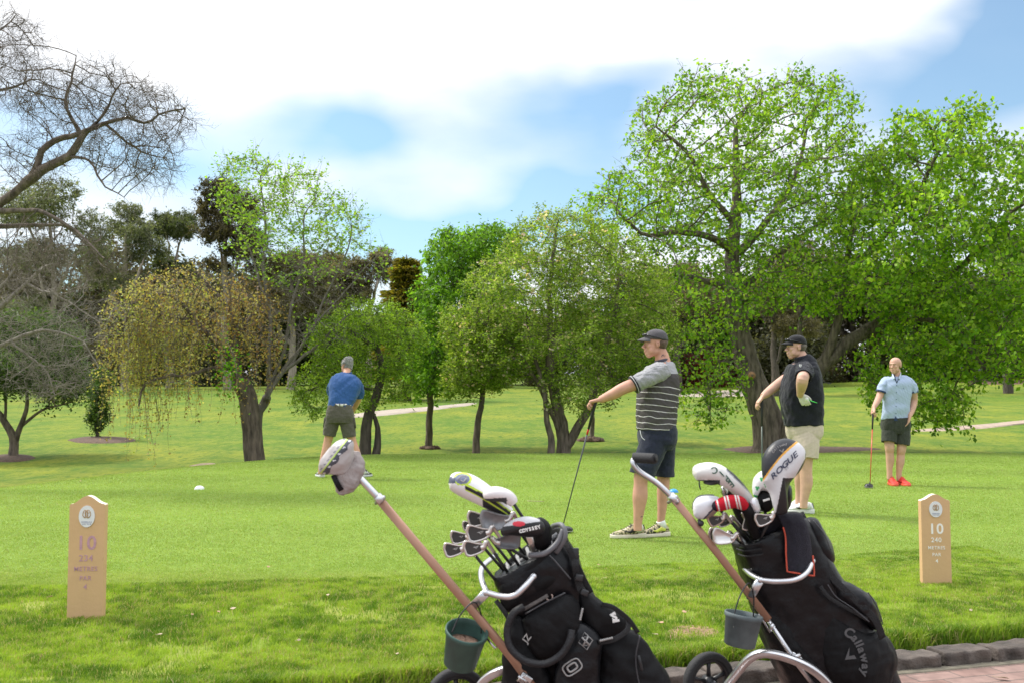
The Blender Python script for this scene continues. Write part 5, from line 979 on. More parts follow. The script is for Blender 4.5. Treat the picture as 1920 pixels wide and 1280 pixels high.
    b = MB(); pl = [(1593, 1212), (1584, 1236), (1606, 1234), (1602, 1227), (1592, 1229)]
    b.add([at(x, y, 3.775) for x, y in pl]+[at(x, y, 3.779) for x, y in pl], [(4, 3, 2, 1, 0), (5, 6, 7, 8, 9)]+[(i, (i+1) % 5, 5+(i+1) % 5, 5+i) for i in range(5)]); b.build('chevron_emblem', greyp, root, False)
    return t0, ta2, s, fo
BR = bag_right()

# towel
def towel():
    W0 = [at(1432, 1000, 3.80), at(1440, 972, 3.80), at(1462, 962, 3.79), at(1480, 966, 3.76), at(1496, 1000, 3.745), at(1500, 1040, 3.735), at(1502, 1074, 3.73)]
    n, m = 26, 22; q = [Vector(p) for p in spline([list(p) for p in W0], 5)]; vs = []
    L_, Rr = [(1418, 1010), (1425, 980), (1440, 962), (1458, 966), (1472, 1000), (1474, 1040), (1476, 1070)], [(1480, 985), (1488, 972), (1500, 960), (1508, 972), (1518, 1000), (1523, 1040), (1526, 1078)]
    L_, Rr = np.array(spline(L_, 6)), np.array(spline(Rr, 6)); k = len(L_)
    Dp = np.interp(np.arange(k)/(k-1), [0, .25, .4, .55, 1], [3.84, 3.80, 3.775, 3.755, 3.735])
    for side in (0, .006):
        for i in range(k):
            for j in range(m):
                t = j/(m-1); x, y = L_[i]*(1-t)+Rr[i]*t; f = .004*math.sin(t*5+i*.06)+.0015*math.sin(t*11+1); vs.append(at(x, y, Dp[i]+side+f+.03*(t-.5)**2))
    fs = []; N0 = k*m
    for i in range(k-1):
        for j in range(m-1): a = i*m+j; fs.append((a, a+m, a+m+1, a+1)); fs.append((N0+a, N0+a+1, N0+a+m+1, N0+a+m))
    for i in range(k-1): a = i*m; fs.append((a, N0+a, N0+a+m, a+m)); a = i*m+m-1; fs.append((a, a+m, N0+a+m, N0+a))
    for j in range(m-1): fs.append((j, j+1, N0+j+1, N0+j)); a = (k-1)*m+j; fs.append((a, N0+a, N0+a+1, a+1))
    b = MB().add(vs, fs); tw = b.build('towel', mat('navy_towel', (.012, .011, .020), .95, var=.3, scale=80, bump=.8, bscale=350, sheen=.08), None); tag(tw, 'dark navy towel with an orange red hem draped over the right bag', 'towel')
    i0 = int(k*.62); hem = [vs[i*m]+Vector((-.001, -.003, 0)) for i in range(i0, k)]+[vs[(k-1)*m+j]+Vector((0, -.003, -.001)) for j in range(1, m)]+[vs[i*m+m-1]+Vector((.001, -.003, 0)) for i in range(k-2, k-8, -1)]
    b = MB(); b.tube(hem, .0032, 6); b.build('hem', mat('orange_hem', (.50, .075, .04), .8), tw)
towel()

# clubs -----------------------------------------------------------------
darkcav = mat('dark_cavity', (.035, .033, .032), .4, var=.2); warmst = mat('satin_steel', (.60, .55, .52), .30, .9, var=.12, scale=50); shaftb = mat('black_shaft', (.012, .012, .013), .35)
def iron(label, px, py, D, ang, flip, L_, end, bag, k=1., back=True, D2=None, facem=None):
    """blade centred at the pixel; toe to the left when flip=1; shaft runs to pixel end"""
    root = empty('golf_iron', at(px, py, D), label, 'golf club', bag); R = basis(math.radians(ang)); o = at(px, py, D); f = flip
    def P(x, y, z=0): return o+R @ Vector((x*L_*f, y*L_, z))
    out = [(-.50, -.10), (-.46, -.30), (-.32, -.40), (-.05, -.40), (.22, -.36), (.42, -.28), (.52, -.16), (.54, .0), (.46, .06), (.30, .10), (.05, .20), (-.20, .32), (-.38, .36), (-.47, .25), (-.52, .08)]
    q = np.array(spline(out+[out[0]], 4))[:-1]; c = q.mean(0); b = MB(); T = .14*L_
    rings = [(1-.10, -T*.5), (1, -T*.3), (1, T*.35), (.94, T*.5)]
    R_ = [[P(*(c+(w-c)*s), z) for w in q] for s, z in rings]; R_.append([P(*(c+(w-c)*.80), T*.5) for w in q]); R_.append([P(*(c+(w-c)*.76), T*.25) for w in q])
    if f < 0: R_ = [r_[::-1] for r_ in R_]
    b.rings(R_); b.build('club_head', facem or warmst, root)
    if back:
        b = MB(); R_ = [[P(*(c+(w-c)*.77), z) for w in q] for z in (T*.15, T*.33)]
        if f < 0: R_ = [r_[::-1] for r_ in R_]
        b.rings(R_); b.build('cavity', darkcav, root, False)
        b = MB(); b.tube([P(.0, .0, T*.33), P(.08, -.09, T*.335), P(.17, -.02, T*.33)], L_*.022, 6); b.tube([P(-.05, -.02, T*.32), P(.22, .0, T*.32)], L_*.016, 6); b.build('badge', silver, root)
    e = Vector(end) if len(end) == 3 and not isinstance(end[0], int) else None; e = at(end[0], end[1], end[2]); h0 = P(.46, -.08); h1 = P(.60, .12); d = (e-h1).normalized()
    b = MB(); rtube(b, [P(.30, -.12), h0, h1, h1+d*.028*k, h1+d*.06*k], [.010*k, .0095*k, .0075*k, .0066*k, .0066*k], 5, 12); b.build('hosel', warmst, root)
    b = MB(); b.tube([h1+d*.055*k, e+d*.12], [.0058*k, .0052*k], 10); b.build('shaft', shaftb, root)
    return root
gL = 'irons standing in the left bag'
iron('leftmost iron of the left bag, lowest black backed blade', 851, 1027, 3.44, 12, 1, .070, (925, 1082, 3.50), gL)
iron('second lowest iron of the left bag, black backed with silver badge', 889, 1024, 3.42, 12, 1, .074, (945, 1062, 3.50), gL)
iron('pale iron half hidden behind the leftmost irons of the left bag', 862, 1004, 3.53, 10, 1, .066, (950, 1075, 3.60), gL)
iron('middle iron of the left bag above the two lowest blades', 897, 996, 3.45, 10, 1, .084, (968, 1052, 3.52), gL)
iron('upper iron of the left bag partly behind the grey wedge', 897, 969, 3.52, 8, 1, .078, (985, 1040, 3.58), gL)
iron('broad grey faced wedge of the left bag', 929, 972, 3.47, 8, 1, .105, (1000, 1030, 3.55), gL, back=False, facem=mat('grey_face', (.24, .24, .25), .42, .6, var=.15, scale=60, bump=.2))
iron('iron with its sole up, tucked behind the middle iron', 880, 983, 3.56, 10, 1, .05, (960, 1060, 3.6), gL)
iron('dark grey wedge hanging under the black putter cover', 952, 1010, 3.47, 5, -1, .088, (985, 1045, 3.52), gL, back=False, facem=mat('dusk_face', (.16, .16, .17), .45, .6, var=.15))
gR = 'irons standing in the right bag'
iron('bright silver iron lowest on the left of the right bag', 1357, 1003, 3.72, -2, 1, .082, (1400, 1030, 3.84), gR, back=False, facem=mat('bright_steel', (.66, .64, .62), .3, .8, var=.1))
iron('silver iron tucked just behind the lowest iron of the right bag', 1346, 1001, 3.78, 0, 1, .072, (1398, 1025, 3.88), gR)
iron('bronze toned iron below the red and white knitted cover', 1342, 972, 3.74, 20, 1, .062, (1398, 1010, 3.84), gR, facem=mat('bronze_steel', (.42, .30, .24), .35, .9, var=.25))
iron('silver and red iron in front of the towel on the right bag', 1432, 970, 3.70, 18, 1, .068, (1425, 1010, 3.80), gR)
iron('slim silver iron standing upright in the middle of the right bag', 1400, 978, 3.78, 100, 1, .060, (1412, 1012, 3.84), gR)
iron('upright iron of the right bag with a dark back, behind the knitted cover', 1358, 975, 3.80, 15, 1, .055, (1405, 1005, 3.86), gR)

colm = attr_mat('painted_cover', rough=.42, spec=.4, bump=.12, bscale=90)
WHT, BLK, LIME = (.74, .73, .73), (.018, .018, .022), (.50, .66, .06)
def cover_loft(name, label, sec, fn, group, shaft=None, sides=72, cat='headcover', n=34, m=None):
    root = empty(name, at(*sec[0][:3]), label, cat, group); b = MB(); q = spline([list(s) for s in sec], n); b.tube([at(*s[:3]) for s in q], [(s[4], s[3]*s[2]/FPX) for s in q], sides, up=(0, -1, 0))
    o = b.build('head_cover', m or colm, root); 
    if fn: paint(o, fn)
    if shaft: b = MB(); b.tube([at(*p) for p in shaft], .0056, 10); b.build('shaft', shaftb, root)
    return root
def ln(x, y, x0, y0, x1, y1): L_ = math.hypot(x1-x0, y1-y0); return ((x1-x0)*(y-y0)-(y1-y0)*(x-x0))/L_
gcl, gcr = 'covered woods in the left bag', 'covered woods in the right bag'
def f_l1(x, y, n):
    t = x-843; mid = 903+.00*t+(x-843)*.50-(0 if x > 880 else 4); d = y-(896+.42*(x-860)+.0016*(x-860)**2)
    if x < 854 and y > 893: return (.07, .08, .12) if y < 905 else WHT
    if math.hypot((x-867)/16, (y-897)/11) < .86: return (.14, .16, .24)
    if math.hypot((x-867)/16, (y-897)/11) < 1.12: return LIME
    if x > 872:
        if 4 < d < 7 or 14.5 < d < 17.0: return LIME
        if 7 <= d <= 14.5: return BLK
        if d > 17 and x > 905: return BLK if d < 30 else (.35, .35, .36)
    return WHT
r_ = cover_loft('driver_club', 'large white headcover with black and lime stripes, topmost club of the left bag', [(842, 900, 3.5, 6, .02), (848, 901, 3.5, 16, .045), (862, 905, 3.5, 21, .055), (880, 912, 3.5, 23, .055), (905, 926, 3.5, 21, .047), (925, 940, 3.5, 18, .036), (945, 954, 3.5, 14, .026), (955, 962, 3.5, 11, .02)], f_l1, gcl, [(940, 952, 3.5), (1000, 1030, 3.58)], cat='golf club')
b = MB(); R = basis(math.radians(15)); rtube(b, [at(858, 899, 3.447), at(866, 891, 3.445), at(877, 893, 3.447)], .0018, 5, 6); b.tube([at(863, 899, 3.446), at(869, 903, 3.446), at(875, 895, 3.446)], .0022, 6); b.build('round_emblem', silver, r_)
def f_l2(x, y, n): return (.05, .05, .055) if y > 934+(x-907)*-.05 and x < 950 else ((.70, .66, .66) if not (944 < x < 952 and y > 936 and (y-936) % 9 < 2.5) else (.2, .2, .2))
cover_loft('fairway_wood', 'white and black fairway wood cover beside the large striped headcover', [(906, 928, 3.44, 5, .014), (912, 927, 3.44, 11, .028), (928, 925, 3.44, 14, .034), (946, 928, 3.44, 13, .03), (958, 936, 3.44, 12, .022), (964, 944, 3.44, 8, .014)], f_l2, gcl, [(960, 938, 3.44), (984, 975, 3.48), (1010, 1020, 3.54)], cat='golf club')
def f_putter(x, y, n):
    if math.hypot((x-973)/12, (y-981)/5) < 1: return (.52, .02, .04)
    if y < 984-(x-960)*.14 and x < 1012: return (.45, .45, .47)
    return (.012, .012, .014)
rt = empty('putter', at(975, 990, 3.40), 'mallet putter in a black and grey cover with a red oval badge', 'golf club')
b = MB(); pillow(b, [(938, 995), (945, 984), (962, 973), (985, 967), (1005, 970), (1018, 978), (1022, 990), (1015, 1001), (995, 1006), (960, 1003), (942, 1003)], 3.42, .040, 44, 12, e=.5); paint(b.build('head_cover', colm, rt), f_putter)
b = MB()
for i, ch in enumerate('ODYSSEY'):
    v, f = text_geo(ch, .0155, .0008, bold=.0008); R = basis(math.radians(10+i*2)); b.add([at(977+i*5.6, 995-i*1.3, 3.376)+R @ q for q in v], f)
b.build('lettering', white, rt, False)
b = MB(); b.tube([at(992, 1004, 3.43), at(1000, 1030, 3.5), at(1006, 1050, 3.56)], [.012, .009, .008], 12); b.build('shaft', warmst, rt)
b = MB(); pillow(b, [(1000, 975), (1012, 968), (1026, 975), (1034, 990), (1034, 1015), (1022, 1030), (1004, 1028), (996, 1005)], 3.5, .04, 12, 4); tag(b.build('head_cover', nylon), 'plain black sock cover standing in the left bag under the ring handle', 'headcover')
# headcover slipped over the left trolley's handle
def f_hc(x, y, n):
    a = ln(x, y, 598, 878, 640, 824)
    if y < 905 and x < 664:
        d = abs(a-4-3*math.sin(y*.16)); 
        if 9 < a < 18+2*math.sin(y*.3) and x > 603: return (.06, .065, .08) if not ((int(y*.33) % 4 == 0) and 11 < a < 15) else (.6, .6, .62)
        if 6.6 < a <= 9.2: return (.45, .62, .12)
        if 2 < a < 5 and (int(y*.25) % 2): return (.2, .2, .22)
    return (.43, .405, .395)
hc = empty('headcover', at(640, 880, 3.45), 'grey headcover with a black and lime strip slipped over the left trolley handle', 'headcover')
b = MB(); pillow(b, [(598, 872), (604, 856), (620, 836), (640, 824), (658, 823), (664, 832), (664, 852), (657, 872), (645, 888), (622, 890), (600, 886)], 3.43, .045, 18, 6); o = b.build('club_pouch', colm, hc, voxel=.0028, sm=2); nrm_noise(o, .001, 40, 3); paint(o, f_hc)
b = MB(); loft(b, [(666, 846, 3.47, 10, .015), (662, 870, 3.46, 21, .032), (652, 895, 3.45, 23, .035), (648, 915, 3.45, 19, .03), (650, 926, 3.45, 13, .022)], 28); o = b.build('sock', mat('grey_fabric', (.33, .29, .275), .85, var=.12, scale=60, bump=.4, bscale=200), hc, voxel=.004, sm=2); nrm_noise(o, .0016, 38, 5)
b = MB(); strap(b, [at(625, 890, 3.42), at(632, 905, 3.41), at(640, 918, 3.42)], .003, .009); b.build('pull_tab', nylon, hc)

# right bag covers
def f_rogue(x, y, n):
    d = ln(x, y, 1431, 899, 1486, 836)-.0022*((x-1431)**2*0); s = d+4*math.sin((x-1431)/60*math.pi)
    if s > 4.2 - 0 and False: return BLK
    if s < -1.6: return (.022, .023, .028)
    if s < 1.8: return (.72, .36, .05)
    e = ln(x, y, 1452, 960, 1512, 850)
    return (.62, .62, .63) if e < 2+.0*x and x < 1510 and not (y > 895 and x > 1466+(905-y)*.2) else (.018, .018, .02)
rg = empty('driver_club', at(1460, 960, 3.72), 'big black and white driver cover with an orange stripe, tallest in the right bag', 'golf club', gcr)
b = MB(); pillow(b, [(1431, 902), (1428, 880), (1430, 856), (1440, 838), (1456, 825), (1476, 821), (1496, 828), (1508, 840), (1511, 854), (1504, 876), (1492, 892), (1481, 906), (1477, 925), (1478, 950), (1474, 962), (1456, 964), (1450, 950), (1443, 925)], 3.70, .062, 30, 6, e=.45)
o = b.build('head_cover', colm, rg, voxel=.0022, sm=1); paint(o, f_rogue)
def arc_text(b, W, P, size, D, ang, wide=1., **k):
    for ch, (x, y), a in zip(W, P, ang): v, f = text_geo(ch, size, .0008, **k); R = basis(math.radians(a)) @ Matrix(((wide, 0, 0), (0, 1, 0), (0, 0, 1))); b.add([at(x, y, D)+R @ q for q in v], f)
b = MB(); pts = [(1448+i*8.4, 893-i*8.3) for i in range(5)]; pts = [(1450, 892), (1460.5, 881.5), (1471, 871.5), (1481, 862), (1490, 853.5)]; arc_text(b, 'ROGUE', pts, .027, 3.6375, [43]*5, wide=1.45, bold=.0006, shear=.3); b.build('lettering', mat('dark_print', (.04, .05, .09), .5), rg, False)
b = MB(); arc_text(b, 'ST', [(1474, 879), (1477.5, 876)], .010, 3.636, [43, 43]); b.build('small_lettering', mat('grey_ink', (.3, .3, .32), .5), rg, False)
b = MB(); arc_text(b, 'Callaway', [(1450, 846), (1452.5, 842), (1455.5, 839.5), (1459, 837.2), (1463, 835), (1467, 833.5), (1470.5, 832), (1474, 831)], .0115, 3.652, [62, 52, 42, 35, 27, 20, 14, 8], bold=.0002)
b.tube([at(1461, 842.5, 3.643), at(1467.5, 847, 3.640), at(1469, 840.5, 3.643)], .0013, 6); b.build('maker_emblem', silver, rg, False)
b = MB(); pillow(b, [(1477, 905), (1484, 912), (1486, 930), (1482, 948), (1474, 955), (1470, 930)], 3.76, .04, 12, 4); tag(b.build('head_cover', nylon2), 'plain black cover close behind the tall black and white driver cover', 'headcover')
def f_epic(x, y, n):
    d = y-(903+.0*x) 
    s = ln(x, y, 1352, 880, 1404, 930)
    if x > 1362 and s < -5.5: return BLK if s < -7.6 else (.35, .35, .36)
    if y > 899 and x < 1350 and x > 1306: return (.03, .03, .035)
    if False: return WHT
    return (.70, .69, .66)
ep = cover_loft('fairway_wood', 'long white cover with dark lettering bending over at the left of the right bag', [(1300, 888, 3.74, 4, .016), (1304, 887, 3.74, 13, .035), (1318, 884, 3.74, 17, .045), (1338, 885, 3.74, 18, .045), (1356, 893, 3.74, 17, .04), (1374, 906, 3.74, 15, .034), (1390, 922, 3.76, 13, .03), (1402, 940, 3.78, 13, .028), (1410, 955, 3.8, 12, .026)], f_epic, gcr, [(1405, 945, 3.79), (1425, 990, 3.86)], cat='golf club')
b = MB(); arc_text(b, 'EPIC', [(1371, 906), (1363, 896), (1353, 887), (1340, 880)], .034, 3.694, [218, 218, 222, 190], bold=.0006); b.build('lettering', mat('green_black_print', (.03, .09, .06), .5), ep, False)
b = MB(); pillow(b, [(1318, 900), (1332, 899), (1350, 899), (1348, 906), (1334, 909), (1320, 906)], 3.74, .03, 10, 4); b.build('club_head', blackpl, ep); b = MB(); rtube(b, [at(1311, 900, 3.72), at(1311.5, 910, 3.715), at(1314, 917, 3.715)], .0028, 5, 6); b.build('pull_tab', blackpl, ep)
def f_sham(x, y, n):
    for cx, cy in ((1420, 914), (1428, 897), (1436, 908), (1416, 930), (1432, 888)):
        r = math.hypot(x-cx, y-cy); a = math.atan2(y-cy, x-cx)
        if r < 2.0+2.6*abs(math.cos(1.5*a+.6)): return (.05, .38, .12)
    return (.72, .72, .71)
sh = empty('hybrid_club', at(1428, 940, 3.8), 'rounded white cover printed with green clover leaves behind the tall driver cover', 'golf club', gcr)
b = MB(); pillow(b, [(1410, 912), (1413, 896), (1424, 884), (1438, 880), (1452, 890), (1455, 915), (1446, 926), (1436, 920), (1424, 922), (1418, 934), (1412, 926)], 3.80, .048, 24, 6); o = b.build('head_cover', colm, sh, voxel=.0025, sm=1); paint(o, f_sham)
b = MB(); pillow(b, [(1419, 930), (1426, 920), (1438, 919), (1448, 930), (1450, 950), (1438, 960), (1424, 952)], 3.79, .035, 10, 4); b.build('cuff', nylon, sh)
b = MB(); b.box(at(1437, 936, 3.752), (.013, .004, .002), basis(.3), .001); b.build('stitched_tab', white, sh); b = MB(); b.tube([at(1432, 945, 3.8), at(1440, 990, 3.86)], .006, 10); b.build('shaft', shaftb, sh)
# white driver head lying low on the left with its crown up
dr = empty('driver_club', at(1325, 950, 3.72), 'uncovered white driver head with dark sole leaning out left of the right bag', 'golf club', gcr)
b = MB(); pillow(b, [(1299, 955), (1300, 942), (1308, 932), (1325, 928), (1345, 930), (1352, 940), (1345, 958), (1330, 970), (1312, 973), (1302, 967)], 3.74, .038, 36, 12, e=.5)
def f_drv(x, y, n):
    e = ln(x, y, 1318, 975, 1346, 943); return (.76, .77, .80) if e < -2 else ((.05, .06, .10) if e < 1 else (.32, .24, .20))
o = b.build('club_head', attr_mat('gloss_white', rough=.2, spec=.6), dr); paint(o, f_drv)
b = MB(); pillow(b, [(1297, 955), (1299, 940), (1308, 929), (1325, 925.5), (1340, 927), (1330, 935), (1310, 945)], 3.765, .03, 10, 5); b.build('sole_edge', blackpl, dr); b = MB(); b.tube([at(1345, 950, 3.75), at(1380, 985, 3.8), at(1405, 1015, 3.86)], .0055, 10); b.build('shaft', shaftb, dr)
b = MB(); b.ell(at(1314, 980, 3.73), (.012, .012, .012)); b.tube([at(1310, 973, 3.73), at(1314, 984, 3.73)], .006, 8); b.build('toggle', blackpl, dr)
def f_knit(x, y, n):
    t = (x-1340)*.97-(y-945)*.22; 
    for c0 in (6, 21, 26.5, 41, 46): 
        if abs(t-c0) < 1.5: return (.72, .68, .64)
    return (.02, .02, .03) if t < 2 else (.52, .02, .035)
kn = cover_loft('hybrid_club', 'red knitted cover with white bands lying across the left of the right bag', [(1336, 951, 3.68, 4, .01), (1341, 949, 3.68, 9, .02), (1352, 945, 3.68, 12, .026), (1364, 941, 3.68, 13, .028), (1378, 939, 3.69, 12, .027), (1388, 942, 3.70, 12, .025), (1396, 948, 3.71, 9, .02)], f_knit, gcr, [(1390, 945, 3.72), (1402, 965, 3.78), (1412, 1005, 3.86)], cat='golf club', m=attr_mat('knit', rough=.95, spec=.1, bump=.7, bscale=260))
b = MB(); rtube(b, [at(1392, 944, 3.72), at(1404, 960, 3.72), at(1410, 985, 3.76), at(1416, 1005, 3.8)], [.020, .022, .020, .018], 8, 16); b.build('cover_neck', nylon, kn)
hy = empty('hybrid_club', at(1416, 945, 3.74), 'small silver white hybrid head between the clover cover and the knitted cover', 'golf club', gcr)
b = MB(); pillow(b, [(1405, 940), (1410, 933), (1418, 932), (1423, 942), (1426, 955), (1420, 962), (1411, 956)], 3.72, .022, 12, 4); b.build('club_head', mat('pearl_white', (.68, .69, .72), .25, .3, var=.08), hy); b = MB(); b.tube([at(1420, 955, 3.73), at(1428, 990, 3.84)], .006, 10); b.build('shaft', shaftb, hy)
b = MB(); pillow(b, [(1351, 912), (1356, 908), (1364, 912), (1366, 924), (1358, 930), (1352, 924)], 3.80, .02, 10, 4); tag(b.build('hybrid_club', steel), 'small round steel club head under the long white cover', 'golf club', gcr)
b = MB(); rtube(b, [at(1358, 912, 3.85), at(1374, 925, 3.84), at(1388, 960, 3.86), at(1400, 1000, 3.88)], [.026, .030, .024, .02], 6, 14); tag(b.build('head_cover', nylon2), 'plain black cover beneath the long white cover in the right bag', 'headcover')
# ------------------------------------------------------------------ people
def skin_mat(name, col):
    m = mat(name, col, .55, var=.10, scale=14, bump=.15, bscale=90, spec=.35); return m
skin1 = skin_mat('skin_tanned', (.56, .30, .215)); skin2 = skin_mat('skin_fair', (.60, .36, .27)); skin3 = skin_mat('skin_light_tan', (.56, .325, .235)); skin0 = skin_mat('skin_ruddy', (.56, .30, .20))
def sp(pts, n=5): return spline([list(p) for p in pts], n)
def limb(b, pts, n=6, sides=20, up=None, asp=1.):
    """pts: [(px,py,D,radius_m)]"""
    q = sp(pts, n); b.tube([at(*s[:3]) for s in q], [(s[3], s[3]*asp) for s in q], sides, up=up); return b
def torso(b, sec, k=1., n=5, sq=.12, sides=36):
    q = sp(sec, n); b.tube([at(*s[:3]) for s in q], [(s[4]*k, s[3]*k*s[2]/FPX) for s in q], sides, up=(0, -1, 0), sq=sq); return b
class Head:
    def __init__(s, c, f, H=.235, tilt=0.):
        s.c = Vector(c); f = Vector(f).normalized(); up = Vector((0, 0, 1)); l = up.cross(f).normalized(); R = Matrix((f, l, up)).transposed(); s.R = R @ Matrix.Rotation(tilt, 3, 'Y'); s.H = H
    def P(s, x, y, z): return s.c+s.R @ (Vector((x, y, z))*s.H)
    def e(s, b, c, r, mi=0, nu=18, nv=12): b.ell(s.P(*c), tuple(q*s.H for q in r), s.R, nu, nv, mi)
    def build(s, b):
        e = lambda c, r: s.e(b, c, r)
        e((-.06, 0, .17), (.41, .315, .325)); e((.05, 0, .12), (.31, .28, .30)); e((.10, 0, -.08), (.245, .25, .32)); e((.15, 0, -.24), (.20, .19, .19)); e((.235, 0, -.385), (.105, .115, .085))
        e((.02, 0, -.22), (.24, .235, .18)); e((.325, 0, .115), (.060, .19, .045)); 
        for y in (-1, 1): e((.245, y*.15, -.05), (.095, .085, .095)); e((.18, y*.19, -.2), (.10, .06, .12)); e((.30, y*.12, .045), (.045, .06, .035))
        b.tube([s.P(.34, 0, .08), s.P(.385, 0, 0), s.P(.455, 0, -.095), s.P(.40, 0, -.13)], [s.H*.030, s.H*.038, s.H*.052, s.H*.03], 10); e((.405, .04, -.115), (.045, .035, .032)); e((.405, -.04, -.115), (.045, .035, .032))
        e((.350, 0, -.19), (.055, .10, .05)); e((.373, 0, -.225), (.036, .085, .018)); e((.365, 0, -.268), (.036, .075, .020)); e((.33, 0, -.32), (.05, .09, .05))
        for y in (-1, 1):
            e((-.035, y*.315, -.01), (.075, .028, .11)); 
    def extras(s, root, skin, brow, lipm=None):
        b = MB()
        for y in (-1, 1): s.e(b, (.322, y*.118, .042), (.028, .036, .020), 0, 12, 8); s.e(b, (.346, y*.120, .042), (.008, .016, .016), 1, 10, 6)
        b.build('eyes', [mat('eye_white', (.6, .57, .54), .3), mat('iris', (.05, .04, .035), .2)], root)
        b = MB()
        for y in (-1, 1): b.tube([s.P(.375, y*.055, .105), s.P(.375, y*.12, .135), s.P(.32, y*.20, .115)], [s.H*.014, s.H*.020, s.H*.010], 8)
        b.build('eyebrows', brow, root)
        b = MB(); b.tube([s.P(.375, -.07, -.247), s.P(.402, 0, -.245), s.P(.375, .07, -.247)], [s.H*.006, s.H*.014, s.H*.006], 8); b.build('mouth', lipm or mat('lips', (.42, .16, .13), .5), root)
        b = MB()
        for y in (-1, 1): b.tube([s.P(-.005, y*.345, .05), s.P(-.05, y*.35, .06), s.P(-.075, y*.35, .0), s.P(-.05, y*.345, -.06)], s.H*.012, 6)
        b.build('ear_folds', skin, root)
    def cap(s, root, cloth, brimm, glasses=True, down=0.):
        b = MB(); R = []; z0 = .190-down
        for j in range(13):
            a = j/12*math.pi/2*.985; rr = math.cos(a)**.82; R.append([s.P(-.055+.435*rr*math.cos(t), .345*rr*math.sin(t), z0+.36*math.sin(a)**1.05+(.02*math.cos(t) if j == 0 else 0)-(.05*(1-math.cos(t))/2 if j < 4 else 0)*(1-j/4)) for t in np.linspace(0, 2*math.pi, 37)[:-1]])
        R.insert(0, [s.P(-.055+.41*math.cos(t), .32*math.sin(t), z0+.02-.05*(1-math.cos(t))/2) for t in np.linspace(0, 2*math.pi, 37)[:-1]])
        b.rings(R); c = b.build('cap', cloth, root)
        b = MB(); n = 15; top, bot = [], []
        for i in range(n):
            t = -1+2*i/(n-1); y = .30*t
            for lst, dz in ((top, .012), (bot, -.012)): lst.append([s.P(.30-.07*t*t+(.34*(1-t*t)**.5)*q, y*(1-.05*q), z0+.035+.0-.07*t*t-.06*q*q+dz+.045*(1-t*t)*(1-q)) for q in (0, .35, .7, 1)])
        k = 4; vs = [p for r in top for p in r]+[p for r in bot for p in r]; o = n*k; fs = []
        for i in range(n-1):
            for j in range(k-1): a = i*k+j; fs += [(a, a+1, a+k+1, a+k), (o+a, o+a+k, o+a+k+1, o+a+1)]
            a = i*k+k-1; fs.append((a, o+a, o+a+k, a+k)); a = i*k; fs.append((a, a+k, o+a+k, o+a))
        b.add(vs, fs); b.build('brim', brimm, c); b = MB(); b.ell(s.P(-.055, 0, z0+.365), (.006, .006, .005)); b.build('button', cloth, c)
        b = MB()
        for y in (-1, 1): b.tube([s.P(.37, y*.15, z0+.15), s.P(.27, y*.29, z0+.12), s.P(.05, y*.36, z0+.06), s.P(-.16, y*.36, z0+.0)], [s.H*.030, s.H*.022, s.H*.016, s.H*.014], 8)
        for y in (-1, 1): b.tube([s.P(.40, y*.03, z0+.14), s.P(.405, y*.10, z0+.15), s.P(.355, y*.20, z0+.15)], [(s.H*.02, s.H*.03), (s.H*.065, s.H*.03), (s.H*.03, s.H*.03)], 10, up=s.R @ Vector((0, 0, 1)))
        b.build('sunglasses', mat('dark_lens', (.01, .01, .012), .15), root)
def hand(b, wrist, d, nrm, curls, thumb=1, s=1., spread=.0, tcurl=.5, tout=.75, base_r=.030):
    """d: direction of palm, nrm: direction the palm faces, thumb side sign; curls: 4 finger bend angles per joint"""
    d = Vector(d).normalized(); nrm = Vector(nrm); nrm = (nrm-d*nrm.dot(d)).normalized(); w = d.cross(nrm).normalized()*thumb; W = Vector(wrist)
    q = [W-d*.01, W+d*.02*s, W+d*.05*s, W+d*.085*s, W+d*.10*s]; b.tube(q, [(.019*s, .027*s), (.018*s, .032*s), (.0165*s, .040*s), (.015*s, .042*s), (.011*s, .040*s)], 16, up=nrm, sq=.15)
    Ls = (.074, .082, .076, .060); Rr = (.0088, .0090, .0086, .0078)
    for i in range(4):
        off = (.029-.0195*i)*s; p = W+d*(.092-(.0, -.003, .001, .009)[i])*s+w*off; a = 0; pts = [p-d*.02*s, p]; dirv = (d+w*spread*(1.5-i)).normalized()
        for k, fr in enumerate((.46, .30, .24)):
            a += curls[i]*(1.0, 1.15, .8)[k]; dd = (dirv*math.cos(a)+nrm*math.sin(a)).normalized(); pts.append(pts[-1]+dd*Ls[i]*fr*s)
        r = Rr[i]*s; b.tube(pts, [r*1.05, r*1.08, r, r*.92, r*.74], 10, up=w)
    p = W+d*.022*s+w*.026*s; t1 = (d*(1-tout*.4)+w*tout+nrm*.25).normalized(); t2 = (d*.9+w*.15*(1-tcurl)+nrm*tcurl).normalized()
    b.tube([p-t1*.01, p+t1*.022*s, p+t1*.045*s, p+t1*.045*s+t2*.030*s, p+t1*.043*s+t2*.054*s], [.014*s, .0135*s, .0105*s, .0098*s, .0075*s], 10, up=nrm)
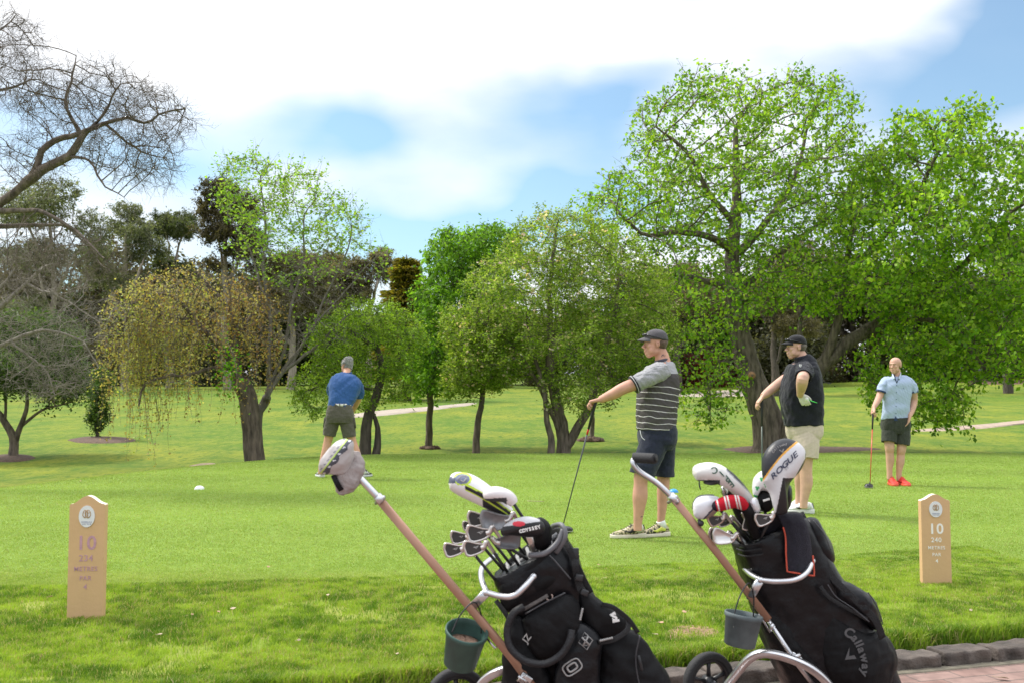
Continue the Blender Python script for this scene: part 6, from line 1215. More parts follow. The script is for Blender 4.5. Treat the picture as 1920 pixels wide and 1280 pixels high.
def shoe(root, heel, dirv, L_, upm, solem, accm, lacem, sock=None, hgt=1., ankle=None):
    f = Vector(dirv).normalized(); h = Vector(heel); l = Vector((0, 0, 1)).cross(f).normalized(); k = L_/.30
    def P(x, y, z): return h+f*x*k+l*y*k*1.05+Vector((0, 0, z*k*1.22))
    b = MB(); sec = [(.002, .060, .026, .030), (.02, .088, .036, .028), (.06, .100, .040, .026), (.10, .100, .041, .024), (.135, .088, .042, .022), (.18, .068, .046, .020), (.225, .054, .048, .020), (.265, .046, .043, .018), (.29, .036, .030, .018), (.302, .026, .012, .018)]
    q = spline([list(x) for x in sec], 3); R = []
    for x, zt, hw, zb in q:
        ring = []
        for j in range(20):
            a = 2*math.pi*j/20; sy = math.copysign(abs(math.cos(a))**.75, math.cos(a)); sz = math.sin(a); m = (zt+zb)/2; hh = (zt-zb)/2; ring.append(P(x, hw*sy*(1-.18*max(0, sz)), m+hh*sz*(1. if sz > 0 else 1.1)))
        R.append(ring)
    b.rings(R); s_ = b.build('shoe', upm, root)
    b = MB(); ol = [(-.006, .018), (.0, .034), (.05, .042), (.10, .042), (.15, .045), (.20, .050), (.25, .048), (.285, .036), (.306, .015)]; ol = ol+[(x, -y) for x, y in ol[::-1]]; ol = spline([list(p) for p in ol]+[list(ol[0])], 3)[:-1]
    b.rings([[P(x, y, 0.001) for x, y in ol], [P(x*1.003, y*1.05, .008) for x, y in ol], [P(x*1.003, y*1.06, .022+.006*(x < .08)) for x, y in ol], [P(x, y*.95, .028+.008*(x < .08)) for x, y in ol]]); b.build('sole', solem, s_)
    b = MB()
    for sgn in (-1, 1):
        b = MB(); b.tube([P(.05, sgn*.043, .052), P(.095, sgn*.0445, .062), P(.14, sgn*.046, .045), P(.175, sgn*.047, .05)], [(.012, .003), (.016, .003), (.010, .003), (.003, .002)], 8, up=(0, 0, 1)); b.build('side_panel', accm, s_)
    b = MB(); b.tube([P(-.002, 0, .045), P(.006, 0, .075), P(.012, 0, .092)], [(.004, .018), (.004, .017), (.004, .012)], 8, up=f); b.build('heel_tab', accm, s_)
    b = MB()
    for i in range(5): x = .125+i*.019; zt = np.interp(x, [.1, .135, .18, .225], [.100, .088, .068, .054]); b.tube([P(x, -.022, zt-.006), P(x+.004, 0, zt+.003), P(x, .022, zt-.006)], .0028, 6)
    b.tube([P(.118, 0, .098), P(.13, .02, .104), P(.124, .03, .092)], .002, 5); b.tube([P(.118, 0, .098), P(.13, -.02, .104), P(.124, -.03, .092)], .002, 5); b.build('laces', lacem, s_)
    if sock is not None and ankle is not None:
        b = MB(); a = Vector(ankle); c = P(.055, 0, .06); u = (a-c).normalized(); b.tube([c, c+u*.05, c+u*.068*hgt], [.040, .039, .038], 18); b.build('sock', sock, root)
def fin(b, name, m, root, vox=.006, sm=2, amp=0., sc=50, seed=1, flat=True):
    o = b.build(name, m, root, voxel=vox, sm=sm)
    if amp: nrm_noise(o, amp, sc, seed, amp*.8, sc*.4)
    return o
def fabric(name, col, **k):
    d = dict(rough=.85, var=.10, scale=40, bump=.4, bscale=300, spec=.2, sheen=.15); d.update(k); return mat(name, col, **d)
def shell(b, pts, n=5, sides=24, up=(0, -1, 0)):
    """cloth tube with an open looking hem: outer wall, lip and short inner wall. pts [(px,py,D,ra,rb)] ends at the hem"""
    q = sp(pts, n); P_ = [at(*s[:3]) for s in q]; r = [(s[3], s[4]) for s in q]; d = (P_[-2]-P_[-1]).normalized()
    P_ += [P_[-1]+d*.004, P_[-1]+d*.030]; r += [(r[-1][0]*.90, r[-1][1]*.90), (r[-1][0]*.84, r[-1][1]*.84)]
    P2, fr = frames(P_[:-2], up); fr += [fr[-1], fr[-1]]; R = []
    for p, (t, u, w), (ra, rb) in zip(P_, fr, r): R.append([p+u*ra*math.cos(a)+w*rb*math.sin(a) for a in np.linspace(0, 2*math.pi, sides+1)[:-1]])
    b.rings(R); return b
def driver(label, top, bot, shaftm, red=None, grip=.26, headm=None, hd=(-1, -.3), s=1., hc=None):
    root = empty('golf_driver', bot, label, 'golf club', 'drivers held by the golfers'); t, o = Vector(top), Vector(bot); d = (o-t).normalized(); L_ = (o-t).length
    b = MB(); b.tube([t-d*.005, t, t+d*grip*.5, t+d*grip], [.010, .0135, .0125, .0095], 12); b.build('grip', rubber, root)
    b = MB(); b.tube([t+d*grip, t+d*(L_*.99)], [.0075, .0048], 10); b.build('shaft', shaftm, root)
    if red: b = MB(); b.tube([t+d*(grip+.0), t+d*(grip+.05)], [.0092, .0088], 10); b.build('shaft_band', red, root)
    b = MB(); h = Vector((hd[0], hd[1], 0)).normalized(); c = o+h*.045+Vector((0, 0, .030)); R = Matrix((h, Vector((0, 0, 1)).cross(h), Vector((0, 0, 1)))).transposed(); b.ell(c, (.062*s, .052*s, .030*s), R); b.tube([o+Vector((0, 0, .06))-d*.02, o+Vector((0, 0, .03))+h*.01], [.0075, .011], 12); b.build('club_head', headm or mat('gloss_black', (.008, .008, .010), .12, spec=.6), root)
    b = MB(); b.ell(c-Vector((0, 0, .012)), (.063*s, .053*s, .013*s), R); b.build('sole_plate', silver, root)
    return root

def man_stripes():
    D = 8.5; root = empty('person', Vector((at(1215, 1003, D).x, D, 0)), 'man in grey cap, striped grey polo and navy shorts leaning on a driver', 'person')
    b = MB(); Hd = Head(at(1228, 646, D-.02), (-1, -.10, 0), .236, .02); Hd.build(b)
    limb(b, [(1235, 655, D, .055), (1241, 668, D, .060), (1243, 685, D, .075), (1240, 700, D, .10)])
    sec = [(1241, 678, D, 14, .07), (1242, 686, D, 25, .14), (1240, 697, D, 32, .19), (1236, 715, D, 36.5, .205), (1233, 740, D, 39, .20), (1231, 765, D, 39, .19), (1231, 785, D, 37.5, .185), (1231, 805, D, 36, .18)]
    torso(b, sec+[(1233, 830, D, 28, .14)], .86)
    limb(b, [(1230, 704, D-.17, .055), (1205, 714, D-.23, .056), (1170, 727, D-.25, .050), (1150, 738, D-.22, .046), (1125, 749, D-.17, .030)])
    limb(b, [(1240, 702, D+.17, .06), (1246, 730, D+.24, .05), (1246, 758, D+.25, .045), (1238, 798, D+.23, .03)])
    hand(b, at(1127, 748.5, D-.172), (-1, .10, -.22), (.1, -.1, -1), (.75, .8, .85, .9), -1, 1.0, tcurl=.6, tout=.3); hand(b, at(1238, 797, D+.23), (0, 0, -1), (0, -1, 0), (.3, .3, .3, .3), 1)
    limb(b, [(1228, 820, D-.09, .08), (1212, 855, D-.11, .072), (1203, 890, D-.12, .064), (1201, 908, D-.12, .058), (1200, 930, D-.12, .064), (1198, 955, D-.12, .048), (1196, 978, D-.12, .037), (1196, 994, D-.12, .036)], asp=.92)
    limb(b, [(1240, 820, D+.09, .08), (1243, 860, D+.10, .07), (1244, 895, D+.10, .060), (1243, 925, D+.10, .056), (1241, 955, D+.10, .042), (1239, 978, D+.10, .034), (1239, 992, D+.10, .034)], asp=.92)
    o = fin(b, 'body', skin1, root, .0046, 2); Hd.extras(root, skin1, fabric('brow_brown', (.10, .06, .04)))
    # short dark hair under the cap, neck and ankle tattoos
    b = MB(); Hd.e(b, (-.175, 0, .075), (.31, .320, .22)); Hd.e(b, (-.25, 0, -.03), (.18, .22, .17)); fin(b, 'hair', fabric('dark_hair', (.13, .09, .068), var=.3, bscale=400), root, .005, 1)
    b = MB(); tc = at(1244, 667, D-.063); 
    for i in range(6): a = i*1.05; b.tube([tc+Vector((math.cos(a)*.008-.004, .002*i, math.sin(a)*.010)), tc+Vector((math.cos(a+1.4)*.019, .004, math.sin(a+1.4)*.018))], .0022, 6)
    for i in range(4): p = at(1196+i*2.2, 969-abs(i-1.5)*1.6, D-.156); b.tube([p, p+Vector((.012, .004, .010-.005*i))], .0022, 6)
    b.build('tattoo', mat('tattoo_ink', (.10, .09, .10), .6), root)
    Hd.cap(root, fabric('cap_grey', (.085, .080, .085), var=.15), fabric('cap_brim', (.11, .105, .108)))
    # shirt
    zy, z0, per = at(1232, 701, D).z, at(1232, 724, D).z, 11.1*D/FPX
    m, nt, bs = new_mat('striped_jersey'); L = nt.links.new; tc_ = N(nt, 'ShaderNodeTexCoord'); s_ = N(nt, 'ShaderNodeSeparateXYZ'); L(tc_.outputs['Object'], s_.inputs[0])
    def mth(op, a, b_=None):
        n = N(nt, 'ShaderNodeMath', operation=op)
        for i, q in enumerate((a, b_)):
            if q is None: continue
            if isinstance(q, (int, float)): n.inputs[i].default_value = q
            else: L(q, n.inputs[i])
        return n.outputs[0]
    nz = N(nt, 'ShaderNodeTexNoise', _Scale=5.); L(tc_.outputs['Object'], nz.inputs['Vector'])
    zz = mth('ADD', mth('ADD', s_.outputs['Z'], mth('MULTIPLY', mth('SUBTRACT', nz.outputs['Fac'], .5), .05)), mth('MULTIPLY', s_.outputs['X'], .09))
    fr = mth('FRACT', mth('DIVIDE', mth('SUBTRACT', z0+.003+per*20, zz), per)); line = mth('MULTIPLY', mth('LESS_THAN', fr, .115), mth('LESS_THAN', zz, z0+.012)); yoke = mth('GREATER_THAN', s_.outputs['Z'], zy)
    vo = N(nt, 'ShaderNodeTexNoise', _Scale=260., _Detail=2.); L(tc_.outputs['Object'], vo.inputs['Vector'])
    def mixc(f, a, c):
        x = N(nt, 'ShaderNodeMix', data_type='RGBA'); L(f, x.inputs['Factor'])
        for k_, q in (('A', a), ('B', c)):
            if isinstance(q, tuple): x.inputs[k_].default_value = (*q, 1)
            else: L(q, x.inputs[k_])
        return x.outputs['Result']
    L(mixc(yoke, mixc(line, mixc(vo.outputs['Fac'], (.062, .055, .058), (.095, .085, .088)), (.60, .58, .58)), mixc(vo.outputs['Fac'], (.27, .27, .28), (.37, .37, .38))), bs.inputs['Base Color']); bs.inputs['Roughness'].default_value = .85; bs.inputs['Specular IOR Level'].default_value = .2
    b = MB(); q = sp(sec, 5); torso(b, sec, 1.0); e = q[-1]; fin(b, 'shirt', m, root, .006, 2, .0024, 19, 5)
    lg = fabric('heather_grey', (.31, .31, .32), var=.25, scale=160); blk = fabric('knit_black', (.03, .03, .035))
    b = MB(); shell(b, [(1238, 697, D-.13, .10, .085), (1228, 700, D-.18, .090, .078), (1206, 712, D-.235, .080, .074), (1190, 720, D-.255, .076, .072)]); sl = fin(b, 'sleeve', lg, root, .005, 2, .0022, 40, 7)
    b = MB(); limb(b, [(1192, 719, D-.254, .0785), (1187.5, 721.5, D-.258, .0775)], 3, 28, asp=.95); b.build('cuff', blk, sl); b = MB(); limb(b, [(1189.5, 720.4, D-.257, .0800), (1188.7, 720.8, D-.2575, .0800)], 2, 28, asp=.95); b.build('cuff_piping', fabric('piping', (.6, .6, .6)), sl)
    b = MB(); shell(b, [(1238, 697, D+.13, .10, .085), (1243, 712, D+.20, .08, .08), (1246, 728, D+.235, .075, .075)]); fin(b, 'sleeve', lg, root, .006, 2)
    b = MB(); rg = [at(1241.5+13.0*math.cos(a), 676.0-3.2*math.cos(a)-0*math.sin(a), D+.070*math.sin(a)) for a in np.linspace(0, 2*math.pi, 25)[:-1]]; b.tube(rg, [(.015, .007)]*24, 8, up=(0, 0, 1), closed=True); cl = b.build('collar', fabric('collar_navy', (.07, .07, .09)), root)
    b = MB(); b.tube([p-Vector((0, 0, .012)) for p in rg], [(.0022, .010)]*24, 6, up=(0, 0, 1), closed=True); b.build('collar_piping', fabric('piping2', (.5, .5, .5)), cl)
    nv = fabric('navy_cotton', (.020, .024, .042), var=.2)
    b = MB(); torso(b, [(1231, 798, D, 35, .175), (1232, 812, D, 36.5, .18), (1232, 828, D, 35, .18), (1232, 842, D, 28, .15)], 1.0)
    shell(b, [(1231, 815, D-.08, .10, .13), (1219, 850, D-.10, .105, .118), (1208, 875, D-.115, .105, .112), (1204, 890, D-.12, .104, .110)]); shell(b, [(1240, 815, D+.09, .10, .12), (1243, 850, D+.10, .10, .105), (1243, 893, D+.10, .10, .095)])
    fin(b, 'shorts', nv, root, .006, 2, .0013, 21, 9); b = MB(); rtube(b, [at(1200, 806, D-.17), at(1203, 818, D-.19), at(1209, 824, D-.20)], .0025, 5, 6); b.build('pocket_piping', white, root)
    camo, nt, bs = new_mat('camo_upper'); L = nt.links.new; tc_ = N(nt, 'ShaderNodeTexCoord'); nz = N(nt, 'ShaderNodeTexNoise', _Scale=42., _Detail=3.); L(tc_.outputs['Object'], nz.inputs['Vector']); rp = N(nt, 'ShaderNodeValToRGB'); rp.color_ramp.interpolation = 'CONSTANT'
    rp.color_ramp.elements[0].color = (.03, .03, .02, 1); rp.color_ramp.elements[1].position = .44; rp.color_ramp.elements[1].color = (.16, .16, .06, 1)
    for p_, c_ in ((.50, (.46, .38, .24)), (.58, (.55, .50, .36)), (.64, (.25, .22, .12))): el = rp.color_ramp.elements.new(p_); el.color = (*c_, 1)
    L(nz.outputs['Fac'], rp.inputs[0]); L(rp.outputs[0], bs.inputs['Base Color']); bs.inputs['Roughness'].default_value = .7
    yel = mat('lime_accent', (.62, .66, .10), .5); cream = mat('cream_sole', (.66, .60, .48), .6, var=.1)
    def gp(px, py): Dg = GD(py); return Vector((at(px, py, Dg).x, Dg, 0))
    shoe(root, gp(1209, 1004), (-1, -.12, 0), .292, camo, cream, blk, mat('lace_black', (.02, .02, .02), .8), white, 1., at(1196, 978, D-.12)); shoe(root, gp(1253, 1001), (-1, -.35, 0), .28, camo, cream, yel, mat('lace_black2', (.02, .02, .02), .8), white, 1., at(1239, 978, D+.10))
    driver('black driver with a red shaft band under the hand of the striped shirt golfer', at(1117, 752, D-.18), Vector((at(1052, 990, GD(995)).x, GD(995), .0)), mat('graphite', (.10, .10, .11), .35), mat('red_band', (.55, .02, .02), .4), .26, None, (1, -.2))
man_stripes()

def man_black():
    D = 10.3; root = empty('person', Vector((at(1505, 962, D).x, D, 0)), 'man in black cap, black polo and beige shorts with a gloved hand on his hip', 'person')
    b = MB(); Hd = Head(at(1492, 652, D-.02), (-1, -.12, 0), .240, .02); Hd.build(b)
    limb(b, [(1497, 660, D, .060), (1502, 670, D, .068), (1506, 684, D, .085)])
    sec = [(1501, 670, D, 13, .07), (1505, 678, D, 21, .13), (1505, 690, D, 29, .20), (1504, 710, D, 34, .22), (1503, 735, D, 38, .215), (1503, 755, D, 38.5, .21), (1505, 775, D, 36, .20), (1506, 797, D, 34, .19)]
    torso(b, sec+[(1507, 815, D, 24, .14)], .86)
    limb(b, [(1508, 696, D-.17, .055), (1508, 700, D-.32, .060), (1505, 709, D-.45, .058), (1503, 722, D-.40, .054), (1500, 741, D-.28, .032)])
    limb(b, [(1492, 699, D+.18, .052), (1470, 712, D+.16, .055), (1447, 729, D+.12, .048), (1437, 737, D+.08, .042), (1430, 742, D+.04, .030)])
    hand(b, at(1501, 740, D-.285), (.45, .25, -.60), (.25, .9, .1), (.35, .45, .5, .55), 1, 1.0, tcurl=.2, tout=.5); hand(b, at(1431, 741.5, D+.04), (-.62, 0, -.78), (.75, .1, -.6), (.35, .45, .5, .5), -1, 1.0, tcurl=.4, tout=.4)
    limb(b, [(1514, 815, D-.09, .085), (1512, 845, D-.10, .078), (1511, 862, D-.10, .072), (1511, 885, D-.10, .066), (1512, 905, D-.10, .066), (1509, 925, D-.10, .050), (1507, 940, D-.10, .042), (1507, 952, D-.10, .040)], asp=.95)
    limb(b, [(1500, 815, D+.10, .085), (1500, 850, D+.14, .075), (1501, 880, D+.20, .064), (1500, 900, D+.22, .060), (1499, 920, D+.24, .044), (1498, 935, D+.25, .040), (1498, 944, D+.25, .040)], asp=.95)
    fin(b, 'body', skin2, root, .0048, 2); Hd.extras(root, skin2, fabric('brow_dark', (.07, .05, .04)))
    b = MB(); Hd.e(b, (-.175, 0, .075), (.31, .322, .22)); Hd.e(b, (-.24, 0, -.03), (.19, .235, .15)); fin(b, 'hair', fabric('greying_hair', (.15, .125, .11), var=.3), root, .005, 1)
    Hd.cap(root, fabric('cap_black', (.012, .012, .014), var=.2), fabric('brim_black', (.016, .016, .018)))
    blk = fabric('polo_black', (.0115, .0125, .019), var=.25)
    b = MB(); torso(b, sec, 1.); fin(b, 'shirt', blk, root, .006, 2, .0024, 19, 15)
    b = MB(); shell(b, [(1507, 692, D-.12, .10, .095), (1508, 694, D-.19, .092, .090), (1508, 699, D-.31, .086, .086), (1506.5, 707, D-.42, .084, .084)]); sl = fin(b, 'sleeve', blk, root, .0055, 2, .0025, 40, 17)
    b = MB(); R = basis(math.radians(-8)); put_text(b, 'U', at(1500.5, 685, D-.395), R, .030, .0008, bold=.003); b.box(at(1500.5, 684.4, D-.392), (.011, .010, .001)); b.build('sleeve_emblem', white, sl, False)
    b = MB(); shell(b, [(1498, 690, D+.12, .10, .09), (1485, 702, D+.18, .085, .08), (1474, 710, D+.165, .078, .076)]); fin(b, 'sleeve', blk, root, .006, 2)
    b = MB(); rg = [at(1502+12.0*math.cos(a), 670.5-3.0*math.cos(a), D+.073*math.sin(a)) for a in np.linspace(0, 2*math.pi, 25)[:-1]]; b.tube(rg, [(.017, .008)]*24, 8, up=(0, 0, 1), closed=True); b.build('collar', fabric('collar_black', (.02, .021, .03)), root)
    bg_ = fabric('beige_cotton', (.55, .46, .37), var=.06, bscale=180)
    b = MB(); torso(b, [(1507, 790, D, 32, .18), (1508, 806, D, 33, .185), (1508, 818, D, 30, .18), (1508, 830, D, 22, .14)])
    shell(b, [(1510, 806, D-.08, .10, .14), (1511, 835, D-.10, .115, .135), (1510, 858, D-.11, .115, .128)]); shell(b, [(1503, 806, D+.10, .10, .13), (1501, 835, D+.12, .11, .118), (1501, 854, D+.14, .11, .108)]); fin(b, 'shorts', bg_, root, .006, 2, .0015, 19, 19)
    b = MB(); d_ = Vector((.45, .25, -.60)).normalized(); hand(b, at(1501, 740, D-.285)+d_*.002, d_, (.25, .9, .1), (.35, .45, .5, .55), 1, 1.10, tcurl=.2, tout=.5); b.tube([at(1500.4, 738.5, D-.288), at(1501.5, 741.5, D-.282)], [.036, .035], 16)
    fin(b, 'glove', mat('white_leather', (.66, .62, .60), .6, var=.15, scale=60, bump=.4, bscale=150), root, .0042, 1)
    wht = mat('white_shoe', (.74, .74, .74), .45, var=.05); strp = mat('stripe_black', (.02, .02, .02), .5)
    def gp(px, py): Dg = GD(py); return Vector((at(px, py, Dg).x, Dg, 0))
    shoe(root, gp(1526, 960), (-.93, .36, 0), .30, wht, mat('white_sole', (.7, .7, .68), .5), strp, wht, white, 1., at(1507, 942, D-.10)); shoe(root, gp(1510, 950), (-.75, -.5, 0), .30, wht, mat('white_sole2', (.7, .7, .68), .5), strp, wht, white, 1., at(1498, 935, D+.25))
    driver('driver with a dark green shaft held upright by the golfer in black', at(1428.5, 749, D+.03), Vector((at(1429, 950, D+.1).x, D+.1, 0)), mat('green_graphite', (.06, .09, .07), .35), None, .27, None, (-1, .3))
    b = MB(); b.tube([at(1516, 749, D-.27), at(1523, 751.5, D-.262), at(1532, 754.5, D-.255)], [.0045, .0045, .0035], 8); tag(b.build('golf_tee', mat('neon_green', (.08, .68, .12), .4), None), 'bright green golf tee sticking out of the white gloved hand', 'golf tee')
    b = MB(); b.ell(at(1512, 747.5, D-.285), (.0215, .0215, .0215)); tag(b.build('golf_ball', white, None), 'white golf ball held in the gloved hand', 'golf ball')
man_black()

def man_blue_shirt():
    D = 13.85; root = empty('person', Vector((at(1680, 907, D).x, D, 0)), 'bald man in light blue shirt, dark green shorts and red shoes, one hand in pocket', 'person')
    b = MB(); Hd = Head(at(1678.5, 685.5, D-.03), (-.72, -.70, 0), .238, .02); Hd.build(b)
    limb(b, [(1680, 692, D, .055), (1681, 702, D, .058), (1682, 714, D, .08)])
    sec = [(1682, 704, D, 11, .06), (1682.5, 708, D, 21, .085), (1682.5, 714, D, 27, .11), (1682, 728, D, 27, .125), (1681, 748, D, 25, .125), (1680, 765, D, 24.5, .125), (1679.5, 778, D, 26, .125), (1679.5, 786, D, 26.5, .125)]
    torso(b, sec, .88)
    limb(b, [(1663, 718, D, .045), (1654, 730, D-.02, .050), (1648, 745, D-.05, .046), (1642, 757, D-.16, .038), (1638, 764, D-.22, .028)]); limb(b, [(1702, 718, D, .045), (1711, 732, D+.02, .052), (1714, 750, D+.05, .047), (1711, 766, D-.02, .040), (1706, 779, D-.10, .030)])
    hand(b, at(1638, 764, D-.22), (-.30, -.5, -.75), (.75, .1, -.4), (.75, .8, .85, .9), -1, 1., tcurl=.7, tout=.3); hand(b, at(1706, 779, D-.10), (-.35, -.1, -1), (-1, 0, 0), (.2, .2, .2, .2), 1)
    limb(b, [(1668, 795, D, .078), (1667, 820, D-.02, .070), (1668, 838, D-.04, .064), (1668, 848, D-.03, .054), (1669, 862, D-.02, .056), (1668, 876, D-.02, .042), (1668, 886, D-.02, .038), (1668, 898, D-.02, .038)]); limb(b, [(1692, 795, D, .078), (1692, 822, D-.02, .068), (1690, 842, D-.03, .062), (1689, 852, D-.02, .053), (1688, 866, D-.02, .055), (1686, 880, D-.02, .041), (1685.5, 890, D-.02, .037), (1686, 900, D-.02, .037)])
    fin(b, 'body', skin3, root, .0048, 2); Hd.extras(root, skin3, fabric('brow_grey', (.30, .20, .15)))
    b = MB()
    for y in (-1, 1): Hd.e(b, (-.12, y*.25, .02), (.16, .07, .14)); 
    Hd.e(b, (-.34, 0, .02), (.115, .2, .14)); fin(b, 'hair', mat('stubble', (.36, .23, .18), .8, var=.15), root, .005, 1)
    lb, nt, bs = new_mat('light_blue_cotton'); L = nt.links.new; tc_ = N(nt, 'ShaderNodeTexCoord'); vo = N(nt, 'ShaderNodeTexVoronoi', _Scale=85.); L(tc_.outputs['Object'], vo.inputs['Vector']); rp = N(nt, 'ShaderNodeValToRGB'); rp.color_ramp.elements[0].color = (.26, .34, .50, 1); rp.color_ramp.elements[0].position = .12; rp.color_ramp.elements[1].color = (.36, .44, .60, 1); rp.color_ramp.elements[1].position = .26; L(vo.outputs['Distance'], rp.inputs[0]); L(rp.outputs[0], bs.inputs['Base Color']); bs.inputs['Roughness'].default_value = .8
    b = MB(); torso(b, sec, 1.); fin(b, 'shirt', lb, root, .006, 2, .0024, 19, 25); nvy = fabric('navy_trim', (.03, .05, .11)); wh = fabric('pale_collar', (.5, .58, .7))
    for pts in ([(1669, 715, D, .078, .075), (1661, 716.5, D, .072, .074), (1655, 725, D-.01, .070, .072), (1652, 734, D-.02, .070, .072)], [(1695, 715, D, .078, .075), (1703, 716.5, D, .072, .074), (1710, 726, D+.01, .072, .074), (1712, 735, D+.02, .072, .074)]):
        b = MB(); shell(b, pts); sl = fin(b, 'sleeve', lb, root, .0055, 2, .002, 40, 27); b = MB(); x, y, d_, ra, rb = pts[-1]; x0, y0 = pts[-2][:2]; dx, dy = (x-x0)/9., (y-y0)/9.; limb(b, [(x-dx*2, y-dy*2, d_, .0735), (x+dx, y+dy, d_, .0745)], 3, 24, asp=1.); b.build('cuff', nvy, sl)
    b = MB(); fz = D-.132
    for sx, x0, x1 in ((-1, 1676, 1671.5), (1, 1687, 1690)): b.tube([at(1681+sx*7.5, 699.5, D-.01), at(1681+sx*7.5, 702.5, D-.055), at(1681+sx*4, 709, D-.105), at(1681+sx*6.5, 710.5, D-.108)], [(.022, .007), (.024, .008), (.016, .008), (.006, .005)], 10, up=(0, -.4, 1))
    b.tube([at(1681-7.5, 699, D), at(1681, 697.5, D+.055), at(1681+7.5, 699, D)], [(.02, .008)]*3, 10, up=(0, 0, 1)); b.build('collar', wh, root)
    b = MB(); b.tube([at(1677.2, 703, D-.072), at(1678.8, 709, D-.103), at(1681.5, 718, D-.121)], [(.010, .005), (.009, .005), (.004, .004)], 8); b.tube([at(1686, 703, D-.072), at(1684.4, 709, D-.103), at(1681.8, 718, D-.121)], [(.005, .004)]*3, 8); b.build('placket_trim', nvy, root)
    b = MB(); 
    for y in (722, 735, 748, 761, 774): b.ell(at(1681.2-(y-722)*.02, y, D-.1335), (.006, .003, .006), None, 10, 6)
    b.build('buttons', nvy, root); b = MB(); b.tube([at(1690, 727, D-.124), at(1696, 728.5, D-.122), at(1703, 726, D-.108)], [(.004, .003), (.007, .003), (.004, .003)], 8); b.build('pocket_edge', nvy, root)
    b = MB(); pl = [(1676, 788), (1679.5, 779), (1683.5, 788)]; b.add([at(x, y, D-.133) for x, y in pl]+[at(x, y, D-.118) for x, y in pl], [(0, 1, 2), (5, 4, 3), (0, 3, 4, 1), (1, 4, 5, 2), (2, 5, 3, 0)]); b.build('shirt_tail_lining', nvy, root, False)
    gr = fabric('dark_green_cotton', (.040, .044, .034), var=.2)
    b = MB(); torso(b, [(1679, 782, D, 25, .13), (1679.5, 793, D, 26.5, .135), (1680, 803, D, 26, .13), (1680, 812, D, 22, .11)]); shell(b, [(1670, 795, D, .105, .10), (1667.5, 815, D-.02, .105, .102), (1666.5, 829, D-.04, .102, .100)]); shell(b, [(1692, 795, D, .105, .10), (1693, 818, D-.02, .105, .102), (1692, 834, D-.03, .102, .100)])
    fin(b, 'shorts', gr, root, .006, 2, .0015, 21, 29)
    red = mat('red_knit', (.66, .045, .03), .7, var=.2, scale=60, bump=.4, bscale=200); rs = mat('red_sole', (.70, .10, .05), .5)
    def gp(px, py): Dg = GD(py); return Vector((at(px, py, Dg).x, Dg, 0))
    h = Vector((at(1669, 903, D+.06).x, D+.06, 0)); shoe(root, h, (-.12, -1, 0), .29, red, rs, red, mat('red_lace', (.75, .12, .08), .7), None); h = Vector((at(1685, 905, D+.05).x, D+.05, 0)); shoe(root, h, (.10, -1, 0), .29, red, rs, red, mat('red_lace2', (.75, .12, .08), .7), None)
    driver('driver with a red shaft held by the bald golfer', at(1637, 770, D-.26), Vector((at(1631, 911, D-.45).x, D-.45, 0)), mat('red_shaft', (.55, .07, .04), .35), None, .25, None, (-.6, -.8), 1.1)
man_blue_shirt()

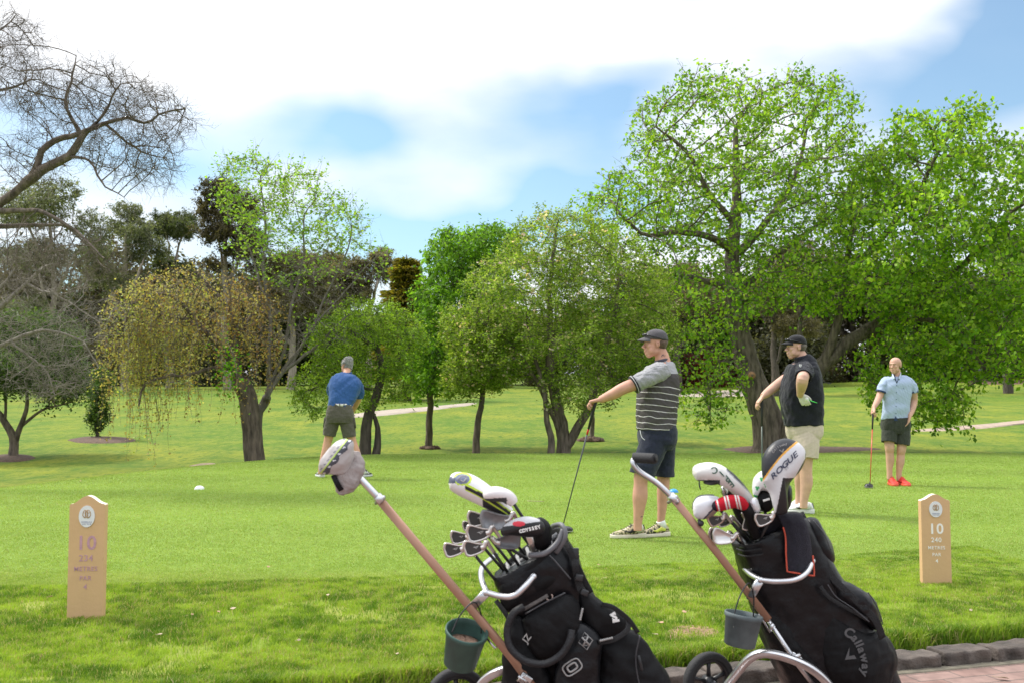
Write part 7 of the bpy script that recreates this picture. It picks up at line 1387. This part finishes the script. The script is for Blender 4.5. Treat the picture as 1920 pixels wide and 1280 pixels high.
def man_teeing():
    D = 15.0; root = empty('person', Vector((at(640, 893, D).x, D, 0)), 'grey haired man seen from behind in blue polo and olive shorts, legs apart', 'person')
    b = MB(); Hd = Head(at(650, 686, D+.30), (-.72, .62, -.25), .235, .12); Hd.build(b)
    limb(b, [(651, 692, D+.27, .055), (650, 700, D+.22, .058), (649, 712, D+.17, .085)])
    sec = [(650, 701, D+.22, 9, .06), (649, 706, D+.20, 20, .10), (648, 713, D+.17, 28, .125), (646.5, 724, D+.13, 30, .14), (644, 738, D+.08, 27.5, .135), (640, 750, D+.04, 23.5, .13), (637.5, 759, D+.01, 21.3, .122), (637, 765, D+.005, 21, .12)]
    torso(b, sec+[(637, 775, D, 22, .12)], .88)
    limb(b, [(627, 720, D+.16, .050), (622, 732, D+.28, .052), (630, 748, D+.42, .045), (642, 772, D+.52, .032)]); limb(b, [(669, 721, D+.16, .050), (674, 735, D+.22, .054), (671, 750, D+.30, .047), (662, 768, D+.42, .038), (655, 780, D+.50, .030)])
    hand(b, at(642, 771, D+.52), (.5, 0, -1), (1, -.2, 0), (.8, .8, .8, .8), 1); hand(b, at(655, 779, D+.50), (-.4, 0, -1), (-1, -.1, 0), (.8, .8, .8, .8), -1)
    limb(b, [(627, 780, D, .08), (621, 805, D+.03, .074), (615, 825, D+.05, .064), (611, 842, D+.03, .060), (606, 860, D, .052), (602, 876, D, .040), (601, 888, D, .038)]); limb(b, [(649, 780, D, .08), (655, 806, D+.03, .074), (661, 828, D+.05, .064), (668, 846, D+.03, .058), (672, 862, D, .050), (676, 876, D, .040), (677, 888, D, .038)])
    fin(b, 'body', skin0, root, .0050, 2); Hd.extras(root, skin0, fabric('brow_silver', (.3, .28, .26)))
    r = np.random.default_rng(6); b = MB(); Hd.e(b, (-.11, 0, .21), (.41, .345, .32)); Hd.e(b, (-.22, 0, -.02), (.25, .29, .24)); Hd.e(b, (.12, 0, .36), (.24, .25, .15)); fin(b, 'hair', mat('silver_hair', (.30, .29, .28), .7, var=.45, scale=90, bump=1., bscale=160, stretch=(1, 1, .3)), root, .005, 1, .0035, 120, 3)
    b = MB()
    for i in range(150):
        th, ph = r.uniform(0, 6.28), r.uniform(.1, 1.5); d = Vector((math.cos(th)*math.sin(ph)*.41, math.sin(th)*math.sin(ph)*.345, math.cos(ph)*.32)); p = Vector((-.11, 0, .21))+d; q = p+d.normalized()*.05+Vector((r.normal(0, .03), r.normal(0, .03), .03)); b.tube([Hd.P(*(p*1.0)), Hd.P(*q)], [.0022, .0008], 4)
    b.build('hair_tufts', mat('silver_hair2', (.40, .39, .38), .7), root)
    bl = fabric('royal_blue', (.028, .085, .235), var=.10, bscale=200)
    b = MB(); torso(b, sec, 1.); shirt = fin(b, 'shirt', bl, root, .006, 2, .0024, 19, 35)
    me = shirt.data; co_ = np.empty(len(me.vertices)*3, np.float32); me.vertices.foreach_get('co', co_); co_ = co_.reshape(-1, 3); co_[:, 1] += (.0004*np.sin(co_[:, 2]*125+3*np.sin(co_[:, 0]*9))*np.clip((co_[:, 2]-.9)*3, 0, 1)).astype(np.float32); me.vertices.foreach_set('co', co_.ravel()); me.update()
    for pts in ([(635, 716, D+.16, .088, .085), (626, 719.5, D+.17, .08, .076), (621.5, 728, D+.24, .074, .07), (622, 738, D+.30, .07, .068)], [(662, 716, D+.16, .088, .085), (670, 720.5, D+.17, .08, .078), (674, 732, D+.21, .076, .074), (673, 744, D+.26, .072, .072)]):
        b = MB(); shell(b, pts); fin(b, 'sleeve', bl, root, .0055, 2, .003, 40, 37)
    b = MB(); rg = [at(650+9.5*math.cos(a), 699.5-1.0*math.sin(a), D+.215+.06*math.sin(a)) for a in np.linspace(0, 2*math.pi, 21)[:-1]]; b.tube(rg, [(.022, .009)]*20, 8, up=(0, 0, 1), closed=True); b.build('collar', fabric('blue_collar', (.03, .075, .19)), root)
    b = MB(); bt = [at(637+22.2*math.cos(a), 758.5, D+.01+.128*math.sin(a)) for a in np.linspace(0, 2*math.pi, 33)[:-1]]; b.tube(bt, [(.018, .004)]*32, 8, up=(0, 0, 1), closed=True, sq=.5); belt = b.build('belt', mat('white_belt', (.72, .70, .66), .5), root)
    ol = fabric('olive_cotton', (.098, .088, .070), var=.12, bscale=180)
    for dx in (-8, 0, 8): MB().box(at(637+dx, 758.5, D-.127), (.006, .003, .023), None, .001).build('belt_loop', ol, belt)
    b = MB(); torso(b, [(637, 760, D+.01, 22, .125), (637, 770, D, 25, .135), (637, 782, D, 26, .14), (637, 792, D, 23, .12)]); shell(b, [(629, 775, D, .10, .105), (621, 797, D+.03, .108, .110), (617, 816, D+.04, .100, .098)]); shell(b, [(646, 775, D, .10, .105), (652, 798, D+.03, .110, .112), (655.5, 819, D+.04, .102, .102)]); sh = fin(b, 'shorts', ol, root, .006, 2, .0016, 21, 39)
    b = MB()
    for x0, y0, x1, y1 in ((610, 782, 608, 800), (663, 782, 666, 802)): b.tube([at(x0, y0, D+.0), at(x1, y1, D+.02)], [(.028, .018), (.026, .018)], 8, up=(0, -1, 0), sq=.6)
    b.build('cargo_pockets', ol, sh)
    dk = mat('dark_shoe', (.03, .03, .032), .5); ws = mat('pale_sole', (.6, .6, .6), .5)
    def gp(px, py): Dg = GD(py); return Vector((at(px, py, Dg).x, Dg, 0))
    shoe(root, gp(605, 893), (-.45, .9, 0), .29, dk, ws, ws, dk, white, 1.2, at(602, 878, D)); shoe(root, gp(678, 893), (.35, .93, 0), .29, dk, ws, ws, dk, white, 1.2, at(676, 878, D))
    driver('driver held low in front of the teeing golfer, mostly hidden by his legs', at(648, 775, D+.52), Vector((at(640, 866, D+.95).x, D+.95, 0)), mat('dark_shaft', (.04, .04, .045), .35), None, .26, None, (-1, .1))
man_teeing()
